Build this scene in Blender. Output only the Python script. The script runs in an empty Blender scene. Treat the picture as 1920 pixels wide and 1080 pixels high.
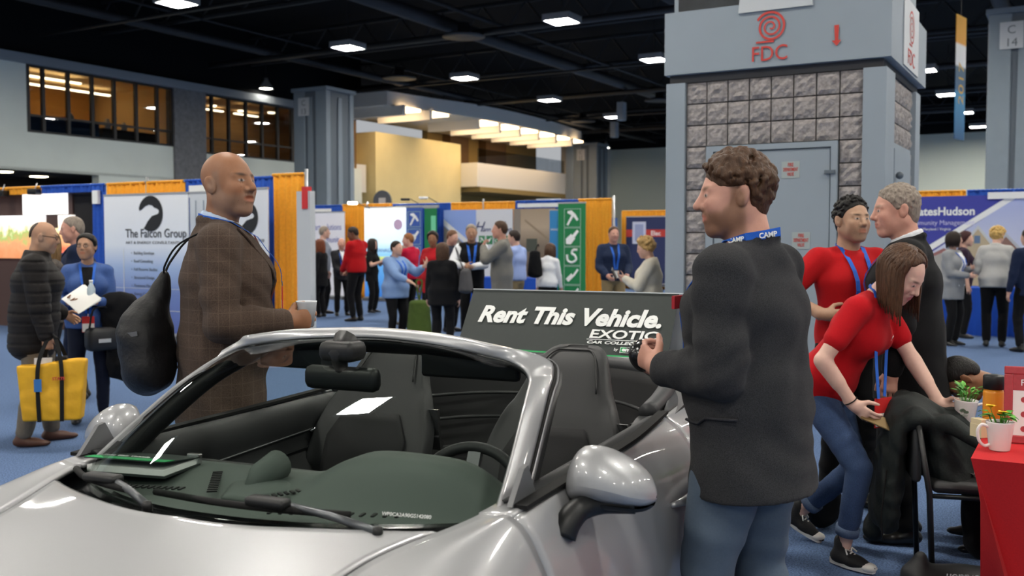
import bpy, math, random
import numpy as np
from mathutils import Vector, Matrix
random.seed(7); rng = np.random.default_rng(7)
SC = bpy.context.scene
COL = SC.collection
PI = math.pi

# ------------------------------------------------------------------ camera
FPX, PITCH, EYE = 1860.0, math.radians(2.77), 1.52
cam_d = bpy.data.cameras.new('camera'); cam = bpy.data.objects.new('camera', cam_d); COL.objects.link(cam)
cam_d.sensor_width = 36.0; cam_d.lens = 36.0 * FPX / 1920.0
cam_d.clip_start = 0.05; cam_d.clip_end = 300
cam.location = (0, 0, EYE); cam.rotation_euler = (PI / 2 - PITCH, 0, 0)
cam_d.dof.use_dof = True; cam_d.dof.focus_distance = 3.6; cam_d.dof.aperture_fstop = 4.0
SC.camera = cam
# ------------------------------------------------------------------ world, exposure
w = bpy.data.worlds.new('hall_ambient'); SC.world = w; w.use_nodes = True
w.node_tree.nodes['Background'].inputs[0].default_value = (0.93, 0.96, 1.0, 1)
w.node_tree.nodes['Background'].inputs[1].default_value = 0.34
SC.view_settings.view_transform = 'Standard'; SC.view_settings.look = 'None'
SC.view_settings.gamma = 1.0; SC.view_settings.use_curve_mapping = False
SC.view_settings.exposure = 0.42
SC.cycles.use_denoising = True
SC.cycles.max_bounces = 6; SC.cycles.transparent_max_bounces = 16
SC.cycles.sample_clamp_indirect = 4.0
SC.cycles.caustics_reflective = False; SC.cycles.caustics_refractive = False
# ceiling fixtures: the hall hangs them on a regular grid (u away-right, v away-left)
LAMP_Z = 8.6
LAMP_STRENGTH = 128.0
LAMP_GRID = [(21 + 7.95 * i, 6 + 8.85 * j) for i in range(-4, 7) for j in range(-2, 3)]

# ------------------------------------------------------------------ frames
def H(u, v, z=0.0):
    return Vector((u * .5 - v * .8660254, u * .8660254 + v * .5, z))
HROT = math.radians(60)
def ray(x, y):
    dx = (x - 960) / FPX; dv = -(y - 540) / FPX
    return Vector((dx, math.cos(PITCH) + dv * math.sin(PITCH), -math.sin(PITCH) + dv * math.cos(PITCH)))
def at(x, y, Y):                      # the point of the place seen at pixel (x, y) that stands Y metres ahead
    d = ray(x, y); t = Y / d.y
    return Vector((0, 0, EYE)) + d * t
def gx(x, Y):                         # ground point ahead by Y under picture column x
    p = at(x, 450, Y); return Vector((p.x, Y, 0))

# ------------------------------------------------------------------ materials
def lin(c):
    if isinstance(c, str):
        c = [int(c[i:i + 2], 16) / 255 for i in (0, 2, 4)]
    return [x / 12.92 if x <= .04045 else ((x + .055) / 1.055) ** 2.4 for x in c[:3]] + [1.0]
MATS = {}
def mat(name, col, rough=.6, metal=0.0, spec=.5, coat=0.0, noise=0.0, nscale=20.0, bump=0.0, bscale=200.0,
        emit=0.0, alpha=1.0, col2=None, sheen=0.0, stretch=None, vcol=False):
    if name in MATS: return MATS[name]
    m = bpy.data.materials.new(name); m.use_nodes = True; MATS[name] = m
    nt = m.node_tree; b = nt.nodes['Principled BSDF']; c = lin(col)
    b.inputs['Base Color'].default_value = c; b.inputs['Roughness'].default_value = rough
    b.inputs['Metallic'].default_value = metal; b.inputs['Specular IOR Level'].default_value = spec
    b.inputs['Coat Weight'].default_value = coat; b.inputs['Coat Roughness'].default_value = .04
    b.inputs['Sheen Weight'].default_value = sheen
    if emit: b.inputs['Emission Color'].default_value = c; b.inputs['Emission Strength'].default_value = emit
    src = None
    if noise or bump:
        tc = nt.nodes.new('ShaderNodeTexCoord'); vec = tc.outputs['Object']
        if stretch:
            mp = nt.nodes.new('ShaderNodeMapping'); mp.inputs['Scale'].default_value = stretch
            nt.links.new(vec, mp.inputs[0]); vec = mp.outputs[0]
    if vcol:
        at_ = nt.nodes.new('ShaderNodeAttribute'); at_.attribute_name = 'tone'; src = at_.outputs['Color']
        nt.links.new(src, b.inputs['Base Color'])
    if noise:
        n = nt.nodes.new('ShaderNodeTexNoise'); n.inputs['Scale'].default_value = nscale; n.inputs['Detail'].default_value = 4
        nt.links.new(vec, n.inputs['Vector'])
        mx = nt.nodes.new('ShaderNodeMix'); mx.data_type = 'RGBA'
        rmp = nt.nodes.new('ShaderNodeMapRange'); rmp.inputs[1].default_value = .3; rmp.inputs[2].default_value = .7
        nt.links.new(n.outputs[0], rmp.inputs[0]); nt.links.new(rmp.outputs[0], mx.inputs[0])
        if vcol:
            mx.blend_type = 'MULTIPLY'
            nt.links.new(src, mx.inputs[6]); mx.inputs[7].default_value = (1 - noise, 1 - noise * 1.2, 1 - noise * 1.2, 1)
        else:
            c2 = lin(col2) if col2 else [min(1, x * (1 + noise)) for x in c[:3]] + [1]
            c1 = c if col2 else [x * (1 - noise) for x in c[:3]] + [1]
            mx.inputs[6].default_value = c1; mx.inputs[7].default_value = c2
        nt.links.new(mx.outputs[2], b.inputs['Base Color'])
    if bump:
        n2 = nt.nodes.new('ShaderNodeTexNoise'); n2.inputs['Scale'].default_value = bscale; n2.inputs['Detail'].default_value = 3
        nt.links.new(vec, n2.inputs['Vector'])
        bp = nt.nodes.new('ShaderNodeBump'); bp.inputs['Strength'].default_value = bump; bp.inputs['Distance'].default_value = .01
        nt.links.new(n2.outputs[0], bp.inputs['Height']); nt.links.new(bp.outputs[0], b.inputs['Normal'])
    return m
def glass_mat(name, tint, refl=1.0):
    if name in MATS: return MATS[name]
    m = bpy.data.materials.new(name); m.use_nodes = True; MATS[name] = m; nt = m.node_tree
    for n in list(nt.nodes): nt.nodes.remove(n)
    o = nt.nodes.new('ShaderNodeOutputMaterial'); mx = nt.nodes.new('ShaderNodeMixShader')
    t = nt.nodes.new('ShaderNodeBsdfTransparent'); t.inputs[0].default_value = lin(tint)
    g = nt.nodes.new('ShaderNodeBsdfGlossy'); g.inputs['Roughness'].default_value = .01
    fr = nt.nodes.new('ShaderNodeLayerWeight'); fr.inputs[0].default_value = .5
    pw_ = nt.nodes.new('ShaderNodeMath'); pw_.operation = 'POWER'; pw_.inputs[1].default_value = 5.0
    ml = nt.nodes.new('ShaderNodeMath'); ml.operation = 'MULTIPLY_ADD'; ml.inputs[1].default_value = .93 * refl; ml.inputs[2].default_value = .07 * refl
    nt.links.new(fr.outputs['Facing'], pw_.inputs[0]); nt.links.new(pw_.outputs[0], ml.inputs[0]); nt.links.new(ml.outputs[0], mx.inputs[0])
    nt.links.new(t.outputs[0], mx.inputs[1]); nt.links.new(g.outputs[0], mx.inputs[2]); nt.links.new(mx.outputs[0], o.inputs[0])
    return m

# ------------------------------------------------------------------ mesh helpers
def link(o, parent=None, **props):
    COL.objects.link(o)
    if parent is not None: o.parent = parent
    for k, v in props.items():
        if v: o[k] = v
    return o
def tag(o, label=None, cat=None, group=None, kind=None):
    if label: o['label'] = label
    if cat: o['category'] = cat
    if group: o['group'] = group
    if kind: o['kind'] = kind
    return o
def empty(name, loc=(0, 0, 0), rz=0.0):
    o = bpy.data.objects.new(name, None); COL.objects.link(o); o.location = loc; o.rotation_euler = (0, 0, rz)
    o.empty_display_size = .1
    return o
def rawmesh(name, v, f, m, parent=None, smooth=False, tone=None, mats=None, fm=None):
    me = bpy.data.meshes.new(name)
    if isinstance(v, np.ndarray) and isinstance(f, np.ndarray):
        me.vertices.add(len(v)); me.vertices.foreach_set('co', np.ascontiguousarray(v, dtype=np.float32).ravel())
        k = f.shape[1]; me.loops.add(f.size); me.loops.foreach_set('vertex_index', np.ascontiguousarray(f, dtype=np.int32).ravel())
        me.polygons.add(len(f)); me.polygons.foreach_set('loop_start', np.arange(0, f.size, k, dtype=np.int32)); me.update(calc_edges=True)
    else: me.from_pydata([tuple(p) for p in v], [], f)
    for mm in (mats or [m]): me.materials.append(mm)
    if fm is not None: me.polygons.foreach_set('material_index', np.asarray(fm, dtype=np.int32))
    if smooth: me.polygons.foreach_set('use_smooth', np.ones(len(me.polygons), dtype=bool))
    if tone is not None:
        a = me.color_attributes.new('tone', 'FLOAT_COLOR', 'POINT')
        a.data.foreach_set('color', np.asarray(tone, dtype=np.float32).ravel())
    me.update()
    o = bpy.data.objects.new(name, me); COL.objects.link(o)
    if parent is not None: o.parent = parent
    return o
class MB:
    def __init__(s, M=None): s.v = []; s.f = []; s.M = M
    def add(s, vs, fs):
        k = len(s.v)
        for p in vs:
            p = Vector(p)
            s.v.append(s.M @ p if s.M else p)
        s.f += [[i + k for i in q] for q in fs]; return s
    def box(s, x0, x1, y0, y1, z0, z1, M=None):
        vs = [Vector((x, y, z)) for x in (x0, x1) for y in (y0, y1) for z in (z0, z1)]
        if M: vs = [M @ p for p in vs]
        return s.add(vs, [[0, 1, 3, 2], [4, 6, 7, 5], [0, 4, 5, 1], [2, 3, 7, 6], [0, 2, 6, 4], [1, 5, 7, 3]])
    def rbox(s, x0, x1, y0, y1, z0, z1, r, M=None):          # bevelled box
        cx, cy, cz = (x0 + x1) / 2, (y0 + y1) / 2, (z0 + z1) / 2
        vs = []; fs = []
        hx, hy, hz = (x1 - x0) / 2, (y1 - y0) / 2, (z1 - z0) / 2; r = min(r, hx * .95, hy * .95, hz * .95)
        rings = [(-hz, r), (-hz + r * .3, r * .3), (-hz + r, 0), (hz - r, 0), (hz - r * .3, r * .3), (hz, r)]
        n = 4 * 4
        for z, ins in rings:
            for qd, (sx, sy) in enumerate(((1, 1), (-1, 1), (-1, -1), (1, -1))):
                for k in range(4):
                    a = qd * PI / 2 + k * PI / 6
                    vs.append(Vector((cx + sx * (hx - r) + (r - ins) * math.cos(a), cy + sy * (hy - r) + (r - ins) * math.sin(a), cz + z)))
        for i in range(len(rings) - 1):
            for k in range(n): fs.append([i * n + k, i * n + (k + 1) % n, (i + 1) * n + (k + 1) % n, (i + 1) * n + k])
        fs.append(list(range(n))[::-1]); fs.append([(len(rings) - 1) * n + k for k in range(n)])
        if M: vs = [M @ p for p in vs]
        return s.add(vs, fs)
    def prism(s, poly, y0, y1, M=None):                       # polygon in x,z pulled along y
        n = len(poly); vs = [Vector((x, y, z)) for y in (y0, y1) for x, z in poly]
        if M: vs = [M @ p for p in vs]
        return s.add(vs, [list(range(n))[::-1], list(range(n, 2 * n))] + [[i, (i + 1) % n, n + (i + 1) % n, n + i] for i in range(n)])
    def tube(s, pts, r, n=8, cap=True):
        pts = [Vector(p) for p in pts]; rs = r if isinstance(r, (list, tuple)) else [r] * len(pts)
        t0 = (pts[1] - pts[0]).normalized(); nrm = t0.orthogonal().normalized(); vs = []
        for i, p in enumerate(pts):
            t = ((pts[min(i + 1, len(pts) - 1)] - pts[max(i - 1, 0)])).normalized()
            nrm = (nrm - t * nrm.dot(t)); nrm = nrm.normalized() if nrm.length > 1e-6 else t.orthogonal().normalized()
            b = t.cross(nrm)
            for k in range(n):
                a = 2 * PI * k / n; vs.append(p + (nrm * math.cos(a) + b * math.sin(a)) * rs[i])
        fs = [[i * n + k, i * n + (k + 1) % n, (i + 1) * n + (k + 1) % n, (i + 1) * n + k] for i in range(len(pts) - 1) for k in range(n)]
        if cap: fs += [list(range(n))[::-1], [(len(pts) - 1) * n + k for k in range(n)]]
        return s.add(vs, fs)
    def ribbon(s, pts, side, wid, th=.0015):                  # flat strap: side = vector or list of vectors across it
        pts = [Vector(p) for p in pts]; vs = []
        for i, p in enumerate(pts):
            t = (pts[min(i + 1, len(pts) - 1)] - pts[max(i - 1, 0)]).normalized()
            sd = Vector(side[i] if isinstance(side, list) else side).normalized(); sd = (sd - t * sd.dot(t)).normalized(); nn = t.cross(sd)
            vs += [p - sd * wid / 2 - nn * th, p + sd * wid / 2 - nn * th, p + sd * wid / 2 + nn * th, p - sd * wid / 2 + nn * th]
        fs = [[i * 4 + k, i * 4 + (k + 1) % 4, i * 4 + 4 + (k + 1) % 4, i * 4 + 4 + k] for i in range(len(pts) - 1) for k in range(4)]
        e = (len(pts) - 1) * 4
        return s.add(vs, fs + [[3, 2, 1, 0], [e, e + 1, e + 2, e + 3]])
    def lathe(s, prof, n=24, M=None):
        vs = [Vector((r * math.cos(2 * PI * k / n), r * math.sin(2 * PI * k / n), z)) for r, z in prof for k in range(n)]
        if M: vs = [M @ p for p in vs]
        fs = [[i * n + k, i * n + (k + 1) % n, (i + 1) * n + (k + 1) % n, (i + 1) * n + k] for i in range(len(prof) - 1) for k in range(n)]
        if prof[0][0] > 1e-4: fs.append(list(range(n))[::-1])
        if prof[-1][0] > 1e-4: fs.append([(len(prof) - 1) * n + k for k in range(n)])
        return s.add(vs, fs)
    def grid(s, fn, nu, nv, flip=False):
        vs = [Vector(fn(i / nu, j / nv)) for i in range(nu + 1) for j in range(nv + 1)]
        q = [[i * (nv + 1) + j, (i + 1) * (nv + 1) + j, (i + 1) * (nv + 1) + j + 1, i * (nv + 1) + j + 1] for i in range(nu) for j in range(nv)]
        return s.add(vs, [x[::-1] for x in q] if flip else q)
    def ball(s, c, r, n=10, M=None):
        rr = r if isinstance(r, (tuple, list)) else (r, r, r); c = Vector(c); vs = []
        for i in range(n // 2 + 1):
            th = PI * i / (n // 2)
            for k in range(n):
                p = Vector((rr[0] * math.sin(th) * math.cos(2 * PI * k / n), rr[1] * math.sin(th) * math.sin(2 * PI * k / n), rr[2] * math.cos(th)))
                vs.append(c + (M @ p if M else p))
        return s.add(vs, [[i * n + k, (i + 1) * n + k, (i + 1) * n + (k + 1) % n, i * n + (k + 1) % n] for i in range(n // 2) for k in range(n)])
    def build(s, name, m, parent=None, smooth=False):
        return rawmesh(name, s.v, s.f, m, parent, smooth)
def autosmooth(o, ang=40):
    me = o.data; me.polygons.foreach_set('use_smooth', np.ones(len(me.polygons), dtype=bool))
    me.set_sharp_from_angle(angle=math.radians(ang)); return o
def hbox(name, u0, u1, v0, v1, z0, z1, m, parent=None):
    b = MB(); b.add([H(u, v, z) for u in (u0, u1) for v in (v0, v1) for z in (z0, z1)],
                    [[0, 1, 3, 2], [4, 6, 7, 5], [0, 4, 5, 1], [2, 3, 7, 6], [0, 2, 6, 4], [1, 5, 7, 3]])
    return b.build(name, m, parent)
def solidify(o, t, off=0.0):
    md = o.modifiers.new('thickness', 'SOLIDIFY'); md.thickness = t; md.offset = off; return o
TEXTS = []
def text(name, s, size, m, parent, M, bold=0.0, shear=0.0, spacing=1.0, width=None, depth=.0008, align='LEFT'):
    """Raised lettering: M maps text x,y (and +z out of the face) to the place. All texts are turned to meshes at once."""
    cu = bpy.data.curves.new(name, 'FONT'); cu.body = s; cu.size = size; cu.shear = shear; cu.space_character = spacing
    cu.offset = bold; cu.extrude = depth; cu.align_x = align; cu.resolution_u = 3
    me = bpy.data.meshes.new(name); o = bpy.data.objects.new(name, me); COL.objects.link(o)
    if parent is not None: o.parent = parent
    TEXTS.append((cu, o, M.copy(), m, width, align)); return o
def flush_texts():
    tmp = [bpy.data.objects.new('font', t[0]) for t in TEXTS]
    for o in tmp: COL.objects.link(o)
    dg = bpy.context.evaluated_depsgraph_get()
    for fo, (cu, o, M, m, width, align) in zip(tmp, TEXTS):
        me = bpy.data.meshes.new_from_object(fo.evaluated_get(dg))
        if width and len(me.vertices):
            xs = [v.co.x for v in me.vertices]; k = width / (max(xs) - min(xs)); x0 = min(xs) if align == 'LEFT' else 0
            for v in me.vertices: v.co.x = (v.co.x - x0) * k
        me.transform(M); me.materials.clear(); me.materials.append(m); old = o.data; nm = old.name; o.data = me; bpy.data.meshes.remove(old); me.name = nm
    for fo in tmp: bpy.data.objects.remove(fo)
def face_frame(o, ex, ey):            # text frame: origin o, x along ex, y along ey
    ex = Vector(ex).normalized(); ey = Vector(ey); ey = (ey - ex * ey.dot(ex)).normalized(); ez = ex.cross(ey)
    M = Matrix.Identity(4)
    for i, c in enumerate((ex, ey, ez)):
        for r in range(3): M[r][i] = c[r]
    for r in range(3): M[r][3] = o[r]
    return M
def catmull(ctrl, n):
    P = [np.array(p, float) for p in ctrl]; out = []
    m = len(P) - 1
    for i in range(n + 1):
        t = i / n * m; k = min(int(t), m - 1); x = t - k
        p0 = P[k - 1] if k > 0 else 2 * P[0] - P[1]; p1 = P[k]; p2 = P[k + 1]; p3 = P[k + 2] if k + 2 <= m else 2 * P[m] - P[m - 1]
        out.append(.5 * ((2 * p1) + (-p0 + p2) * x + (2 * p0 - 5 * p1 + 4 * p2 - p3) * x * x + (-p0 + 3 * p1 - 3 * p2 + p3) * x ** 3))
    return out
# ================================================================== the hall
def structure(o, label, cat=None): return tag(o, label, cat, kind='structure')
# ---- carpet
m_carpet = mat('blue_carpet', '384863', rough=.95, spec=.1, noise=.5, nscale=110, bump=.6, bscale=160, col2='7089b2')
nt = m_carpet.node_tree
b = MB(); b.grid(lambda s, t: (-45 + 110 * s, -12 + 112 * t, 0), 4, 4)
structure(b.build('floor', m_carpet), 'speckled blue carpet covering the exhibition hall floor', 'floor')
# ---- black ceiling with trusses, ducts and pipes
m_ceil = mat('black_ceiling', '141517', rough=.9, spec=.1)
m_steel = mat('dark_steel', '1f2022', rough=.6, spec=.3)
m_duct = mat('duct_grey', '2a2b2e', rough=.5, spec=.4)
b = MB(); b.add([H(-14, -30, 11.2), H(90, -30, 11.2), H(90, 48, 11.2), H(-14, 48, 11.2)], [[0, 1, 2, 3]])
ceiling = structure(b.build('ceiling', m_ceil), 'black painted ceiling high above the hall', 'ceiling')
def hline(u0, v0, z0, u1, v1, z1, r, m, name, n=8):
    b = MB(); b.tube([H(u0, v0, z0), H(u1, v1, z1)], r, n); return b.build(name, m, ceiling, True)
for k, u in enumerate((18, 26, 34, 42, 50, 58, 66, 74)):        # open steel trusses across the hall
    b = MB()
    for z in (9.6, 10.8):
        b.tube([H(u, -28, z), H(u, 40, z)], .09, 6)
    v = -28
    while v < 40:
        b.tube([H(u, v, 9.6), H(u, v + 1.0, 10.8)], .045, 4); b.tube([H(u, v + 1.0, 10.8), H(u, v + 2.0, 9.6)], .045, 4); v += 2.0
    b.build('truss', m_steel, ceiling)
for k, v in enumerate((-20, -11, -2, 2.6, 10, 12.2, 18.6, 20.5, 28, 29.6)):
    hline(12, v, 9.3 + .12 * (k % 3), 84, v, 9.3 + .12 * (k % 3), (.05, .16, .07, .26)[k % 4], (m_steel, m_duct)[k % 2], 'pipe' if k % 4 != 3 else 'duct', 10)
for k, u in enumerate((23, 31, 39.5, 47, 55, 63)):
    hline(u, -26, 8.95 + .1 * (k % 2), u, 33, 8.95 + .1 * (k % 2), (.06, .13)[k % 2], m_duct, 'pipe', 8)
for k in range(9):                                                # round air diffusers hanging from the ducts
    u, v = 24 + 6.3 * k, (9.6, 19.5, 27)[k % 3]
    b = MB(Matrix.Translation(H(u, v, 0))); b.lathe([(.2, 9.3), (.22, 9.0), (.75, 8.85), (.78, 8.8), (.3, 8.82)], 20); b.build('air_diffuser', m_duct, ceiling, True)
# ---- ceiling fixtures
m_lamp = mat('lamp_white', 'fffaf0', emit=LAMP_STRENGTH, rough=.5)
m_lampcase = mat('lamp_case', '8d9092', rough=.4)
def project(p):
    c, s_ = math.cos(PITCH), math.sin(PITCH); Z = p.z - EYE; d = p.y * c - Z * s_
    return (960 + FPX * p.x / d, 540 - FPX * (p.y * s_ + Z * c) / d) if d > .5 else (-9, -9)
ORD = ('first', 'second', 'third', 'fourth', 'fifth', 'sixth', 'seventh', 'eighth', 'ninth', 'tenth', 'eleventh', 'twelfth', 'thirteenth', 'fourteenth', 'fifteenth', 'sixteenth', 'seventeenth', 'eighteenth')
LAMPS = [(21 + 7.95 * i, 6 + 8.85 * j) for i in range(-4, 7) for j in range(-2, 3)]
LAMPS = [q for q in LAMPS if not (q[0] > 54 and q[1] > 22)]
_vis = sorted([(project(H(u, v, LAMP_Z))[0], u, v) for u, v in LAMPS if -20 < project(H(u, v, LAMP_Z))[0] < 1940 and -5 < project(H(u, v, LAMP_Z))[1] < 700 and not 1252 < project(H(u, v, LAMP_Z))[0] < 1722])
LAMP_LABEL = {(u, v): 'bright square ceiling light, %s from the left among those in view' % ORD[min(k, 17)] for k, (x, u, v) in enumerate(_vis)}
for (u, v) in LAMPS:
    if True:
        p = H(u, v, LAMP_Z)
        t = empty('ceiling_light', p, HROT); tag(t, LAMP_LABEL.get((u, v), 'square ceiling light hanging outside the picture or behind the FDC pillar'), 'light', 'square fixtures under the black ceiling')
        b = MB(); b.box(-.43, .43, -.43, .43, .0, .02); b.build('diffuser', m_lamp, t)
        b = MB()
        for q in ((-.48, .48, -.48, -.43), (-.48, .48, .43, .48), (-.48, -.43, -.43, .43), (.43, .48, -.43, .43)): b.box(q[0], q[1], q[2], q[3], -.03, .16)
        b.box(-.48, .48, -.48, .48, .12, .18); b.build('housing', m_lampcase, t)
        b = MB(); b.tube([(0, 0, .18), (0, 0, 2.4)], .02, 6); b.build('hanger', m_steel, t)
m_pend = mat('pendant_glow', 'fff6e6', emit=30)
for (u, v, lab) in ((34.4, 33.0, 'round pendant lamp in front of the mezzanine windows'), (44.9, 33.2, 'round pendant lamp right of the tall grey column'),
                    (69.2, 31.7, 'round pendant lamp beside the far grey column')):
    t = empty('pendant_lamp', H(u, v, 8.5)); tag(t, lab, 'light', 'pendant lamps')
    b = MB(); b.lathe([(.08, .5), (.12, .35), (.3, .1), (.36, 0), (.33, 0), (.27, .1)], 20); b.build('shade', m_lampcase, t, True)
    b = MB(); b.lathe([(0, .02), (.3, .03), (.3, .05), (0, .06)], 20); b.build('bulb', m_pend, t, True)
    b = MB(); b.tube([(0, 0, .5), (0, 0, 2.6)], .015, 6); b.build('cord', m_steel, t)

# ---- left wall with mezzanine windows (plane v = 33.5)
m_wall = mat('pale_wall', 'dbe2da', rough=.9, noise=.04, nscale=.6)
m_conc = mat('grey_concrete', '77787a', rough=.95, noise=.18, nscale=6, bump=.4, bscale=25)
m_trimg = mat('grey_fascia', '8b9298', rough=.8)
m_frame = mat('window_frame_black', '1b1d1e', rough=.5)
m_amber = mat('amber_room_wall', 'c08f48', rough=.9)
m_pane = glass_mat('window_glass', (.82, .84, .86))
WV = 33.5
def wall_piece(name, u0, u1, z0, z1, m, label, v0=WV, v1=WV + .4, cat='wall'):
    return structure(hbox(name, u0, u1, v0, v1, z0, z1, m), label, cat)
wall_piece('wall_left', 4, 29.37, 4.05, 5.46, m_wall, 'pale wall band below the mezzanine windows')
wall_piece('wall_left', 4, 22.75, 5.46, 7.92, m_wall, 'pale wall at the near end of the mezzanine windows')
wall_piece('wall_left', 25.68, 29.4, 0, 4.05, m_wall, 'pale wall right of the dark doorway behind the booths')
wall_piece('wall_left', 31.1, 42, 0, 5.3, m_wall, 'pale wall below the second row of windows')
wall_piece('trim_1', 4, 42, 7.92, 8.25, m_trimg, 'grey fascia running along the top of the mezzanine', WV - .25, WV + .5, 'trim')
wall_piece('wall_left', 4, 42, 8.25, 11.2, m_ceil, 'black wall above the mezzanine fascia')
structure(hbox('pillar', 29.37, 31.1, WV - .12, WV + .4, 0, 7.92, m_conc), 'raw concrete pier between the two window rows', 'pier')
# dark lobby behind the opening under the mezzanine
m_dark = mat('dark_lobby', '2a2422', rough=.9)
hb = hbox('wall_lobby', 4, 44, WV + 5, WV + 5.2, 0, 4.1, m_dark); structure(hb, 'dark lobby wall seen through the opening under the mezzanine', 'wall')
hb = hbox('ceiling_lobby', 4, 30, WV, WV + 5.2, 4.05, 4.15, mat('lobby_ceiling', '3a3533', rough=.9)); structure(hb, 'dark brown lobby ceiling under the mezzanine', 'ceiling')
m_down = mat('downlight', 'fff0c8', emit=14)
for (x, y) in ((6, 323), (73, 332)):
    d = ray(x, y); t_ = (4.03 - EYE) / d.z; p = Vector((0, 0, EYE)) + d * t_
    b = MB(Matrix.Translation(p)); b.lathe([(0, 0), (.28, 0), (.34, .01), (.34, .03), (0, .03)], 20)
    tag(b.build('downlight', m_down, None, True), 'recessed round downlight in the lobby ceiling, %s one' % ('leftmost' if x < 50 else 'right'), 'light', 'lobby downlights')
# mezzanine rooms
def room(u0, u1, z0, z1, depth, wallm, label):
    b = MB()
    A = [H(u, v, z) for u in (u0, u1) for v in (WV + .35, WV + depth) for z in (z0, z1)]
    b.add(A, [[0, 4, 6, 2], [1, 3, 7, 5], [2, 6, 7, 3], [0, 2, 3, 1], [4, 5, 7, 6]])
    return structure(b.build('wall_mezzanine', wallm), label, 'room')
room(22.3, 29.9, 5.3, 8.1, 7, mat('amber_room', 'e6ca98', rough=.9), 'warm amber meeting room behind the mezzanine windows')
room(30.6, 42, 5.0, 8.1, 5, mat('amber_room_dim', 'b8966a', rough=.9), 'dim tan corridor behind the second window row')
m_strip = mat('tube_light', 'ffe2b0', emit=9)
for k, (ua, va) in enumerate(((23.0, 35.4), (24.8, 37.2))):
    tag(hbox('tube_light', ua, ua + 3.4 + k, va, va + .12, 7.82, 7.88, m_strip), 'long tube light on the amber room ceiling, %s one' % ('nearer' if k == 0 else 'farther'), 'light', 'tube lights in the amber room')
for k, (ua, va) in enumerate(((33.2, 35.2), (35.2, 35.4), (36.4, 34.6))):
    p = H(ua, va, 7.7); b = MB(Matrix.Translation(p)); b.lathe([(0, 0), (.16, 0), (.18, .05), (0, .06)], 16)
    tag(b.build('corridor_light', m_strip, None, True), 'small round light in the corridor behind the second window row, number %s from the pier' % ('one', 'two', 'three')[k], 'light', 'corridor lights')
for k in range(3): tag(hbox('tube_light', 32 + 2.4 * k, 33.6 + 2.4 * k, 37.4, 37.55, 7.9, 7.95, m_strip), 'added fill tube deep in the corridor behind the second window row, number %s from the pier' % ('one', 'two', 'three')[k], 'light', 'tubes added to light the corridor')  # extra tubes added only to brighten the corridor behind the glass
# partition and furniture silhouettes inside the amber room
structure(hbox('wall_partition', 25.4, 29.6, 39.0, 39.2, 5.3, 8.1, mat('ochre_wall', 'c0904e', rough=.9)), 'ochre partition inside the amber room', 'wall')
m_blued = mat('blue_drape', '22458f', rough=.8, noise=.1)
tag(hbox('draped_table', 22.9, 26.2, 34.1, 34.9, 5.46, 6.15, mat('teal_drape', '1f3a55', rough=.9)), 'dark teal draped table behind the mezzanine glass', 'table')
tag(hbox('credenza', 26.4, 29.2, 34.2, 34.9, 5.46, 6.0, mat('dark_wood', '2b2520', rough=.6)), 'low dark credenza behind the mezzanine glass', 'cabinet')
for k, (ua, zz, cc, nm, lb) in enumerate(((25.2, .32, 'e8e4da', 'water_jug', 'small white jug on the draped table upstairs'), (24.9, .14, 'a8323a', 'folded_bag', 'small red bag on the draped table upstairs'),
                                (26.9, .42, 'd8d4c8', 'lamp_stand', 'pale desk lamp on the credenza upstairs'), (27.7, .35, 'd8d4c8', 'coffee_urn', 'pale urn on the credenza upstairs'))):
    z0 = 6.15 if ua < 26.3 else 6.0
    b = MB(Matrix.Translation(H(ua, 34.5, z0))); b.lathe([(.02, 0), (.13, .01), (.14, zz * .6), (.07, zz * .85), (.08, zz), (0, zz)], 14)
    tag(b.build(nm, mat('up_' + nm, cc, rough=.5), None, True), lb, 'vessel')
# window walls: mullions, rail and panes
def window_row(n, us, z0, z1, zr, lab):
    root = empty('window_%d' % n, H((us[0] + us[-1]) / 2, WV, z0), HROT); structure(root, lab, 'window')
    c0 = (us[0] + us[-1]) / 2
    for k, u in enumerate(us):
        b = MB(); b.box(u - c0 - .06, u - c0 + .06, -.02, .12, 0, z1 - z0); b.build('mullion', m_frame, root)
    for za in (0, zr - z0, z1 - z0 - .08):
        b = MB(); b.box(us[0] - c0, us[-1] - c0, 0, .1, za, za + .08); b.build('rail', m_frame, root)
    for k in range(len(us) - 1):
        for (za, zb) in ((.08, zr - z0), (zr - z0 + .08, z1 - z0 - .08)):
            b = MB(); b.box(us[k] - c0 + .06, us[k + 1] - c0 - .06, .04, .052, za, zb); b.build('pane', m_pane, root)
window_row(1, [22.75, 23.37, 24.42, 25.47, 26.48, 27.53, 28.58, 29.36], 5.46, 7.92, 6.05, 'black framed mezzanine windows of the amber meeting room')
window_row(2, [31.1, 31.56, 32.57, 33.62, 34.65, 35.68, 36.67, 37.7, 38.7, 39.7], 5.3, 7.92, 5.95, 'black framed mezzanine windows right of the concrete pier')

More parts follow.
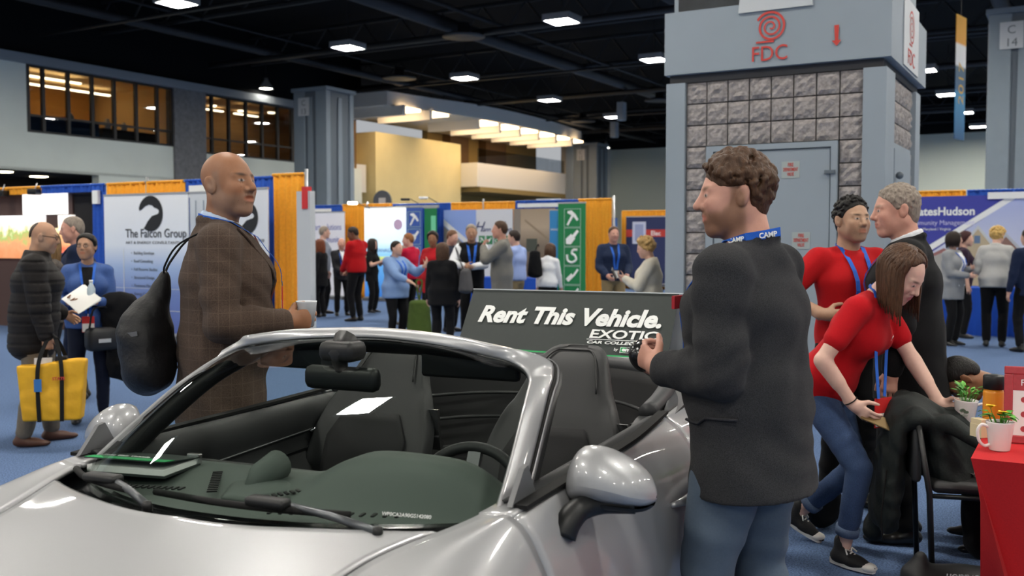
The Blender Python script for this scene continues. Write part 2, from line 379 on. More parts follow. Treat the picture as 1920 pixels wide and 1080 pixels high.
# ---- yellow lobby block, balcony and canopy farther along
m_yel = mat('cream_yellow_wall', 'd8cc9a', rough=.9, noise=.04, nscale=1)
m_yel2 = mat('ochre_yellow_wall', 'b59a55', rough=.9)
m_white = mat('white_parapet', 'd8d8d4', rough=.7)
structure(hbox('wall_yellow', 43.2, 51.7, 33.5, 40, 0, 7.4, m_yel), 'big cream yellow wall block beyond the grey column', 'wall')
structure(hbox('wall_ochre', 39.5, 43.2, 35.0, 35.4, 0, 7.0, m_yel2), 'ochre strip of wall beside the tall column', 'wall')
structure(hbox('wall_white_band', 39.0, 43.0, 34.0, 34.8, 4.1, 5.6, m_white), 'white parapet end just right of the tall column', 'parapet')
structure(hbox('wall_tan', 51.7, 66, 36.0, 36.4, 0, 8.6, mat('tan_wall', 'a8905a', rough=.9)), 'tan wall behind the white balcony', 'wall')
bal = empty('balcony', H(52, 33.5, 4.9), HROT); structure(bal, 'white balcony parapet on the yellow lobby block', 'balcony')
b = MB(); b.box(0, 11.6, -1.2, -.9, -.1, 1.35); b.build('parapet', m_white, bal)
b = MB(); b.box(-.3, 0, -1.2, 2.4, -.1, 1.35); b.build('parapet', m_white, bal)
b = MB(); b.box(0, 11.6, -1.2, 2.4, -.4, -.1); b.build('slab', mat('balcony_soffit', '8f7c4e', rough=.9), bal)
b = MB(); b.box(0, 11.6, -1.08, -1.02, 1.35, 2.25); b.build('pane', m_pane, bal)
structure(hbox('wall_brown', 53.4, 55.6, 35.4, 36, 6.2, 9, mat('brown_panel', '6b5236', rough=.8)), 'brown panel behind the balcony glass', 'wall')
structure(hbox('wall_brown', 57.8, 60.5, 35.4, 36, 6.2, 9, MATS['brown_panel']), 'second brown panel farther along the balcony', 'wall')
# canopy: curved slab with a rounded nose and glowing coves between ribs
can = empty('canopy', H(46, 33.5, 8.0), HROT); structure(can, 'curved white canopy with glowing coves over the lobby block', 'canopy')
out = [(-6, 2)] + [(-6 + 22 * k / 14, -3.2 - 1.2 * math.sin(PI * k / 14)) for k in range(15)] + [(17.2, -2.2), (17.6, -1), (17.4, 0), (16.5, 2)]
b = MB(); n = len(out)
b.add([(x, y, .25) for x, y in out] + [(x, y, 1.0 - .06 * (x < 0)) for x, y in out], [list(range(n))[::-1], list(range(n, 2 * n))] + [[i, (i + 1) % n, n + (i + 1) % n, n + i] for i in range(n)])
b.build('slab', m_white, can)
m_cove = mat('cove_glow', 'ffd9a8', emit=5)
for k in range(9):
    x = -5.5 + 2.35 * k
    if k in (2,): continue
    b = MB(); b.box(x + .25, x + 1.85, -3.6 - .5 * math.sin(PI * k / 9), -.8, .12, .25); b.build('cove_light', m_cove, can)
    b = MB(); b.box(x - .1, x + .12, -3.9, -.5, -.25, .25); b.build('rib', m_white, can)
# far end wall
structure(hbox('wall_back', 74, 74.4, -32, 36, 0, 8.8, mat('far_wall', 'cdd4c8', rough=.9)), 'pale greenish wall closing the far end of the hall', 'wall')
structure(hbox('wall_back', 74, 74.4, -32, 36, 8.8, 11.2, m_ceil), 'black band above the far end wall', 'wall')
structure(hbox('wall_left', 66, 74, 33.5, 33.9, 0, 9, m_white), 'white wall just left of the far grey column', 'wall')
for k, (ua, va) in enumerate(((50, 22), (58, 26))):
    t = empty('hanging_speaker', H(ua, va, 8.0), HROT); tag(t, 'pale loudspeaker box hung under the ceiling, %s of the pair' % ('left' if k else 'right'), 'speaker', 'hung loudspeakers')
    b = MB(); b.rbox(-.25, .25, -.2, .2, 0, 1.0, .04); b.build('cabinet', m_trimg, t); b = MB(); b.tube([(0, 0, 1), (0, 0, 3)], .02, 6); b.build('hanger', m_steel, t)

# ---- grey steel-clad columns
m_col = mat('column_grey', '7b868f', rough=.55, spec=.4, noise=.03, nscale=3)
m_cold = mat('column_groove', '59626a', rough=.6)
m_plate = mat('sign_plate', 'b9bdc0', rough=.5)
m_ink = mat('plate_ink', '5d6367', rough=.6)
def column(u, v, h, txt, label):
    root = empty('column', H(u, v, 0), HROT); structure(root, label, 'column')
    b = MB(); b.box(-.86, .86, -.86, .86, 0, h); b.build('core', m_cold, root)
    for sx, sy in ((-1, -1), (-1, 1), (1, -1), (1, 1)):
        b = MB(); b.rbox(sx * .93 - (.0 if sx > 0 else -.0) - .28 * (sx > 0), sx * .93 + .28 * (sx < 0) + .0, sy * .93 - .62 * (sy > 0), sy * .93 + .62 * (sy < 0), 0, h - .15, .03); b.build('corner_post', m_col, root)
    for ax in (0, 1):
        for s in (-1, 1):
            bx = [-.2, .2, s * .9 - .05, s * .9 + .05]; b = MB()
            poly = [(-.34, 0), (.34, 0), (.34, .9), (.16, 2.2), (.12, h - .4), (-.12, h - .4), (-.16, 2.2), (-.34, .9)]
            M = Matrix.Rotation(ax * PI / 2, 4, 'Z'); b.prism(poly, s * .88, s * .92, M); b.build('cover_strip', m_col, root)
    b = MB(); b.box(-1.0, 1.0, -1.0, 1.0, h - .15, h); b.build('capital', m_col, root)
    for (M, s) in ((face_frame((-.98, .62, h - 1.2), (0, -1, 0), (0, 0, 1)), 1), (face_frame((.3, -.98, h - 1.2), (1, 0, 0), (0, 0, 1)), 0)):
        if s == 0: continue
        pl = MB(M); pl.box(0, .62, 0, .78, -.02, .0); p_ = pl.build('sign_plate', m_plate, root)
        for i, line in enumerate(txt):
            text('lettering', line, .34, m_ink, p_, M @ Matrix.Translation((.31, .44 - .37 * i, .004)), align='CENTER')
    return root
column(34.0, 29.2, 8.1, ('C', '13'), 'tall grey steel-clad column behind the banner booth')
column(33.6, 1.7, 8.3, ('C', '14'), 'grey column with a C 14 plate at the right edge of the hall')
column(65.0, 31.0, 8.4, ('C', '12'), 'far grey column beyond the green banner')

# ---- the FDC pillar: painted corner posts, split-face blocks, door, header
m_pgrey = mat('pillar_paint', '8b959d', rough=.6, spec=.35, noise=.03, nscale=2)
m_block = mat('split_block', '918b89', rough=.95, noise=.28, nscale=28, bump=1.0, bscale=45)
m_mortar = mat('dark_mortar', '4b4a4a', rough=.95)
m_red = mat('sign_red', 'c0392f', rough=.6)
fd = empty('pillar', H(8.92, 2.47, 0)); fd['keep'] = 1
structure(fd, 'large square pillar of split grey blocks with a red FDC sign', 'pillar'); del fd['keep']
PO = H(8.92, 2.47, 0)
def L8(u, v, z): return H(u, v, z) - PO
def pbox(name, u0, u1, v0, v1, z0, z1, m, parent=fd):
    b = MB(); b.add([L8(u, v, z) for u in (u0, u1) for v in (v0, v1) for z in (z0, z1)],
                    [[0, 1, 3, 2], [4, 6, 7, 5], [0, 4, 5, 1], [2, 3, 7, 6], [0, 2, 6, 4], [1, 5, 7, 3]])
    return b.build(name, m, parent)
pbox('core', 9.0, 10.8, 1.57, 3.38, 0, 6, m_mortar)
pbox('corner_post', 8.92, 9.2, 3.28, 3.465, 0, 2.99, m_pgrey); pbox('corner_post', 8.92, 9.36, 1.49, 1.68, 0, 2.99, m_pgrey)
pbox('corner_post', 10.6, 10.9, 1.49, 1.68, 0, 2.99, m_pgrey)
brng = random.Random(3)
def rough_block(M, w_, h_):
    """one split-face block: front face broken into an uneven lump field"""
    b = MB(M); n = 5; g = .006; vs = []
    for i in range(n + 1):
        for j in range(n + 1):
            e = min(i, j, n - i, n - j); d = 0 if e == 0 else (.014 + brng.uniform(-.010, .014))
            vs.append((g + (w_ - 2 * g) * i / n, -d, g + (h_ - 2 * g) * j / n))
    fs = [[i * (n + 1) + j, (i + 1) * (n + 1) + j, (i + 1) * (n + 1) + j + 1, i * (n + 1) + j + 1] for i in range(n) for j in range(n)]
    k = len(vs); per = [(i, 0) for i in range(n + 1)] + [(n, j) for j in range(1, n + 1)] + [(i, n) for i in range(n - 1, -1, -1)] + [(0, j) for j in range(n - 1, 0, -1)]
    vs += [(vs[i * (n + 1) + j][0], .05, vs[i * (n + 1) + j][2]) for i, j in per]; m_ = len(per)
    fs += [[per[a][0] * (n + 1) + per[a][1], k + a, k + (a + 1) % m_, per[(a + 1) % m_][0] * (n + 1) + per[(a + 1) % m_][1]] for a in range(m_)]
    b.add(vs, fs); return b.build('block', m_block, fd)
def front_M(v, z):                    # block local x -> -v, y -> +u (into the pillar)
    o = L8(8.96, v, z); return Matrix(((.8660254, .5, 0, o.x), (-.5, .8660254, 0, o.y), (0, 0, 1, o.z), (0, 0, 0, 1)))
def side_M(u, z):                     # right face: local x -> +u, y -> +v
    o = L8(u, 1.535, z); return Matrix(((.5, -.8660254, 0, o.x), (.8660254, .5, 0, o.y), (0, 0, 1, o.z), (0, 0, 0, 1)))
for r in range(15):
    z = 2.99 - .2 * (r + 1)
    if z < -.01: break
    cols = range(8) if r < 3 else (0, 7)
    for cidx in cols:
        vv = 3.28 - .2 * cidx; rough_block(front_M(vv, z), .2, .2)
for r in range(15):
    z = 2.99 - .2 * (r + 1)
    if z < -.01: break
    if r < 3:
        for k in range(6): rough_block(side_M(9.37 + .2 * k, z), .2, .2)
    else: rough_block(side_M(10.42, z), .17, .2)
# doors set into the blockwork
dr = pbox('door', 8.955, 9.0, 1.885, 3.07, 0, 2.385, m_pgrey)
for (a, bb, z0, z1) in ((1.885, 1.94, 0, 2.385), (3.0, 3.07, 0, 2.385), (1.94, 3.0, 2.335, 2.385)): pbox('door_frame', 8.92, 8.956, a, bb, z0, z1, m_pgrey, dr)
pbox('door_leaf', 8.935, 8.956, 1.95, 2.99, .02, 2.322, m_pgrey, dr)
pbox('hinge', 8.90, 8.94, 1.90, 1.99, 2.1, 2.13, m_cold, dr); pbox('hinge', 8.90, 8.94, 1.90, 1.99, 1.0, 1.03, m_cold, dr)
d2 = pbox('door', 1.54 * 0 + 9.40, 10.40, 1.505, 1.56, 0, 2.39, m_pgrey)
pbox('door_leaf', 9.44, 10.36, 1.495, 1.51, .02, 2.34, m_pgrey, d2)
b = MB(); b.ball(L8(9.5, 1.46, 2.1), .035, 10); b.build('door_knob', m_cold, d2, True)
for (zz, vv) in ((2.07, 2.37), (1.44, 2.27)):
    st = pbox('sticker', 8.931, 8.936, vv - .16, vv, zz, zz + .15, mat('sticker_clear', '99a19f', rough=.4), dr)
    for i, s in enumerate(('FIRE', 'DEPARTMENT', 'VALVE')):
        text('lettering', s, .045, m_red, st, face_frame(L8(8.929, vv - .08, zz + .105 - .042 * i), (.866, -.5, 0), (0, 0, 1)), align='CENTER', bold=.0006, width=(.05, .13, .06)[i])
# header with the FDC sign
hd = pbox('header', 8.88, 10.95, 1.45, 3.47, 3.065, 3.64, m_pgrey)
pbox('upper_shaft', 9.0, 10.9, 1.55, 3.42, 3.64, 8.2, m_pgrey)
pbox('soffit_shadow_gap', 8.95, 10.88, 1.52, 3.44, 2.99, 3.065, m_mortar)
b = MB(); b.prism([(-.33, 0), (.33, 0), (.24, 1.0), (-.24, 1.0)], 0, .05, Matrix.Translation(L8(8.86, 2.43, 3.56)) @ Matrix(((.866, .5, 0, 0), (-.5, .866, 0, 0), (0, 0, 1, 0), (0, 0, 0, 1)))); b.build('cover_strip', m_plate, fd)
SM = face_frame(L8(8.872, 2.632, 3.118), (.8660254, -.5, 0), (0, 0, 1))
def spiral(M, r0, parent):
    b = MB(M); turns = 2.75; pts = []
    for k in range(80):
        t = k / 79; a = -PI / 2 - .5 + turns * 2 * PI * (1 - t) * 1.0; r = r0 * (1 - t) ** .85 + .01
        pts.append((r * math.cos(a), r * math.sin(a), 0))
    wds = [.0065 + .004 * (1 - k / 79) for k in range(80)]
    vs = []; fs = []
    for k, p in enumerate(pts):
        t = Vector(pts[min(k + 1, 79)]) - Vector(pts[max(k - 1, 0)]); t.normalize(); nn = Vector((-t.y, t.x, 0)) * wds[k]
        vs += [Vector(p) - nn, Vector(p) + nn]
    fs = [[2 * k, 2 * k + 1, 2 * k + 3, 2 * k + 2] for k in range(79)]
    b.add(vs, fs); b.box(-.13, .03, -r0 - .012, -r0 + .004, -.0005, .0005)
    return b.build('spiral_emblem', m_red, parent)
spiral(SM @ Matrix.Translation((.165, .295, .003)), .125, hd)
text('lettering', 'FDC', .19, m_red, hd, SM @ Matrix.Translation((0, 0, .003)), width=.315)
b = MB(SM); b.add([(.715, .25, .003), (.755, .25, .003), (.75, .12, .003), (.775, .12, .003), (.737, .07, .003), (.695, .12, .003), (.722, .12, .003)], [[6, 5, 4, 3, 2, 1, 0][::-1]]); b.build('red_arrow', m_red, hd)
SM2 = face_frame(L8(9.6, 1.442, 3.13), (.5, .8660254, 0), (0, 0, 1))
b = MB(SM2); b.box(-.12, .75, -.04, .58, -.006, .002); sp = b.build('side_sign', m_plate, hd)
spiral(SM2 @ Matrix.Translation((.3, .34, .005)), .15, hd); text('lettering', 'FDC', .2, m_red, hd, SM2 @ Matrix.Translation((.1, 0, .005)), width=.4)
# thin wing panel left of the pillar
tag(hbox('wing_panel', 10.2, 10.25, 3.5, 3.62, 0, 2.1, m_plate), 'narrow pale grey panel edge left of the FDC pillar', 'panel')
# ================================================================== the silver convertible
CTH = math.radians(24); CREAR = Vector((math.sin(CTH), math.cos(CTH), 0)); CLEFT = Vector((math.cos(CTH), -math.sin(CTH), 0)); COFF = -1.599
CA0 = 2.85
car = empty('convertible_car', CREAR * CA0 + CLEFT * COFF, math.radians(66))
tag(car, 'silver two-door convertible sports car with black leather cabin and top down', 'car')
def C(a, l, z): return Vector((a - CA0, -l, z))
def Cw(a, l, z): return CREAR * a + CLEFT * (l + COFF) + Vector((0, 0, z))
def l_paint():
    m = mat('silver_paint', 'a2a3a5', rough=.42, metal=.45, spec=.4, coat=.7, noise=.02, nscale=900)
    return m
m_paint = l_paint()
m_leath = mat('black_leather', '292a2b', rough=.5, spec=.35, bump=.12, bscale=500)
m_leath2 = mat('black_leather_insert', '212122', rough=.7, spec=.25, bump=.1, bscale=400)
m_dash = mat('dash_plastic', '4c5450', rough=.62, spec=.3, bump=.08, bscale=600)
m_blk = mat('black_plastic', '131415', rough=.45, spec=.4)
m_gloss = mat('gloss_black', '0b0c0d', rough=.12, spec=.6)
m_rub = mat('black_rubber', '181818', rough=.75, spec=.2)
m_chrome = mat('brushed_metal', 'c9cacb', rough=.22, metal=1.0)
m_greytrim = mat('satin_grey_trim', '6d6e70', rough=.4, metal=.5)
m_windscreen = glass_mat('windscreen_glass', (.92, .945, .93), 1.0)
ST = [  # a, then eight (l, z): centre, hood, seam, crest, shoulder, widest, lower, sill
 (.60, [(0, .47), (.22, .47), (.40, .47), (.52, .465), (.60, .44), (.64, .39), (.64, .27), (.60, .16)]),
 (.78, [(0, .60), (.24, .60), (.44, .615), (.58, .64), (.70, .60), (.765, .49), (.78, .31), (.75, .17)]),
 (1.05, [(0, .70), (.25, .705), (.46, .725), (.61, .775), (.745, .735), (.815, .57), (.825, .34), (.79, .18)]),
 (1.40, [(0, .805), (.26, .803), (.485, .805), (.64, .835), (.765, .785), (.835, .60), (.835, .36), (.80, .18)]),
 (1.70, [(0, .893), (.27, .883), (.512, .862), (.655, .868), (.77, .80), (.835, .61), (.835, .37), (.80, .18)]),
 (2.00, [(0, .95), (.30, .935), (.61, .893), (.70, .893), (.765, .80), (.82, .62), (.825, .38), (.80, .18)]),
 (2.40, [(0, .98), (.32, .96), (.64, .915), (.715, .902), (.77, .80), (.818, .62), (.82, .38), (.80, .18)]),
 (2.90, [(0, .98), (.32, .96), (.64, .92), (.72, .905), (.78, .80), (.825, .62), (.825, .38), (.80, .18)]),
 (3.35, [(0, .99), (.32, .975), (.58, .945), (.70, .918), (.79, .83), (.848, .64), (.845, .39), (.80, .18)]),
 (3.80, [(0, .99), (.32, .98), (.54, .96), (.69, .925), (.80, .85), (.87, .66), (.865, .40), (.80, .18)]),
 (4.25, [(0, .985), (.30, .98), (.52, .96), (.67, .915), (.79, .835), (.862, .66), (.855, .40), (.79, .19)]),
 (4.60, [(0, .92), (.28, .915), (.49, .895), (.63, .86), (.75, .78), (.83, .63), (.825, .40), (.77, .20)]),
 (4.85, [(0, .80), (.27, .80), (.46, .785), (.59, .76), (.70, .70), (.78, .58), (.78, .39), (.73, .22)]),
 (4.97, [(0, .62), (.26, .62), (.44, .615), (.56, .60), (.65, .57), (.72, .50), (.72, .36), (.68, .24)])]
_SA = np.array([s[0] for s in ST]); _SP = np.array([s[1] for s in ST])
def _herm(xs, P, x):
    x = min(max(x, xs[0]), xs[-1]); k = int(min(max(np.searchsorted(xs, x) - 1, 0), len(xs) - 2)); h = xs[k + 1] - xs[k]; t = (x - xs[k]) / h
    def tan(i):
        if i == 0: return (P[1] - P[0]) / (xs[1] - xs[0])
        if i == len(xs) - 1: return (P[-1] - P[-2]) / (xs[-1] - xs[-2])
        return .5 * ((P[i + 1] - P[i]) / (xs[i + 1] - xs[i]) + (P[i] - P[i - 1]) / (xs[i] - xs[i - 1]))
    m0, m1 = tan(k) * h, tan(k + 1) * h
    return (2 * t ** 3 - 3 * t * t + 1) * P[k] + (t ** 3 - 2 * t * t + t) * m0 + (-2 * t ** 3 + 3 * t * t) * P[k + 1] + (t ** 3 - t * t) * m1
_TX = np.arange(8.0)
def S(a, t, sgn=1, inset=0.0):
    sec = _herm(_SA, _SP, a); p = _herm(_TX, sec, t)
    l, z = p
    if inset:
        q = _herm(_TX, sec, min(t + .05, 7)) - _herm(_TX, sec, max(t - .05, 0)); n = np.array([q[1], -q[0]]); n = n / (np.linalg.norm(n) + 1e-9)
        if t < .02: n = np.array([0, -1.0])
        if n[1] > 0 and t < 3: n = -n
        if n[0] > 0 and t > 4: n = -n
        l, z = l + n[0] * inset, z + n[1] * inset
    return C(a, l * sgn, z)
def panel(name, fa0, fa1, t0, t1, sgn, m, parent, na=24, nt_=14, inset=0.0, thick=.012, fn=None):
    b = MB()
    def f(s, t):
        tt = t0 + (t1 - t0) * t
        return S(fa0(tt) + (fa1(tt) - fa0(tt)) * s, tt, sgn, inset)
    b.grid(fn or f, na, nt_, flip=(sgn > 0)); o = b.build(name, m, parent, True)
    if thick: solidify(o, thick, -1.0)
    return o
HE = lambda l: 1.735 + .205 * (abs(l) / .6) ** 2.4            # rear edge of the bonnet over half width
def hood_fn(s, t):
    sg = 1 if t >= .5 else -1; tt = abs(t - .5) * 2 * 1.97; l = abs(S(1.75, tt, 1).y); a1 = HE(l * 1.08)
    a0 = .80 + .05 * (tt / 2) ** 2
    p = S(a0 + (a1 - a0) * s, tt, sg)
    e = max(0, (s - .975) / .025); p.z -= .012 * e * e
    return p
b = MB(); b.grid(hood_fn, 44, 40, flip=True); solidify(b.build('hood', m_paint, car, True), .012, -1.0)
# front wings
def fender_fn(sg):
    def f(s, t):
        tt = 2.03 + (7 - 2.03) * t
        a1 = 2.02 + .05 * max(0, (tt - 3) / 4)
        a0 = .85 if tt < 5.2 else .85
        return S(a0 + (a1 - a0) * s, tt, sg)
    return f
AX_F, AX_R, WR = 1.50, 3.86, .32
def cut_arch(o, a_ax, sg):
    """open the wheel arch: drop faces within the arch circle and snap its rim"""
    me = o.data; c = C(a_ax, 0, .32); R_ = .355
    import bmesh
    bm = bmesh.new(); bm.from_mesh(me)
    kill = [f for f in bm.faces if (lambda p: math.hypot(p.x - c.x, p.z - c.z) < R_ and abs(p.y) > .55 and p.z < .70)(f.calc_center_median())]
    bmesh.ops.delete(bm, geom=kill, context='FACES')
    for v in bm.verts:
        if v.is_boundary:
            d = math.hypot(v.co.x - c.x, v.co.z - c.z)
            if abs(d - R_) < .05 and abs(v.co.y) > .55 and v.co.z < .72:
                k = R_ / d; v.co.x = c.x + (v.co.x - c.x) * k; v.co.z = c.z + (v.co.z - c.z) * k
    bm.to_mesh(me); bm.free()
for sg in (1, -1):
    b = MB(); b.grid(fender_fn(sg), 44, 34, flip=(sg > 0)); o = b.build('front_wing', m_paint, car, True); cut_arch(o, AX_F, sg); solidify(o, .012, -1.0)
    # door
    dr_ = panel('door', lambda t: 2.027 + .05 * max(0, (t - 3) / 4), lambda t: 3.29 + .02 * (t - 3) * (t < 5) + .04 * (t >= 5), 3.0, 6.75, sg, m_paint, car, 36, 26)
    # window seal strip along the door top
    pts = catmull([tuple(S(a, 2.98, sg) + Vector((0, sg * .006, .008))) for a in (2.07, 2.3, 2.6, 2.9, 3.2, 3.32)], 20)
    bb = MB(); bb.ribbon([Vector(p) for p in pts], Vector((0, 1, 0)), .034, .005); bb.build('window_seal', m_rub, dr_)
    # door lining: rolled top, armrest, seams
    def lining(s, t, sg=sg):
        a = 2.10 + 1.2 * s; prof = [(.685, .905), (.655, .915), (.625, .895), (.612, .84), (.622, .76), (.60, .70), (.56, .66), (.575, .60), (.62, .45), (.63, .30)]
        q = catmull(prof, 40)[int(round(t * 40))]
        return C(a, sg * q[0], q[1])
    bb = MB(); bb.grid(lining, 24, 40, flip=(sg < 0)); lo = bb.build('door_lining', m_leath, dr_, True); solidify(lo, .01, -1)
    for zc, lc in ((.79, .619), (.73, .612)):
        bb = MB(); bb.tube([C(2.2 + 1.05 * k / 8, sg * (lc - .004), zc + .02 - .035 * (1 - k / 8)) for k in range(9)], .0035, 5); bb.build('seam', m_greytrim if zc > .75 else m_blk, lo, True)
    bb = MB(); bb.tube([C(3.08, sg * .606, .80), C(3.12, sg * .59, .815), C(3.22, sg * .59, .815), C(3.26, sg * .606, .80)], .007, 6); bb.build('inner_handle', m_chrome, lo, True)
    # outside handle
    hM = [Vector(S(a, tt, sg)) for a, tt in ((2.98, 4.62), (3.30, 4.5))]
    bb = MB(); ctr = [(2.97, .700, .816), (3.03, .705, .848), (3.12, .712, .864), (3.22, .722, .868), (3.29, .73, .856), (3.32, .733, .838)]
    bb.tube([C(a, sg * l, z) for a, z, l in catmull(ctr, 18)], [.008 + .013 * math.sin(PI * k / 18) for k in range(19)], 8); bb.build('door_handle', m_paint, dr_, True)
    # rear quarter
    b = MB(); b.grid(lambda s, t, sg=sg: S((3.30 if t > .08 else 3.30) + (4.93 - 3.30) * s, 3.0 + 4 * t, sg), 44, 30, flip=(sg > 0))
    o = b.build('rear_quarter', m_paint, car, True); cut_arch(o, AX_R, sg); solidify(o, .012, -1.0)
    # tail lamp
    b = MB(); b.grid(lambda s, t, sg=sg: S(4.72 + .21 * s, 3.6 + 1.3 * t, sg, -.006), 8, 8, flip=(sg > 0)); solidify(b.build('tail_lamp', mat('lamp_red', '8d1418', rough=.15, spec=.6), car, True), .02, -1)
    # head lamp
    b = MB(); Mx = Matrix.Translation(C(.93, sg * .60, .685)) @ Matrix.Rotation(math.radians(-38), 4, 'Y'); b.lathe([(0, .03), (.06, .028), (.095, .015), (.11, -.01), (.11, -.05)], 24, Mx); b.build('head_lamp', mat('lamp_clear', 'c8ccd0', rough=.08, spec=.7), car, True)
# bumpers
b = MB(); b.grid(lambda s, t: S(.60 + .26 * s if True else 0, 7 * abs(t - .5) * 2, 1 if t >= .5 else -1, .004), 10, 50, flip=True); solidify(b.build('front_bumper', m_paint, car, True), .012, -1)
b = MB(); b.box(.60 - CA0, .66 - CA0, -.60, .60, .17, .46); b.build('intake', m_blk, car)
b = MB(); b.grid(lambda s, t: S(4.90 + .07 * s, 7 * abs(t - .5) * 2, 1 if t >= .5 else -1, 0), 6, 50, flip=True); solidify(b.build('rear_bumper', m_paint, car, True), .012, -1)
b = MB(); b.box(4.90 - CA0, 4.965 - CA0, -.66, .66, .24, .60); b.build('tail_panel', m_blk, car)
# engine lid behind the hood-stowage cover
b = MB(); b.grid(lambda s, t: S(4.45 + .46 * s, 3.0 * abs(t - .5) * 2, 1 if t >= .5 else -1), 14, 32, flip=True); solidify(b.build('engine_lid', m_paint, car, True), .012, -1)
# stowage cover (black-grey) between cabin and engine lid
TON = lambda l: 4.20 - .33 * (abs(l) / .56) ** 3.2
b = MB()
def ton_fn(s, t):
    sg = 1 if t >= .5 else -1; tt = 3.0 * abs(t - .5) * 2; l = abs(S(4.1, tt, 1).y); a0 = TON(min(l, .56)) if l <= .56 else max(3.36, 3.87 - (l - .56) * 5.2)
    p = S(a0 + (4.443 - a0) * s, tt, sg); return p
b.grid(ton_fn, 22, 44, flip=True); m_ton = mat('stowage_cover', '34363a', rough=.55, spec=.4, bump=.05, bscale=300)
solidify(b.build('stowage_cover', m_ton, car, True), .02, -1)
# padded rail around the back of the cabin
rail = [(3.34, .63, .925), (3.55, .62, .945), (3.78, .585, .965), (3.95, .51, .975), (4.07, .40, .982), (4.14, .22, .985), (4.16, 0, .985)]
full = [(a, -l, z) for a, l, z in rail] + [(a, l, z) for a, l, z in rail[::-1][1:]]
b = MB(); b.tube([C(a, l, z - .01) for a, l, z in catmull(full, 60)], .034, 10); b.build('cabin_rail', mat('grey_leather', '3c3d3f', rough=.5, spec=.35), car, True)
for sg in (1, -1):                                              # side shoulder plates beside the rear seats
    b = MB(); b.prism([(3.24 - CA0, .885), (3.30 - CA0, .90), (3.72 - CA0, .945), (3.76 - CA0, .93), (3.5 - CA0, .86), (3.3 - CA0, .84)], min(-sg * .60, -sg * .715), max(-sg * .60, -sg * .715)); b.build('shoulder_plate', MATS['grey_leather'], car)
    b = MB(); b.ball(C(3.30, sg * .60, .82), (.06, .03, .035), 10); b.build('belt_guide', m_blk, car, True)
# rear cabin: bulkhead and folded seats
b = MB(); b.grid(lambda s, t: C(4.13 - .25 * t - .28 * (abs(s - .5) * 2) ** 3, (s - .5) * 1.16, .96 - .62 * t), 24, 14); rb = b.build('rear_bulkhead', m_leath2, car, True); solidify(rb, .02, 0)
for zz in (.84, .74, .62):
    b = MB(); b.tube([C(4.10 - .25 * (.96 - zz) / .62 - .28 * (abs(s - .5) * 2) ** 3 - .015, (s - .5) * 1.0, zz) for s in [i / 20 for i in range(21)]], .008, 6); b.build('seam', m_leath, rb, True)
for sg in (1, -1):
    b = MB(); b.rbox(3.50 - CA0, 4.0 - CA0, -sg * .32 - .24, -sg * .32 + .24, .42, .56, .05); b.build('rear_seat', m_leath, car, True)
# tub and floor of the cabin, underbody
b = MB(); b.box(1.9 - CA0, 4.1 - CA0, -.64, .64, .18, .24); b.build('cabin_floor', m_leath2, car)
b = MB(); b.box(2.05 - CA0, 2.10 - CA0, -.64, .64, .24, .80); b.build('firewall', m_blk, car)
b = MB(); b.rbox(2.15 - CA0, 3.4 - CA0, -.13, .13, .24, .56, .05); b.build('centre_tunnel', m_leath, car, True)
b = MB(); b.box(.75 - CA0, 4.9 - CA0, -.55, .55, .14, .20); b.build('underbody', m_blk, car)
for sg in (1, -1):
    b = MB(); b.box(2.0 - CA0, 3.4 - CA0, min(-sg * .66, -sg * .78), max(-sg * .66, -sg * .78), .16, .36); b.build('sill', m_blk, car)
    b = MB(); b.box(3.3 - CA0, 4.2 - CA0, min(-sg * .58, -sg * .64), max(-sg * .58, -sg * .64), .24, .88); b.build('side_trim', m_leath2, car)
# inner apron under the bonnet edge so the cowl reads dark
def cowl_fn(s, t):
    l = (t - .5) * 2 * .685; a0 = HE(l) - .05; a1 = 1.78 + .30 * (abs(l) / .66) ** 2.2 + .03
    return C(a0 + (a1 - a0) * s, l, .868 - .02 * (abs(l) / .66) ** 2 - .006 * math.sin(PI * s) + .012 * s)
b = MB(); b.grid(cowl_fn, 6, 30, flip=True); solidify(b.build('cowl', m_gloss, car, True), .01, -1)
# ---- wheels
def wheel(a, sg):
    t = empty('wheel', C(a, sg * .73, .32)); t.parent = car
    R90 = Matrix.Rotation(-sg * PI / 2 * -1, 4, 'X')
    b = MB(); b.lathe([(.23, -.10), (.29, -.115), (.315, -.10), (.32, -.05), (.32, .05), (.315, .10), (.29, .115), (.23, .10)], 40, R90); b.build('tire', m_rub, t, True)
    b = MB(); b.lathe([(.235, -.09), (.225, 0), (.235, .09), (.225, .10), (.21, .06), (.205, -.09)], 40, R90)
    for k in range(5):
        M = R90 @ Matrix.Rotation(2 * PI * k / 5, 4, 'Z'); b.prism([(.03, .05), (.215, .065), (.215, .085), (.03, .085)], -.028, .028, M)
    b.lathe([(0, .05), (.06, .05), (.06, .09), (.03, .1), (0, .1)], 20, R90); b.build('rim', m_chrome, t)
    b = MB(); b.lathe([(.04, -.02), (.17, -.02), (.17, .005), (.04, .005)], 30, R90); b.build('brake_disc', m_greytrim, t)
for a in (AX_F, AX_R):
    for sg in (1, -1): wheel(a, sg)
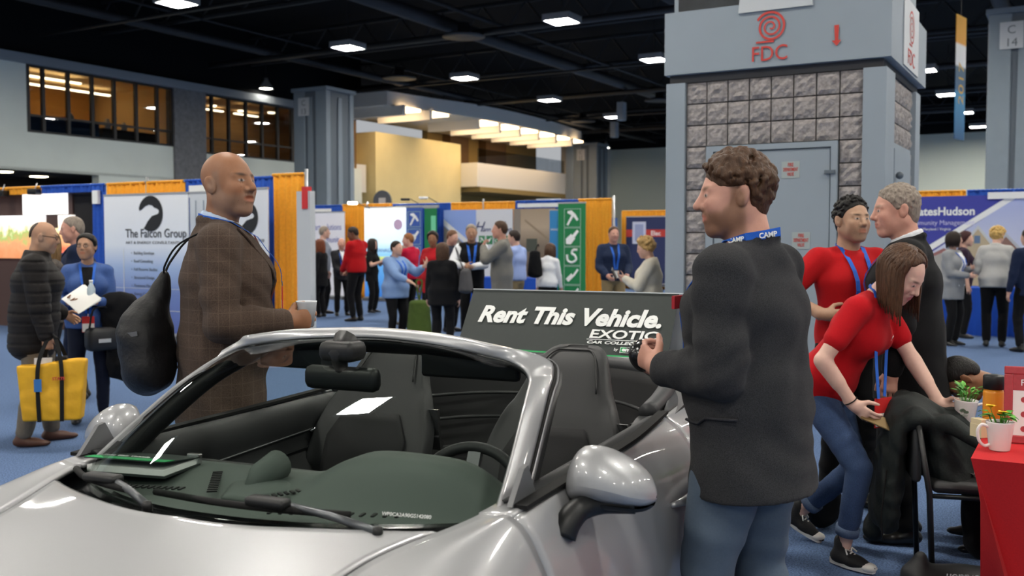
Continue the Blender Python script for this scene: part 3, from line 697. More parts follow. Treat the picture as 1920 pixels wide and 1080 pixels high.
# ---- windscreen frame and glass
def on_l(x, y, l):
    d = ray(x, y); t = (l + COFF) / d.dot(CLEFT); P = Vector((0, 0, EYE)) + d * t; return (P.dot(CREAR), l, P.z)
IN = [(2.045, .638, .872), (2.175, .616, .957), (2.335, .582, 1.060), (2.425, .560, 1.106), (2.49, .540, 1.140), (2.52, .50, 1.168), (2.527, .42, 1.190), (2.535, .27, 1.211), (2.555, .13, 1.221), (2.56, 0, 1.2255)]
OUTE = [on_l(*q) for q in ((968, 965, .657), (990, 880, .640), (1014, 785, .612), (1026, 738, .594), (1035, 706, .573), (1026, 677, .535))] + [(2.545, .45, 1.212), (2.58, .29, 1.228), (2.61, .14, 1.234), (2.62, 0, 1.237)]
for sg in (1, -1): panel('post_foot', lambda t: 2.024, lambda t: 2.15, 2.0, 2.97, sg, m_paint, car, 4, 6)
def full_path(h): return catmull([p for p in h] + [(a, -l, z) for a, l, z in h[::-1][1:]], 80)
pi_, po_ = full_path(IN), full_path(OUTE)
b = MB()
def frame_fn(s, t):
    k = int(round(s * 80)); i, o = np.array(pi_[k]), np.array(po_[k])
    mid = i * (1 - t) + o * t
    tan = np.array(pi_[min(k + 1, 80)]) - np.array(pi_[max(k - 1, 0)]); n = np.cross(tan, o - i); n /= np.linalg.norm(n) + 1e-9
    if n[2] < 0: n = -n
    mid = mid + n * (.006 + .010 * min(1, abs(k - 40) < 22)) * math.sin(PI * t)
    return C(*mid)
b.grid(frame_fn, 80, 8); fr = b.build('windscreen_frame', m_paint, car, True); solidify(fr, .012, 0)
# black inner lining of posts and header
b = MB()
def liner_fn(s, t):
    k = int(round(s * 80)); i, o = np.array(pi_[k]), np.array(po_[k]); q = i + np.array([.02, 0, -.012]); e = o + np.array([.075, 0, -.03])
    c = np.array([2.6, 0, 1.0]); d = (c - q); d[0] = 0; d /= np.linalg.norm(d)
    p = q * (1 - t) + e * t + d * .035 * math.sin(PI * t)
    return C(*p)
b.grid(liner_fn, 80, 6); solidify(b.build('post_lining', m_blk, fr, True), .012, 0)
for sg in (1, -1):                                              # rubber seal and guide on the outer edge
    P_ = [np.array(p) for p in po_[:24]]
    b = MB(); b.tube([C(p[0] + .022, sg * (p[1] + .004), p[2] - .008) for p in P_], .009, 8); b.build('seal', m_greytrim, fr, True)
    b = MB(); b.tube([C(p[0] + .006, sg * (p[1] + .006), p[2] - .002) for p in P_], .006, 6); b.build('seal', m_rub, fr, True)
    b = MB(); b.prism([(2.06 - CA0, .905), (2.20 - CA0, .91), (2.155 - CA0, .985), (2.13 - CA0, .98)], min(-sg * .668, -sg * .682), max(-sg * .668, -sg * .682)); b.build('quarter_cover', m_greytrim, fr)
GB = lambda s: np.array([1.775 + .268 * abs(s) ** 2.2, .638 * s, .882 - .006 * s * s])
def resample(P_, n):
    P_ = np.array(P_); d = np.concatenate([[0], np.cumsum(np.linalg.norm(np.diff(P_, axis=0), axis=1))]); t = np.linspace(0, d[-1], n + 1); return np.stack([np.interp(t, d, P_[:, i]) for i in range(3)], 1)
K0 = 20; NU, NV = 56, 28
eL = resample(pi_[:K0 + 1], NV); eT = resample(pi_[K0:81 - K0], NU); eR = eL * np.array([1, -1, 1]); eB = resample([GB(x) for x in np.linspace(1, -1, 121)], NU)
eB = eB + np.linspace(1, 0, NU + 1)[:, None] * (eL[0] - eB[0]) + np.linspace(0, 1, NU + 1)[:, None] * (eR[0] - eB[-1])
def glass_fn(s, t):                                             # Coons patch between base, posts and header, gently bulged
    i, j = int(round(s * NU)), int(round(t * NV)); B, T_, L_, R_ = eB[i], eT[i], eL[j], eR[j]
    p = (1 - t) * B + t * T_ + (1 - s) * L_ + s * R_ - ((1 - s) * (1 - t) * eL[0] + s * (1 - t) * eR[0] + (1 - s) * t * eT[0] + s * t * eT[-1])
    return C(*(p + np.array([-.5, 0, .86]) * .030 * 4 * t * (1 - t) * (.35 + .65 * 4 * s * (1 - s)) * min(1, s * 12, (1 - s) * 12)))
b = MB(); b.grid(glass_fn, NU, NV, flip=True); ws = b.build('windscreen', m_windscreen, car, True)
# ---- wipers
def wiper(pts, pivot, label=None):
    t = empty('wiper', C(*pivot)); t.parent = car; o0 = C(*pivot)
    P_ = [C(*p) - o0 for p in pts]
    b = MB(); b.tube([Vector(p) for p in catmull([tuple(p) for p in P_], 14)], .009, 8); b.build('blade', m_rub, t, True)
    mid = (P_[0] + P_[-1]) * .5 * 1.0
    arm = [Vector((0, 0, 0)), mid * .35 + Vector((0, 0, .012)), mid * .8 + Vector((0, 0, .016)), P_[len(P_) // 2] + Vector((0, 0, .012))]
    b = MB(); b.tube(arm, [.010, .010, .008, .007], 8); b.build('arm', mat('wiper_arm', '55585b', rough=.35, metal=.6), t, True)
    b = MB(); q = P_[len(P_) // 2]; b.rbox(q.x - .02, q.x + .02, q.y - .055, q.y + .055, q.z + .004, q.z + .026, .008); b.build('clip', m_blk, t, True)
    b = MB(); b.lathe([(0, .012), (.010, .01), (.012, 0), (.012, -.02)], 14); b.build('pivot', m_blk, t, True)
wiper([(1.865, -.20, .896), (1.825, .0, .904), (1.83, .17, .904), (1.88, .36, .897)], (1.82, .47, .888))
wiper([(1.985, -.60, .890), (1.92, -.50, .893), (1.87, -.38, .897), (1.83, -.24, .902)], (1.785, -.15, .886))
# ---- dashboard
def dash_fn(s, t):
    l = (s - .5) * 1.26; cl = math.exp(-((l - .33) / .17) ** 2 * 1.0) if True else 0
    hump = .085 / (1 + math.exp(-(l - .10) / .035)) * (1 / (1 + math.exp((l - .53) / .035)))
    a = 1.80 + .26 * (abs(l) / .63) ** 2 * (1 - t) + (2.30 - 1.80) * t
    if t > .9: a += .03 * (t - .9) / .1
    tt = min(max((t - .25) / .55, 0), 1); sm = tt * tt * (3 - 2 * tt)
    z = .835 + .028 * sm - .012 * (abs(l) / .63) ** 2 + hump * sm
    if t > .94: z -= (t - .94) / .06 * .05
    return C(a, l, z)
b = MB(); b.grid(dash_fn, 64, 32, flip=True); da = b.build('dashboard', m_dash, car, True); solidify(da, .01, -1)
b = MB(); b.grid(lambda s, t: C(2.325 + .05 * t, (s - .5) * 1.26, .86 - .28 * t), 20, 6); solidify(b.build('dash_face', m_leath, da, True), .02, 0)
pts = []
for k in range(50):                                             # seam line across the top of the dash
    l = -.60 + 1.16 * k / 49; q = dash_fn((l / 1.26) + .5, .80 - .34 * (1 / (1 + math.exp(-(l - .12) / .05)))); pts.append(q + Vector((0, 0, .001)))
b = MB(); b.tube(pts, .0035, 5); b.build('seam', m_blk, da, True)
# clock pod with triangular base and grilles
b = MB(); b.grid(lambda s, t: C(1.98 + .24 * s, -.06 + (t - .5) * 2 * (.035 + .135 * (s if s < .55 else .55 - (s - .55) * .6)), .866 + .018 * math.sin(PI * min(1, s * 1.1)) * (1 - (2 * t - 1) ** 2)), 12, 10, flip=True); solidify(b.build('clock_base', m_dash, da, True), .01, -1)
b = MB(); b.tube([C(2.06, -.075, .868), C(2.12, -.078, .892), C(2.20, -.082, .905)], [.012, .036, .042], 18); b.build('clock_pod', m_dash, da, True)
for (p0, p1) in (((1.99, -.46, .857), (2.02, -.26, .862)), ((1.93, .10, .862), (1.99, .42, .874)), ((2.0, .02, .872), (2.14, .12, .882)), ((2.0, -.14, .872), (2.14, -.24, .882))):
    g_ = MB(); n_ = 12
    for k in range(n_):
        q = Vector(C(*p0)).lerp(C(*p1), k / (n_ - 1)); d = (C(*p1) - C(*p0)).normalized(); s_ = Vector((-d.y, d.x, 0))
        g_.ribbon([q - s_ * .013, q + s_ * .013], d, .008, .002)
    g_.build('vent_grille', m_blk, da)
# ---- steering wheel
sw = empty('steering_wheel', C(2.50, .34, .755)); sw.parent = car; sw.rotation_euler = (0, math.radians(-66 + 180), 0)
b = MB(); n_ = 48; vs = []
b.tube([(.178 * math.cos(2 * PI * k / n_), .178 * math.sin(2 * PI * k / n_), 0) for k in range(n_ + 1)], .0165, 10, False); b.build('rim', m_leath, sw, True)
b = MB(); b.lathe([(0, .03), (.05, .028), (.075, .01), (.075, -.03), (0, -.04)], 24); b.build('hub', m_leath, sw, True)
for an in (0, PI, -PI / 2):
    b = MB(); b.ribbon([(.06 * math.cos(an), .06 * math.sin(an), 0), (.172 * math.cos(an), .172 * math.sin(an), 0)], (-math.sin(an), math.cos(an), 0), .04, .007); b.build('spoke', m_greytrim, sw)
b = MB(); b.tube([(0, 0, -.03), (0, 0, -.22)], .03, 12); b.build('column', m_blk, sw, True)
# ---- front seats
def car_seat(sg):
    t = empty('seat', C(3.0, sg * .36, .24)); t.parent = car; t['label'] = 'black leather driver seat' if sg > 0 else 'black leather passenger seat'
    def sh(w_, a, z, sgn, dx=0): return Vector((a - 3.0, w_, z - .24))
    prof = [(3.00, .50, .235, .05), (3.03, .58, .245, .062), (3.07, .68, .25, .07), (3.12, .80, .242, .075), (3.17, .90, .212, .07), (3.22, .98, .172, .062), (3.27, 1.05, .145, .055), (3.31, 1.10, .122, .045), (3.34, 1.128, .09, .03), (3.355, 1.135, .04, .012)]
    b = MB(); cp = catmull(prof, 30)
    def bk(s, t_):
        a, z, w_, d = cp[int(round(s * 30))]; an = 2 * PI * t_
        c_, s_ = math.cos(an), math.sin(an); x = d * math.copysign(abs(c_) ** .7, c_); y = w_ * math.copysign(abs(s_) ** .45, s_)
        bol = .035 * (abs(s_) ** 6) * (1 if c_ < 0 else 0) * (1 if z < .95 else .3)
        return Vector((a - 3.0 + x * .9 - bol + .02, y, z - .24 + x * .35))
    b.grid(bk, 30, 36); b.build('backrest', m_leath, t, True)
    b = MB()
    def ins(s, t_):
        z = .56 + .34 * s; a = np.interp(z, [q[1] for q in cp], [q[0] for q in cp]); d = np.interp(z, [q[1] for q in cp], [q[3] for q in cp])
        y = (t_ - .5) * 2 * (.165 - .05 * max(0, s - .75) / .25); return Vector((a - 3.0 - d * .86 + .018 - .008 * math.sin(PI * t_), y, z - .24 - d * .3))
    b.grid(ins, 12, 14); solidify(b.build('backrest_insert', m_leath2, t, True), .02, 0)
    for k in range(1):
        b = MB(); b.tube([ins(.42, j / 12) + Vector((-.006, 0, 0)) for j in range(13)], .004, 5); b.build('seam', m_greytrim, t, True)
    pts = [Vector((cp[i][0] - 3.0 - cp[i][3] * .78 + .01, sy * cp[i][2] * .80, cp[i][1] - .24 - cp[i][3] * .28)) for sy in (1,) for i in range(18, 29)] + [Vector((cp[i][0] - 3.0 - cp[i][3] * .78 + .01, -cp[i][2] * .80, cp[i][1] - .24 - cp[i][3] * .28)) for i in range(28, 17, -1)]
    b = MB(); b.tube(pts, .0035, 5); b.build('seam', m_blk, t, True)
    b = MB(); b.rbox(-.46, .10, -.24, .24, .06, .26, .07); b.build('cushion', m_leath, t, True)
    b = MB(); b.rbox(-.53, -.02, -.25, -.16, .10, .30, .04); b.rbox(-.53, -.02, .16, .25, .10, .30, .04); b.build('bolster', m_leath, t, True)
    b = MB(); b.box(-.40, .02, -.2, .2, 0, .08); b.build('rail', m_blk, t)
    b = MB(); b.prism([(.17, .66), (.185, .66), (.20, .54), (.185, .54)], -.25, -.21); b.prism([(.175, .56), (.215, .53), (.185, .51)], -.255, -.215); b.build('fold_lever', m_chrome, t)
car_seat(1); car_seat(-1)
# ---- interior mirror
im = empty('interior_mirror', C(2.42, -.02, 1.118)); im.parent = car
b = MB(); b.rbox(-.02, .025, -.125, .125, -.035, .035, .02); b.build('housing', m_blk, im, True)
b = MB(); b.tube([(0, 0, .02), (-.02, 0, .07), (.03, 0, .11)], [.018, .03, .04], 10); b.build('stalk', m_blk, im, True)
b = MB(); b.rbox(-.04, .05, -.06, .06, .05, .11, .02); b.build('sensor_pod', m_blk, im, True)
# sun visors folded up against the header
for sg in (1, -1):
    b = MB(); b.rbox(2.60 - CA0, 2.63 - CA0, -sg * .30 - .16, -sg * .30 + .16, 1.11, 1.20, .01, ); b.build('sun_visor', m_blk, car, True)
# ---- door mirrors
def door_mirror(sg):
    t = empty('door_mirror', C(2.20, sg * .765, .80)); t.parent = car
    t['label'] = 'silver driver door mirror on a black arm' if sg > 0 else 'silver passenger door mirror'
    o0 = C(2.20, sg * .765, .80)
    def q(a, l, z): return C(a, sg * l, z) - o0
    b = MB(); secs = []
    # shell: sections from inboard to outboard; each an oval in the a-z plane with blunt rear
    prof = [(.712, .895, .010, .022, 2.34), (.73, .905, .05, .062, 2.335), (.76, .918, .075, .084, 2.335), (.81, .918, .086, .084, 2.34), (.855, .910, .086, .074, 2.35), (.893, .898, .076, .060, 2.36), (.918, .888, .056, .042, 2.37), (.932, .882, .025, .020, 2.375), (.936, .881, .004, .004, 2.375)]
    cp = catmull(prof, 24)
    def sh(s, t_):
        l, z, ra, rz, a = cp[int(round(s * 24))]; an = 2 * PI * t_; c_, s_ = math.cos(an), math.sin(an)
        x = -ra * max(c_, -.35) if c_ > 0 else ra * min(-c_, .45)
        zz = rz * s_ * (1.0 if s_ > 0 else .62)
        return q(a + x, l, z + zz)
    b.grid(sh, 24, 28, flip=(sg < 0)); b.build('shell', m_paint, t, True)
    b = MB(); cp2 = cp
    def lo(s, t_):                                              # black lower strip and foot
        l, z, ra, rz, a = cp2[int(round(1 + s * 20))]; an = PI * (1.0 + t_); c_, s_ = math.cos(an), math.sin(an)
        return q(a + ra * .96 * -c_ * .6 - .012, l, z - rz * .50 + rz * .5 * s_ * .55 - .004)
    b.grid(lo, 20, 10, flip=(sg < 0)); b.build('lower_cover', m_blk, t, True)
    b = MB(); arm = catmull([(2.205, .748, .808), (2.22, .758, .838), (2.26, .775, .862), (2.31, .81, .868), (2.325, .855, .868), (2.33, .895, .868)], 16)
    b.tube([q(*p) for p in arm], [.036 - .014 * k / 16 for k in range(17)], 12); b.build('arm', m_blk, t, True)
    b = MB(); b.grid(lambda s, t_: q(2.405 - .02, .755 + .16 * s, .845 + .10 * t_ * (1 - .3 * s)), 4, 4); solidify(b.build('mirror_glass', mat('mirror_face', 'd8dde0', rough=.02, metal=1.0), t), .004, 0)
door_mirror(1); door_mirror(-1)
# hood / cowl badge text at the lower windscreen edge (chassis number strip)
text('chassis_number', 'WP0CA2A90GS142080', .012, mat('print_white', 'd8dad8', rough=.6), ws, face_frame(C(1.885, .44, .905), (.15, -1, .0), (.6, 0, .8)))

# ================================================================== things on the car
m_signd = mat('sign_dark', '252d2b', rough=.55, noise=.05, nscale=40)
m_signg = mat('sign_green', '0f9a52', rough=.55)
m_signw = mat('sign_white', 'eef0ee', rough=.6)
sg_ = empty('tent_sign', Cw(4.47, -.075, 1.0), math.radians(66)); tag(sg_, 'dark green Rent This Vehicle tent sign standing on the rear deck of the convertible', 'sign')
# local x rearwards, y to the car's right; front face leans back
W2, ZT, ZB, DB = .525, .275, -.012, .20
b = MB(); y0, y1 = -W2, W2
b.prism([(-DB, ZB), (-DB + .004, ZB), (.004, ZT), (-.0, ZT)], y0, y1); face = b.build('front_panel', m_signd, sg_)
b = MB(); b.prism([(DB, ZB), (DB + .004, ZB), (.008, ZT), (.004, ZT)], y0, y1); b.build('back_panel', mat('board_grey', 'aeb3b8', rough=.7), sg_)
b = MB(); b.box(-DB, DB, y0, y1, ZB - .004, ZB); b.build('base_panel', mat('board_grey', 'aeb3b8'), sg_)
SF = face_frame(Vector((-DB - .003, W2, ZB)), (0, -1, 0), (DB, 0, ZT - ZB))      # x: to the picture's right
SLH = math.hypot(DB, ZT - ZB)
b = MB(SF); pts = [(0, .0), (1.07, .0), (1.07, .012), (.75, .012), (.4, .016), (.15, .026), (0, .034)]
b.add([(x, y, .0015) for x, y in pts], [list(range(len(pts)))]); b.build('green_band', m_signg, face)
b = MB(SF); b.ribbon([(0, SLH - .002, .002), (1.07, SLH - .002, .002)], (0, 1, 0), .005, .001); b.ribbon([(0, .002, .002), (1.07, .002, .002)], (0, 1, 0), .004, .001); b.build('edge_trim', mat('board_grey', 'aeb3b8'), face)
text('lettering', 'Rent This Vehicle.', .125, m_signw, face, SF @ Matrix.Translation((.075, .165, .002)), bold=.005, shear=.22, width=.92)
text('lettering', 'EXOTIC', .062, m_signw, face, SF @ Matrix.Translation((.665, .098, .002)), bold=.0015, shear=.12, width=.325)
b = MB(SF); b.box(.655, .985, .088, .091, .001, .003); b.build('rule', m_signw, face)
text('lettering', 'CAR COLLECTION', .02, m_signw, face, SF @ Matrix.Translation((.66, .068, .002)), bold=.0006, shear=.2, width=.32)
text('lettering', 'by', .02, m_signw, face, SF @ Matrix.Translation((.795, .036, .002)), shear=.15)
b = MB(SF); b.box(.825, .98, .026, .056, .0008, .002); b.build('brand_box', m_signw, face)
b = MB(SF); b.box(.853, .9775, .0285, .0535, .0015, .0025); b.build('brand_fill', m_blk, face)
b = MB(SF); b.box(.8275, .853, .0285, .0535, .0015, .0025); b.build('brand_e', m_signg, face)
text('lettering', 'enterprise', .027, m_signw, face, SF @ Matrix.Translation((.834, .034, .003)), bold=.0012, width=.138)
# handout binder lying on the dash
bd = empty('binder', Cw(2.13, -.50, .868), math.radians(66 + 8)); tag(bd, 'dark green printed binder with a metal clip lying on the car dashboard', 'binder')
b = MB(); b.box(-.085, .085, -.13, .13, 0, .006); b.build('cover', m_signd, bd)
b = MB(); b.box(-.08, .08, -.125, .125, .006, .022); b.build('pages', m_signw, bd)
M_ = Matrix.Translation((.085, 0, .022)) @ Matrix.Rotation(math.radians(7), 4, 'Y'); b = MB(M_); b.box(-.17, 0, -.13, .13, 0, .003); cv = b.build('cover', m_signd, bd)
b = MB(M_); b.box(-.17, -.125, -.13, .13, .003, .0042); b.build('green_stripe', m_signg, bd)
b = MB(M_); b.rbox(-.01, .012, -.13, -.09, -.02, .012, .004); b.build('clip', m_chrome, bd)
text('lettering', 'Rent This Vehicle', .022, m_signw, cv, M_ @ face_frame(Vector((-.11, .12, .0045)), (0, -1, 0), (1, 0, 0)))
# ================================================================== people: implicit-surface figures
class SDF:
    """a list of soft primitives, evaluated on a grid and skinned with surface nets"""
    def __init__(s): s.p = []
    def cone(s, a, b, ra, rb, k=.02, sub=False): s.p.append(('c', np.array(a, float), np.array(b, float), float(ra), float(rb), None, k, sub)); return s
    def ball(s, c, r, k=.02, sub=False): return s.cone(c, c, r, r, k, sub)
    def ell(s, a, b, ra, rb, F, k=.03, sub=False):       # F rows: three unit axes; ra / rb: radii along them at each end
        s.p.append(('e', np.array(a, float), np.array(b, float), np.array(ra, float), np.array(rb, float), np.array(F, float), k, sub)); return s
    @staticmethod
    def dist(pr, P):
        t_, a, b, ra, rb, F, k, sub = pr; ab = b - a; L2 = ab @ ab; v = P - a
        if L2 > 1e-12:
            t = np.clip((v @ ab) / L2, 0, 1)[..., None]; v = v - t * ab
        else: t = np.zeros(P.shape[:-1] + (1,))
        if t_ == 'c': return np.sqrt((v * v).sum(-1)) - (ra + (rb - ra) * t[..., 0])
        q = v @ F.T; r = ra + (rb - ra) * t; k0 = np.sqrt(((q / r) ** 2).sum(-1)); k1 = np.sqrt(((q / (r * r)) ** 2).sum(-1)) + 1e-9
        return np.where(k0 < 1e-4, -r.min(-1), k0 * (k0 - 1) / k1)
    def value(s, P):
        P = np.asarray(P, float); d = np.full(P.shape[:-1], 9.0)
        for pr in s.p:
            e = s.dist(pr, P); d = SDF.comb(d, e, pr[6], pr[7])
        return d
    @staticmethod
    def comb(d, e, k, sub):
        if sub: e = -e; h = np.clip(.5 - .5 * (d - e) / k, 0, 1); return d * (1 - h) + e * h + k * h * (1 - h)
        h = np.clip(.5 + .5 * (d - e) / k, 0, 1); return d * (1 - h) + e * h - k * h * (1 - h)
    def mesh(s, vox, fold=0.0, seed=0, cut=None):
        lo = np.full(3, 9e9); hi = -lo
        for pr in s.p:
            if pr[7]: continue
            r = np.max([np.max(pr[3]), np.max(pr[4])]); lo = np.minimum(lo, np.minimum(pr[1], pr[2]) - r); hi = np.maximum(hi, np.maximum(pr[1], pr[2]) + r)
        lo -= 3 * vox; hi += 3 * vox; n = np.ceil((hi - lo) / vox).astype(int) + 1
        G = np.full(n, 9.0, np.float32); ax = [lo[i] + vox * np.arange(n[i]) for i in range(3)]
        for pr in s.p:
            r = np.max([np.max(pr[3]), np.max(pr[4])]); m = pr[6] + 2.5 * vox
            a = np.minimum(pr[1], pr[2]) - r - m; b_ = np.maximum(pr[1], pr[2]) + r + m
            i0 = np.clip(np.floor((a - lo) / vox).astype(int), 0, n); i1 = np.clip(np.ceil((b_ - lo) / vox).astype(int) + 1, 0, n)
            if (i1 <= i0).any(): continue
            P = np.stack(np.meshgrid(ax[0][i0[0]:i1[0]], ax[1][i0[1]:i1[1]], ax[2][i0[2]:i1[2]], indexing='ij'), -1)
            sl = tuple(slice(i0[i], i1[i]) for i in range(3)); e = s.dist(pr, P)
            G[sl] = SDF.comb(G[sl].astype(float), e, pr[6], pr[7])
        if fold or cut is not None:
            P = np.stack(np.meshgrid(*ax, indexing='ij'), -1)
            if fold:
                x, y, z = P[..., 0], P[..., 1], P[..., 2]; q = seed * 1.7
                w1 = np.sin(31 * z + 17 * x - 13 * y + 2.5 * np.sin(9 * z + 11 * y + q)); w2 = np.sin(23 * x + 19 * y + 4 * z + 3 * np.sin(12 * z + q))
                w3 = np.sin(14 * z - 26 * y + 11 * x + q * 2)
                G = G + (fold * (.55 * w1 * w2 + .5 * w3 * np.sin(9 * x + 7 * z + q))).astype(np.float32)
            if cut is not None: G = np.maximum(G, cut(P).astype(np.float32))
        return nets(G, lo, vox)
def nets(G, lo, vox):
    nx, ny, nz = G.shape; ins = G < 0
    c = np.zeros((nx - 1, ny - 1, nz - 1), np.int8)
    for dx in (0, 1):
        for dy in (0, 1):
            for dz in (0, 1): c += ins[dx:nx - 1 + dx, dy:ny - 1 + dy, dz:nz - 1 + dz]
    act = (c > 0) & (c < 8); I = np.argwhere(act)
    if len(I) == 0: return np.zeros((0, 3)), np.zeros((0, 4), int)
    idx = np.full(act.shape, -1, np.int64); idx[act] = np.arange(len(I))
    acc = np.zeros((len(I), 3)); cnt = np.zeros(len(I))
    cor = [(a, b, d) for a in (0, 1) for b in (0, 1) for d in (0, 1)]
    val = {q: G[I[:, 0] + q[0], I[:, 1] + q[1], I[:, 2] + q[2]].astype(float) for q in cor}
    for q in cor:
        for k in range(3):
            if q[k] == 1: continue
            r = list(q); r[k] = 1; r = tuple(r); a, b = val[q], val[r]; m = (a < 0) != (b < 0)
            t = np.where(m, a / np.where(np.abs(a - b) < 1e-9, 1e-9, a - b), 0); p = np.tile(np.array(q, float), (len(I), 1)); p[:, k] = t
            acc[m] += p[m]; cnt[m] += 1
    V = lo + vox * (I + acc / np.maximum(cnt, 1)[:, None]); F = []
    for k in range(3):
        sl0 = [slice(None)] * 3; sl1 = [slice(None)] * 3; sl0[k] = slice(0, -1); sl1[k] = slice(1, None)
        a = ins[tuple(sl0)]; b = ins[tuple(sl1)]
        for flip, m in ((False, a & ~b), (True, ~a & b)):
            E_ = np.argwhere(m); u, w = (k + 1) % 3, (k + 2) % 3
            ok = (E_[:, u] > 0) & (E_[:, w] > 0) & (E_[:, u] < G.shape[u] - 1) & (E_[:, w] < G.shape[w] - 1); E_ = E_[ok]
            def g(du, dw):
                e = E_.copy(); e[:, u] += du; e[:, w] += dw; return idx[e[:, 0], e[:, 1], e[:, 2]]
            q = np.stack([g(-1, -1), g(0, -1), g(0, 0), g(-1, 0)], 1); q = q[(q >= 0).all(1)]
            F.append(q[:, ::-1] if flip else q)
    F = np.concatenate(F)
    e = np.concatenate([F[:, [0, 1]], F[:, [1, 2]], F[:, [2, 3]], F[:, [3, 0]]])           # relax slivers
    for it in range(2):
        c_ = np.bincount(e[:, 0], minlength=len(V)) + 1e-9; A_ = np.stack([np.bincount(e[:, 0], V[e[:, 1], i], minlength=len(V)) for i in range(3)], 1) / c_[:, None]
        V = np.where((c_ > .5)[:, None], V * .5 + A_ * .5, V)
    return V, F
def rotz(a): c, s = math.cos(a), math.sin(a); return np.array([[c, -s, 0], [s, c, 0], [0, 0, 1.0]])
def roty(a): c, s = math.cos(a), math.sin(a); return np.array([[c, 0, s], [0, 1, 0], [-s, 0, c]])
def rotx(a): c, s = math.cos(a), math.sin(a); return np.array([[1, 0, 0], [0, c, -s], [0, s, c.real]])
def unit(v): v = np.asarray(v, float); return v / (np.linalg.norm(v) + 1e-9)
D2R = PI / 180
m_skin = mat('skin', 'c09078', rough=.5, spec=.35, vcol=True, noise=.06, nscale=60, bump=.05, bscale=300)
SKIN = dict(fair=(.62, .37, .28), pale=(.70, .45, .36), tan=(.45, .25, .155), brown=(.27, .125, .065), deep=(.13, .06, .035), olive=(.48, .29, .19), ruddy=(.60, .31, .23))
def cloth(name, col, rough=.85, noise=.12, nscale=160, bump=.25, bscale=500, **k): return mat('cloth_' + name, col, rough=rough, spec=.15, noise=noise, nscale=nscale, bump=bump, bscale=bscale, sheen=.03, **k)
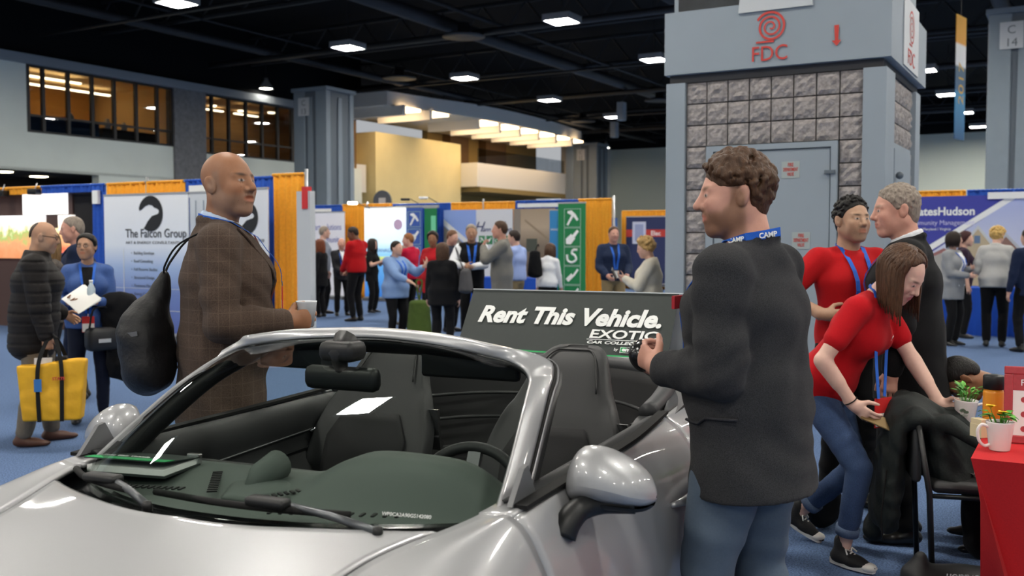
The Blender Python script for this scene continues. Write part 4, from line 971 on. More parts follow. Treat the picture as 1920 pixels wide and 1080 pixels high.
class Person:
    """local frame: +x forward, +y to the person's left, z up; origin on the floor"""
    def __init__(s, loc, face, H=1.75, sex='m', girth=1.0, lean=0, twist=0, side=0, head=(0, 0, 0), hands=None, feet=None, skin='fair', detail=1, label='', cat='person',
                 group=None, crouch=0.0, elbow=None, lum=1.0, heads=1.0, seed=0):
        s.root = empty('person', loc, face * D2R); tag(s.root, label, cat, group); s.detail = detail; s.sex = sex; s.seed = seed
        k = s.k = H / 1.75; s.g = girth; s.skin = np.array(SKIN[skin]) * lum; f = sex == 'f'
        s.rel = {}
        s.pel = np.array([0, 0, (.95 - crouch) * k]); s.R = rotz(twist * D2R) @ roty(lean * D2R) @ rotx(side * D2R)
        T = lambda x, y, z: s.pel + s.R @ (np.array([x, y, z - .95]) * k)
        s.T = T; s.sw = (.155 if f else .178) * (1 + (girth - 1) * .5)
        s.waist = T(0, 0, 1.08); s.chest = T(.01, 0, 1.28); s.upper = T(-.005, 0, 1.415); s.neck = T(-.005, 0, 1.46)
        s.sh = {1: T(-.01, s.sw, 1.40), -1: T(-.01, -s.sw, 1.40)}
        s.Rh = s.R @ rotz(head[0] * D2R) @ roty(head[1] * D2R) @ rotx(head[2] * D2R) if True else None
        nk = s.neck + s.R @ np.array([.012, 0, .05]) * k
        s.hk = k * .97 * heads if not f else k * .95 * heads
        s.hc = nk + s.Rh @ (np.array([.028, 0, .115]) * k); s.nk = nk
        s.hip = {q: s.pel + np.array([0, q * .088 * k * (1 + (girth - 1) * .6), -.03 * k]) for q in (1, -1)}
        s.hip = {q: s.pel + rotz(twist * .4 * D2R) @ (s.hip[q] - s.pel) for q in (1, -1)}
        feet = feet or {}; s.ank = {}; s.knee = {}; s.toe = {}
        for q in (1, -1):
            fx, fy, *rest = feet.get(q, (0.0, q * .10)); fz = rest[0] if rest else 0.0; ang = rest[1] if len(rest) > 1 else q * 8; pit = rest[2] if len(rest) > 2 else 0
            an = np.array([fx, fy, .085 + fz]) * np.array([1, 1, 1]); an[2] = .085 * k + fz; s.ank[q] = an; s.toe[q] = (ang, pit)
            s.knee[q] = s.ik(s.hip[q], an, .425 * k, .42 * k, np.array([1, q * .15, 0]))
        hands = hands or {}; elbow = elbow or {}; s.wri = {}; s.elb = {}; s.hand = {}
        for q in (1, -1):
            h = hands.get(q) or {}
            p = h.get('p'); p = np.array(p, float) if p is not None else s.R @ np.zeros(3) + s.sh[q] + np.array([.06, q * .085, -.545]) * k
            s.wri[q] = p; s.elb[q] = s.ik(s.sh[q], p, .295 * k, .255 * k, np.array(elbow.get(q, (-.8, q * .5, -.3))))
            d = np.linalg.norm(p - s.sh[q]); 
            if d > .55 * k: s.wri[q] = s.sh[q] + unit(p - s.sh[q]) * .549 * k
            fd = unit(h.get('d', s.wri[q] - s.elb[q])); pn = unit(np.array(h.get('n', (-.2, -q, 0)), float)); pn = unit(pn - fd * (pn @ fd))
            s.hand[q] = (fd, pn, h.get('curl', .35), h.get('spread', 0), h.get('thumb', .5))
    @staticmethod
    def ik(a, b, l1, l2, pole):
        v = b - a; d = min(np.linalg.norm(v), (l1 + l2) * .9995); u = unit(v); x = (l1 * l1 - l2 * l2 + d * d) / (2 * d); h = math.sqrt(max(l1 * l1 - x * x, 1e-9))
        p = pole - u * (pole @ u); p = unit(p) if np.linalg.norm(p) > 1e-6 else np.array([0, 0, -1.0]); return a + u * x + p * h
    # ---- field pieces
    def torso(s, F, inf=0.0, top=True, hem=None, flare=0.0, belly=0.0, sc=1.0):
        k, g = s.k, s.g * sc; f = s.sex == 'f'; A = np.stack([s.R[:, 1], s.R[:, 0], s.R[:, 2]])
        hipw, hipd = (.168, .118) if f else (.160, .115); ww, wd = (.128, .095) if f else (.148, .108); cw, cd = (.145, .112) if f else (.170, .122)
        r = lambda w_, d_: np.array([w_ * g + inf, d_ * g + inf, .09 + inf]) * k
        low = s.T(0, 0, .93) if hem is None else None
        if hem is not None:
            lo = s.T(-.005, 0, hem - .02)
            F.ell(lo, s.T(0, 0, 1.0), r(hipw + flare, hipd + flare), r(hipw, hipd), A, .04); F.ell(s.T(0, 0, 1.0), s.waist, r(hipw, hipd), r(ww, wd), A, .05)
        else: F.ell(low, s.waist, r(hipw, hipd), r(ww, wd), A, .05)
        F.ell(s.waist, s.chest, r(ww, wd), r(cw, cd), A, .05)
        if belly: F.ell(s.T(.05, 0, 1.1), s.T(.05, 0, 1.1), np.array([.13, .09 + belly, .14]) * k + inf, np.array([.13, .09 + belly, .14]) * k + inf, A, .08)
        F.ell(s.chest, s.upper + s.R @ np.array([0, 0, -.02]) * k, r(cw, cd), np.array([(.150 if not f else .13) * g + inf, .085 + inf, .055 + inf]) * k, A, .05)
        if f:
            for q in (1, -1): F.ell(s.T(.085, q * .07, 1.27), s.T(.085, q * .07, 1.27), (np.array([.062, .062, .062]) + inf * .7) * k, (np.array([.062, .062, .062]) + inf * .7) * k, A, .05)
        if top:
            for q in (1, -1):
                F.ball(s.sh[q] + s.R @ np.array([0, -q * .01, -.005]) * k, (.050 * (.9 if f else 1.05) + inf * .8) * k, .035)
                F.cone(s.sh[q] + s.R @ np.array([0, -q * .02, .005]) * k, s.neck + s.R @ np.array([-.014, q * .035, -.012]) * k, (.046 + inf * .6) * k, (.036 + inf * .3) * k, .04)
        return F
    def arm(s, F, q, inf=0.0, t1=1.0, sleeve=True, k_=.014):
        k = s.k; f = .86 if s.sex == 'f' else 1.0; f *= (1 + (s.g - 1) * .5); S_, E_, W_ = s.sh[q], s.elb[q], s.wri[q]
        ua, ue, fw = (.052 * f + inf) * k, (.043 * f + inf * .9) * k, (.031 * f + inf * .65) * k
        if t1 <= .5:
            t = t1 / .5; F.cone(S_, S_ + (E_ - S_) * t, ua, ua + (ue - ua) * t, k_)
        else:
            t = (t1 - .5) / .5
            if inf > .014:                                       # cloth sleeve: uneven bulges that gather at the elbow
                R_ = random.Random(s.seed * 7 + q + 3)
                for (A_, B_, r0, r1, ns) in ((S_, E_, ua, ue, 6), (E_, E_ + (W_ - E_) * t, ue, ue + (fw - ue) * t, 6)):
                    pr, rr = A_, r0
                    for i in range(1, ns + 1):
                        g_ = i / ns; near = 1.0 if (A_ is E_ and i < 4) or (A_ is S_ and i > 3) else .5; j_ = np.array([R_.uniform(-1, 1), R_.uniform(-1, 1), R_.uniform(-1, 1)]) * .006 * near * k * (0 if i == ns else 1)
                        pn = A_ + (B_ - A_) * g_ + j_; rn = (r0 + (r1 - r0) * g_) * (1 + (R_.uniform(-.03, .10) * near if i < ns else 0)); F.cone(pr, pn, rr, rn, k_ if i == 1 else .008); pr, rr = pn, rn
            else: F.cone(S_, E_, ua, ue, k_); F.cone(E_, E_ + (W_ - E_) * t, ue, ue + (fw - ue) * t, k_)
            if not sleeve: F.cone(E_ + (W_ - E_) * .1, E_ + (W_ - E_) * .5, ue * 1.06, ue * .9, k_)
        return F
    def handp(s, F, q):
        fd, pn, curl, spread, thb = s.hand[q]; W = s.wri[q]; k = s.k * (.92 if s.sex == 'f' else 1.02); lat = unit(np.cross(fd, pn)); 
        # thumb side: for a hanging left hand (fd down, palm in) the thumb points forward
        ts = np.cross(pn, fd) * q; ts = unit(ts) * 1.0
        A = np.stack([ts, pn, fd])
        F.cone(W - fd * .03 * k, W + fd * .02 * k, .028 * k, .026 * k, .02)
        F.ell(W + fd * .025 * k, W + fd * .078 * k, np.array([.032, .017, .02]) * k, np.array([.040, .014, .018]) * k, A, .02)
        def bend(v, a): return unit(v * math.cos(a) + pn * math.sin(a))
        for j, (o, L, r) in enumerate(((.0305, .072, .0088), (.0105, .080, .009), (-.0100, .074, .0086), (-.0295, .058, .0075))):
            b0 = W + fd * (.086 - .004 * abs(j - 1.3)) * k + ts * o * k; dv = unit(fd + ts * (o * spread * 12)); p = b0; a = 0
            for (fr_, ca) in ((.45, .9), (.32, 1.1), (.23, .8)):
                a += curl * ca * (1 + .12 * j); p2 = p + bend(dv, a) * L * fr_ * k; F.cone(p, p2, r * k, r * .9 * k, .004); p = p2
        b0 = W + fd * .022 * k + ts * .026 * k + pn * .004 * k; d1 = unit(ts * .75 + fd * .75 + pn * .55 * (.4 + thb)); p1 = b0 + d1 * .042 * k
        F.cone(b0, p1, .0145 * k, .0115 * k, .012); d2 = unit(d1 + fd * .55 + pn * (.6 * thb) - ts * .45 * thb * 1.4); p2 = p1 + d2 * .03 * k; F.cone(p1, p2, .011 * k, .0095 * k, .005); F.cone(p2, p2 + unit(d2 + fd * .2) * .022 * k, .0095 * k, .008 * k, .005)
        return F
    def hp(s, x, y, z): return s.hc + s.Rh @ (np.array([x, y, z]) * s.hk)
    def headp(s, F, mouth=0.0, jaw=1.0, nose=1.0, ears=True):
        k, p = s.hk, s.hp; A = np.stack([s.Rh[:, 0], s.Rh[:, 1], s.Rh[:, 2]]); e = lambda c, r, kk=.03, sub=False: F.ell(p(*c), p(*c), np.array(r) * k, np.array(r) * k, A, kk * k, sub)
        fm = s.sex == 'f'; jw = (.9 if fm else 1.0) * jaw
        e((-.015, 0, .036), (.097, .077, .087)); e((.022, 0, -.012), (.072, .063 * (.5 + .5 * jw), .086), .03)
        for q in (1, -1):
            F.cone(p(-.018, q * .050 * jw, -.052), p(.052, q * .022 * jw, -.100), .026 * k, .020 * k, .03 * k)
            F.cone(p(.076, q * .012, .026), p(.070, q * .044, .022), .0115 * k, .010 * k, .016 * k)           # brow
            F.ball(p(.062, q * .042, -.024), .021 * k, .03 * k); F.ball(p(.044, q * .032, -.058), .029 * k, .03 * k)                                                # cheekbone
            F.ball(p(.104, q * .031, .006), .0165 * k, .012 * k, True)                                          # eye socket
            F.cone(p(.0775, q * .024, .0055), p(.0745, q * .037, .0055), .0125 * k, .0118 * k, .003 * k)        # eye bulge
        F.cone(p(.086, 0, .018), p(.109 * (1 + (nose - 1) * .2), 0, -.026), .0085 * k, .0125 * k * (.9 if fm else 1.05), .014 * k)
        for q in (1, -1): F.ball(p(.094, q * .0125, -.031), .0095 * k * nose, .008 * k)
        F.ball(p(.068, 0, -.100), .022 * k, .03 * k)
        e((.076, 0, -.062), (.018, .030, .024), .02)
        F.cone(p(.0905, -.016, -.056), p(.0905, .016, -.056), .0065 * k, .0065 * k, .006 * k); F.cone(p(.0885, -.014, -.070), p(.0885, .014, -.070), .0075 * k, .0075 * k, .006 * k)
        F.cone(p(.101, -.022, -.0625), p(.101, .022, -.0625), (.0035 + mouth * .006) * k, (.0035 + mouth * .006) * k, .004 * k, True)
        if ears:
            for q in (1, -1):
                Re = s.Rh @ rotz(-q * 22 * D2R) @ roty(-12 * D2R); Ae = np.stack([Re[:, 0], Re[:, 1], Re[:, 2]])
                F.ell(p(-.016, q * .083, -.004), p(-.016, q * .083, -.004), np.array([.021, .0095, .034]) * k, np.array([.021, .0095, .034]) * k, Ae, .005 * k)
                F.ell(p(-.009, q * .095, .002), p(-.009, q * .095, .002), np.array([.011, .0095, .020]) * k, np.array([.011, .0095, .020]) * k, Ae, .005 * k, True)
        nr = (.050 if fm else .060) * (1 + (s.g - 1) * .5)
        F.cone(p(-.030, 0, -.055), s.neck + s.R @ np.array([-.008, 0, -.02]) * s.k, nr * .95 * s.k, nr * 1.08 * s.k, .035 * k)
        return F
    def tone(s, V, stub=None, brow=(.05, .03, .02), lips=None, eyes=True):
        n = len(V); col = np.tile(s.skin, (n, 1)); q = (V - s.hc) @ s.Rh / s.hk; x, y, z = q.T; ay = np.abs(y)
        def mixc(m, c): nonlocal col; m = np.clip(m, 0, 1)[:, None]; col = col * (1 - m) + np.array(c) * m
        sm = lambda d, w_: 1 / (1 + np.exp(np.clip(d / w_, -40, 40)))
        cheek = np.exp(-(((x - .07) / .03) ** 2 + ((ay - .042) / .02) ** 2 + ((z + .03) / .02) ** 2)); mixc(cheek * .35, s.skin * np.array([1.05, .82, .80]))
        if stub is not None:
            c, a = stub; beard = sm(z + .047 - .85 * np.maximum(0, .048 - x), .005) * sm(-x - .022, .004) * sm(-(z + .135), .01) + sm(((z + .047) ** 2 + (x - .1) ** 2) ** .5 - .02, .003) * sm(ay - .028, .004) * .55
            mixc(np.clip(beard + sm(np.abs(x - .004) - .015, .003) * sm(np.abs(z - .004) - .04, .004) * sm(.052 - ay, .003), 0, 1) * a, c)
        lp = lips if lips is not None else s.skin * np.array([.92, .62, .60]); mixc(sm(np.sqrt(((ay) / .026) ** 2 + ((z + .063) / .0125) ** 2) - 1, .12) * sm(.078 - x, .003), lp)
        if s.detail >= 1:
            mixc(sm(np.sqrt(((ay - .031) / .019) ** 2 + ((z - .0265 - .1 * (ay - .03)) / .0052) ** 2) - 1, .25) * sm(.055 - x, .004) * .85, brow)
        if eyes:
            m = sm(np.sqrt(((ay - .031) / .0125) ** 2 + ((z - .0045) / .0044) ** 2) - 1, .12) * sm(.070 - x, .002); mixc(m, (.46, .43, .40) if s.detail >= 1 else (.2, .15, .12))
            mixc(sm(np.sqrt(((ay - .031) / .0055) ** 2 + ((z - .0048) / .0048) ** 2) - 1, .15) * sm(.070 - x, .002), (.03, .02, .015))
            mixc(sm(np.abs(z - .0105 + ((ay - .031) / .04) ** 2) / .0022 - 1, .3) * sm(np.abs(ay - .031) / .0145 - 1, .1) * sm(.066 - x, .002) * .8, s.skin * .25)
        return np.concatenate([col, np.ones((n, 1))], 1)
    # ---- build the meshes
    def body(s, vh=None, hands=(1, -1), bare=(), stub=None, brow=(.05, .03, .02), mouth=0.0, jaw=1.0, nose=1.0, ears=True, legs_bare=False, lips=None, eyes=True, scoop=False):
        d = s.detail; vh = vh or {2: .0029, 1: .006, 0: .0105}[d]; va = {2: .0038, 1: .007, 0: .010}[d]; Vs, Fs = [], []
        def put(V, F):
            Fs.append(F + sum(len(v) for v in Vs)); Vs.append(V)
        core = SDF(); s.torso(core, -.012, sc=.96)
        for q in (1, -1):
            core.cone(s.hip[q], s.knee[q], .070 * s.k, .048 * s.k, .03); core.cone(s.knee[q], s.ank[q], .046 * s.k, .034 * s.k, .03)
            s.arm(core, q, -.006)
        core.cone(s.neck, s.nk, .05 * s.k, .048 * s.k, .03)
        put(*core.mesh(.018 if d else .024))
        hd = SDF(); s.headp(hd, mouth, jaw, nose, ears)
        if scoop: s.torso(hd, .0, top=True); hd.p = [p for p in hd.p if p[2][2] > s.chest[2] - .3 or True]
        zc = s.neck - s.R @ np.array([0, 0, .07]) * s.k; up = s.R[:, 2]
        put(*hd.mesh(vh, cut=(lambda P: (zc - P) @ up)))
        for q in hands:
            a = SDF(); s.handp(a, q); E_, W_ = s.elb[q], s.wri[q]
            if q in bare: s.arm(a, q, 0, sleeve=False)
            else: a.cone(W_ + (E_ - W_) * .35, W_, .036 * s.k * (.88 if s.sex == 'f' else 1), .029 * s.k * (.86 if s.sex == 'f' else 1), .02)
            put(*a.mesh(va))
        V = np.concatenate(Vs); F = np.concatenate(Fs); ob = rawmesh('body', V, F, m_skin, s.root, True, s.tone(V, stub, brow, lips, eyes)); return ob
    def garment(s, name, m, F, fold=.003, vox=None, cut=None, parent=None):
        vox = vox or {2: .0085, 1: .012, 0: .016}[s.detail]; V, Q = F.mesh(vox, fold, s.seed + len(name), cut)
        return rawmesh(name, V, Q, m, parent or s.root, True)
    def top(s, name, m, inf=.018, hem=.86, sleeve=.97, flare=.0, belly=0.0, collar=0.0, arms=(1, -1), sinf=None, fold=.004, vneck=False, vox=None):
        F = SDF(); s.torso(F, inf, hem=hem, flare=flare, belly=belly)
        for q in arms: s.arm(F, q, inf if sinf is None else sinf, sleeve)
        up = s.R[:, 2]; hz = s.T(0, 0, hem); top_ = s.neck + s.R @ np.array([0, 0, .025]) * s.k
        if collar:
            F.ball(s.neck + s.R @ (np.array([-.026, 0, -.028]) * s.k), (.060 + inf * .4) * s.k * (1 + (s.g - 1) * .5), .03); n = 14
            for i in range(n):
                a0, a1 = 2 * PI * i / n, 2 * PI * (i + 1) / n
                if vneck and (abs(((a0 + PI) % (2 * PI)) - PI) < .75): continue
                c = lambda a: s.neck + s.R @ (np.array([.068 * math.cos(a) - .006, .068 * math.sin(a), .012 - .022 * math.cos(a)]) * s.k * (1 + (s.g - 1) * .5))
                F.cone(c(a0), c(a1), collar * s.k, collar * s.k, .012)
        cut = (lambda P: np.maximum((hz - P) @ up, -9)) if hem else None
        return s.garment(name, m, F, fold, vox, cut)
    def legs(s, name, m, inf=.016, cuff=.03, fold=.004, flare=.0, short=None, skirt=None, vox=None, top=1.02):
        F = SDF(); k = s.k; g = s.g; A = np.stack([rotz(0)[:, 1], rotz(0)[:, 0], rotz(0)[:, 2]]); f = s.sex == 'f'
        A = np.stack([s.R[:, 1], s.R[:, 0], s.R[:, 2]])
        hw, hd_ = (.165, .115) if f else (.152, .112)
        F.ell(s.pel + np.array([0, 0, -.03]) * k, s.T(0, 0, top), np.array([hw * g + inf * .6, hd_ * g + inf * .6, .10]) * k, np.array([hw * g * .93 + inf * .5, hd_ * g * .95 + inf * .5, .06]) * k, A, .04)
        if skirt:
            F.ell(s.pel, np.array([0, 0, skirt + .05]), np.array([.17 * g, .13 * g, .1]) * k, np.array([.19 * g, .16 * g, .06]) * k, A, .05)
        for q in (1, -1):
            th = .083 * (1 + (g - 1) * .8)
            an = s.ank[q] + unit(s.knee[q] - s.ank[q]) * cuff; R_ = random.Random(s.seed * 5 + q)
            for (A_, B_, r0, r1) in ((s.hip[q] + np.array([0, 0, -.02]), s.knee[q], (th + inf * .7) * k, (.055 + inf * .8) * k), (s.knee[q], an, (.055 + inf * .8) * k, (.040 + inf + flare) * k)):
                pr, rr = A_, r0
                for i in range(1, 7):
                    g_ = i / 6; w_ = inf / .02 * (0 if i == 6 else 1); pn = A_ + (B_ - A_) * g_ + np.array([R_.uniform(-1, 1), R_.uniform(-1, 1), 0]) * .004 * w_; rn = (r0 + (r1 - r0) * g_) * (1 + R_.uniform(-.03, .05) * w_); F.cone(pr, pn, rr, rn, .014); pr, rr = pn, rn
        return s.garment(name, m, F, fold, vox)
    def shoes(s, m, sole=None, name='shoe', high=0.0):
        out = []
        for q in (1, -1):
            ang, pit = s.toe[q]; R_ = rotz(ang * D2R) @ roty(pit * D2R); a = s.ank[q]; k = s.k * (.9 if s.sex == 'f' else 1.0); P = lambda x, y, z: a + R_ @ (np.array([x, y, z]) * k)
            A = np.stack([R_[:, 0], R_[:, 1], R_[:, 2]]); F = SDF()
            F.ell(P(-.035, 0, -.045), P(.06, 0, -.05), np.array([.045, .036, .035]) * k, np.array([.06, .042, .032]) * k, A, .03); F.ell(P(.06, 0, -.052), P(.15, 0, -.06), np.array([.05, .043, .03]) * k, np.array([.045, .036, .022]) * k, A, .03)
            F.cone(P(-.01, 0, -.03), P(-.012, 0, .03 + high), .042 * k, .042 * k, .03)
            fl = a - R_ @ np.array([0, 0, .082]) * k; up = R_[:, 2]
            o = s.garment(name, m, F, 0, {2: .006, 1: .009, 0: .014}[s.detail], lambda P_: (fl - P_) @ up)
            if sole is not None:
                b = MB(); n = 22; pr = []
                for i in range(n):
                    an = 2 * PI * i / n; x = .052 + .135 * math.cos(an); y = (.043 if math.cos(an) > -.2 else .037) * math.copysign(abs(math.sin(an)) ** .7, math.sin(an)); pr.append((x, y))
                vs = [P(x, y, -.086) for x, y in pr] + [P(x, y, -.058) for x, y in pr]; b.add(vs, [list(range(n))[::-1], list(range(n, 2 * n))] + [[i, (i + 1) % n, n + (i + 1) % n, n + i] for i in range(n)]); b.build('sole', sole, o)
            out.append(o)
        return out
    # ---- hair
    def cap(s, m, grow=.010, front=.075, low=-.045, side=-.01, fold=.003, name='hair', vox=None, extra=None, back=-.07, top=0.0):
        F = SDF(); A = np.stack([s.Rh[:, i] for i in range(3)]); k = s.hk; r = np.array([.097 + grow, .077 + grow, .087 + grow + top]) * k
        c = s.hp(-.017, 0, .037); F.ell(c, c, r, r, A, .02); F.ell(s.hp(-.05, 0, -.01), s.hp(-.05, 0, -.01), np.array([.06 + grow * .6, .068 + grow * .5, .07]) * k, np.array([.06 + grow * .6, .068 + grow * .5, .07]) * k, A, .03)
        if extra: extra(F)
        def cut(P):
            q = (P - s.hc) @ s.Rh / s.hk; x, y, z = q[..., 0], q[..., 1], q[..., 2]
            hl = front - .55 * np.maximum(0, .088 - z) - .6 * np.maximum(0, np.abs(y) - .045)         # hairline recedes towards the temples
            face = np.minimum(x - hl, .2); ear = np.maximum(-(z - side) - .0, x + .02) * 0 - 1
            belowside = np.where(x > -.045, (side - z), (back - z)); lo = belowside
            return np.maximum(face, lo) * k * .8
        return s.garment(name, m, F, fold, vox or {2: .0045, 1: .008, 0: .011}[s.detail], cut)
    def curls(s, m, n=420, r0=.011, name='hair', front=.082, low=-.075, side=-.012, seed=1, amp=.012):
        F = SDF(); R_ = random.Random(seed); A = np.stack([s.Rh[:, i] for i in range(3)]); k = s.hk
        r = np.array([.103, .083, .093]) * k; c = s.hp(-.017, 0, .037); F.ell(c, c, r, r, A, .01)
        F.ell(s.hp(-.055, 0, -.02), s.hp(-.055, 0, -.02), np.array([.055, .068, .07]) * k, np.array([.055, .068, .07]) * k, A, .02)
        cnt = 0
        while cnt < n:
            th = R_.uniform(0, 2 * PI); zz = R_.uniform(-.75, 1); rr = math.sqrt(max(0, 1 - zz * zz)); x, y, z = -.017 + (.103 + R_.uniform(0, amp)) * rr * math.cos(th), (.083 + R_.uniform(0, amp)) * rr * math.sin(th), .037 + (.095 + R_.uniform(0, amp)) * zz
            if x > front - .5 * max(0, .09 - z) - .55 * max(0, abs(y) - .04): continue
            if z < side and x > -.035: continue
            F.ball(s.hp(x, y, z), R_.uniform(.7, 1.25) * r0 * k, .005); cnt += 1
        def cut(P):
            q = (P - s.hc) @ s.Rh / s.hk; x, y, z = q[..., 0], q[..., 1], q[..., 2]; hl = front + .014 - .5 * np.maximum(0, .09 - z) - .55 * np.maximum(0, np.abs(y) - .04)
            return np.maximum(x - hl, np.where(x > -.038, side - .006 - z, low - z)) * k * .8
        return s.garment(name, m, F, 0, {2: .0048, 1: .008, 0: .011}[s.detail], cut)
    def long(s, m, length=.30, n=150, name='hair', seed=2, part=.25, width=.008, spread=1.0, forward=.0, wav=.004, fringe=.0, face=.055, gather=None, gap=.20, crown=.066):
        """straight hair: locks lie over the skull, then hang down"""
        R_ = random.Random(seed); b = MB(); hk = s.hk; s.cap(m, grow=.009, front=crown, side=.0, back=-.03, name='hair_crown')
        down = np.array([0, 0, -1.0])
        for i in range(n):
            th = (i + .5) / n * 2 * PI * .86 + PI * .14; th += R_.uniform(-.03, .03)             # azimuth around the head, skipping the face
            ca, sa = math.cos(th), math.sin(th)
            az = th
            az = PI * gap + (2 * PI - 2 * gap * PI) * ((i * .618034) % 1.0)
            ca, sa = math.cos(az), math.sin(az); pts = []; st = R_.uniform(0, .35)
            for j in range(7):                                                                    # over the skull, crown to rim
                f = st + (1 - st) * j / 6; el = PI / 2 * (1 - f * 1.02); g_ = .010 + R_.uniform(0, .006)
                x = -.017 + (.097 + g_) * math.cos(el) * ca; y = (.077 + g_) * math.cos(el) * sa; z = .037 + (.087 + g_) * math.sin(el)
                y += part * .0 
                pts.append(s.hp(x, y, z))
            p = pts[-1]; L = length * R_.uniform(.86, 1.06); nseg = 8; out_ = unit((s.Rh @ np.array([ca, sa, 0])) * np.array([1, 1, 0]) + 1e-6); dirn = unit(s.Rh @ np.array([0, 0, -1]) * .6 + down * .6 + out_ * .12 * spread)
            if gather is not None: tgt = np.array(gather) + np.array([R_.uniform(-.02, .02), R_.uniform(-.02, .02), 0])
            for j in range(nseg):
                t = (j + 1) / nseg; dirn = unit(dirn * .6 + down * .5 + s.R[:, 0] * forward * .1 + np.array([R_.uniform(-1, 1), R_.uniform(-1, 1), 0]) * wav * 12 * .2)
                p = p + dirn * L / nseg
                # stay outside neck and skull
                v = p - s.nk; v[2] = 0; rr = np.linalg.norm(v); lim = .070 * s.k
                if rr < lim: p = p + v / (rr + 1e-6) * (lim - rr)
                pts.append(p.copy() if gather is None else p * (1 - t * .8) + tgt * t * .8)
            wds = [width * (.55 + .45 * min(1, q / 3)) * (1 if q < 10 else 1 - .22 * (q - 9)) * hk * 1.6 for q in range(len(pts))]
            b.tube([Vector(q) for q in pts], [max(.0012, w_) for w_ in wds], 5)
        return b.build(name, m, s.root, True)
    # ---- accessories
    def surf(s, F, y, z, start=.35):
        """front surface point of field F at torso coordinates (y, z)"""
        lo_, hi_ = 0.0, start; o = s.T(0, y, z); d = s.R[:, 0]
        for x in np.linspace(start, 0, 60):
            if F.value((o + d * x)[None])[0] < 0: return o + d * x
        return o + d * .1
    def lanyard(s, m, inf=.02, yb=.015, zb=1.08, wid=.018, badge=None, belly=0.0, y0=.062, off=.008, sides=(1, -1), z0=1.455, back=True, nr=.066, nz=.035):
        F = SDF(); s.torso(F, inf, belly=belly)
        b = MB(); last = None
        for q in sides:
            pts = []; sd = []
            if back:
                for a in (PI, PI * .75, PI * .58):
                    rr = nr * (1 + (s.g - 1) * .5); pts.append(s.neck + s.R @ (np.array([rr * math.cos(a) - .008, q * rr * math.sin(a), nz - .012 * (PI - a)]) * s.k)); sd.append(Vector(s.R[:, 2]))
            for t in np.linspace(0, 1, 9):
                y = q * (y0 * (1 - t) + yb * t); z = z0 * (1 - t) + zb * t; p = s.surf(F, y, z) + s.R[:, 0] * off
                if t == 0: p = s.neck + s.R @ (np.array([.035, q * max(y0, nr * 1.02), nz - .023]) * s.k)
                pts.append(p); sd.append(Vector(s.R[:, 1]))
            b.ribbon([Vector(p) for p in pts], sd, wid, .0012); last = pts[-1]
        o = b.build('lanyard', m, s.root)
        if badge:
            c0 = (s.surf(F, 0, zb) + s.R[:, 0] * (off + .002)); ex = s.R[:, 1]; ey = np.array([0, 0, 1.0]) if abs(s.R[0, 2]) < .3 else unit(np.array([0, 0, 1.0])); M = face_frame(Vector(c0), Vector(ex), Vector(ey))
            w_, h_, cols = badge; bb = MB(M); bb.box(-w_ / 2, w_ / 2, -h_ - .02, -.02, -.002, .002); bo = bb.build('badge', cols[0], s.root)
            if len(cols) > 1: bb = MB(M); bb.box(-w_ / 2 + .002, w_ / 2 - .002, -h_ * .42 - .02 - h_ * .55, -h_ * .45 - .02, -.0026, .0026); bb.build('badge_print', cols[1], bo)
            bb = MB(M); bb.tube([(0, .0, 0), (0, -.02, .001)], .003, 6); bb.build('badge_clip', m_chrome, bo)
        return o
HAIR = {}
def hairm(name, col, **k): return mat('hair_' + name, col, rough=.5, spec=.3, noise=.3, nscale=90, bump=.5, bscale=160, stretch=(1, 1, .25), **k)
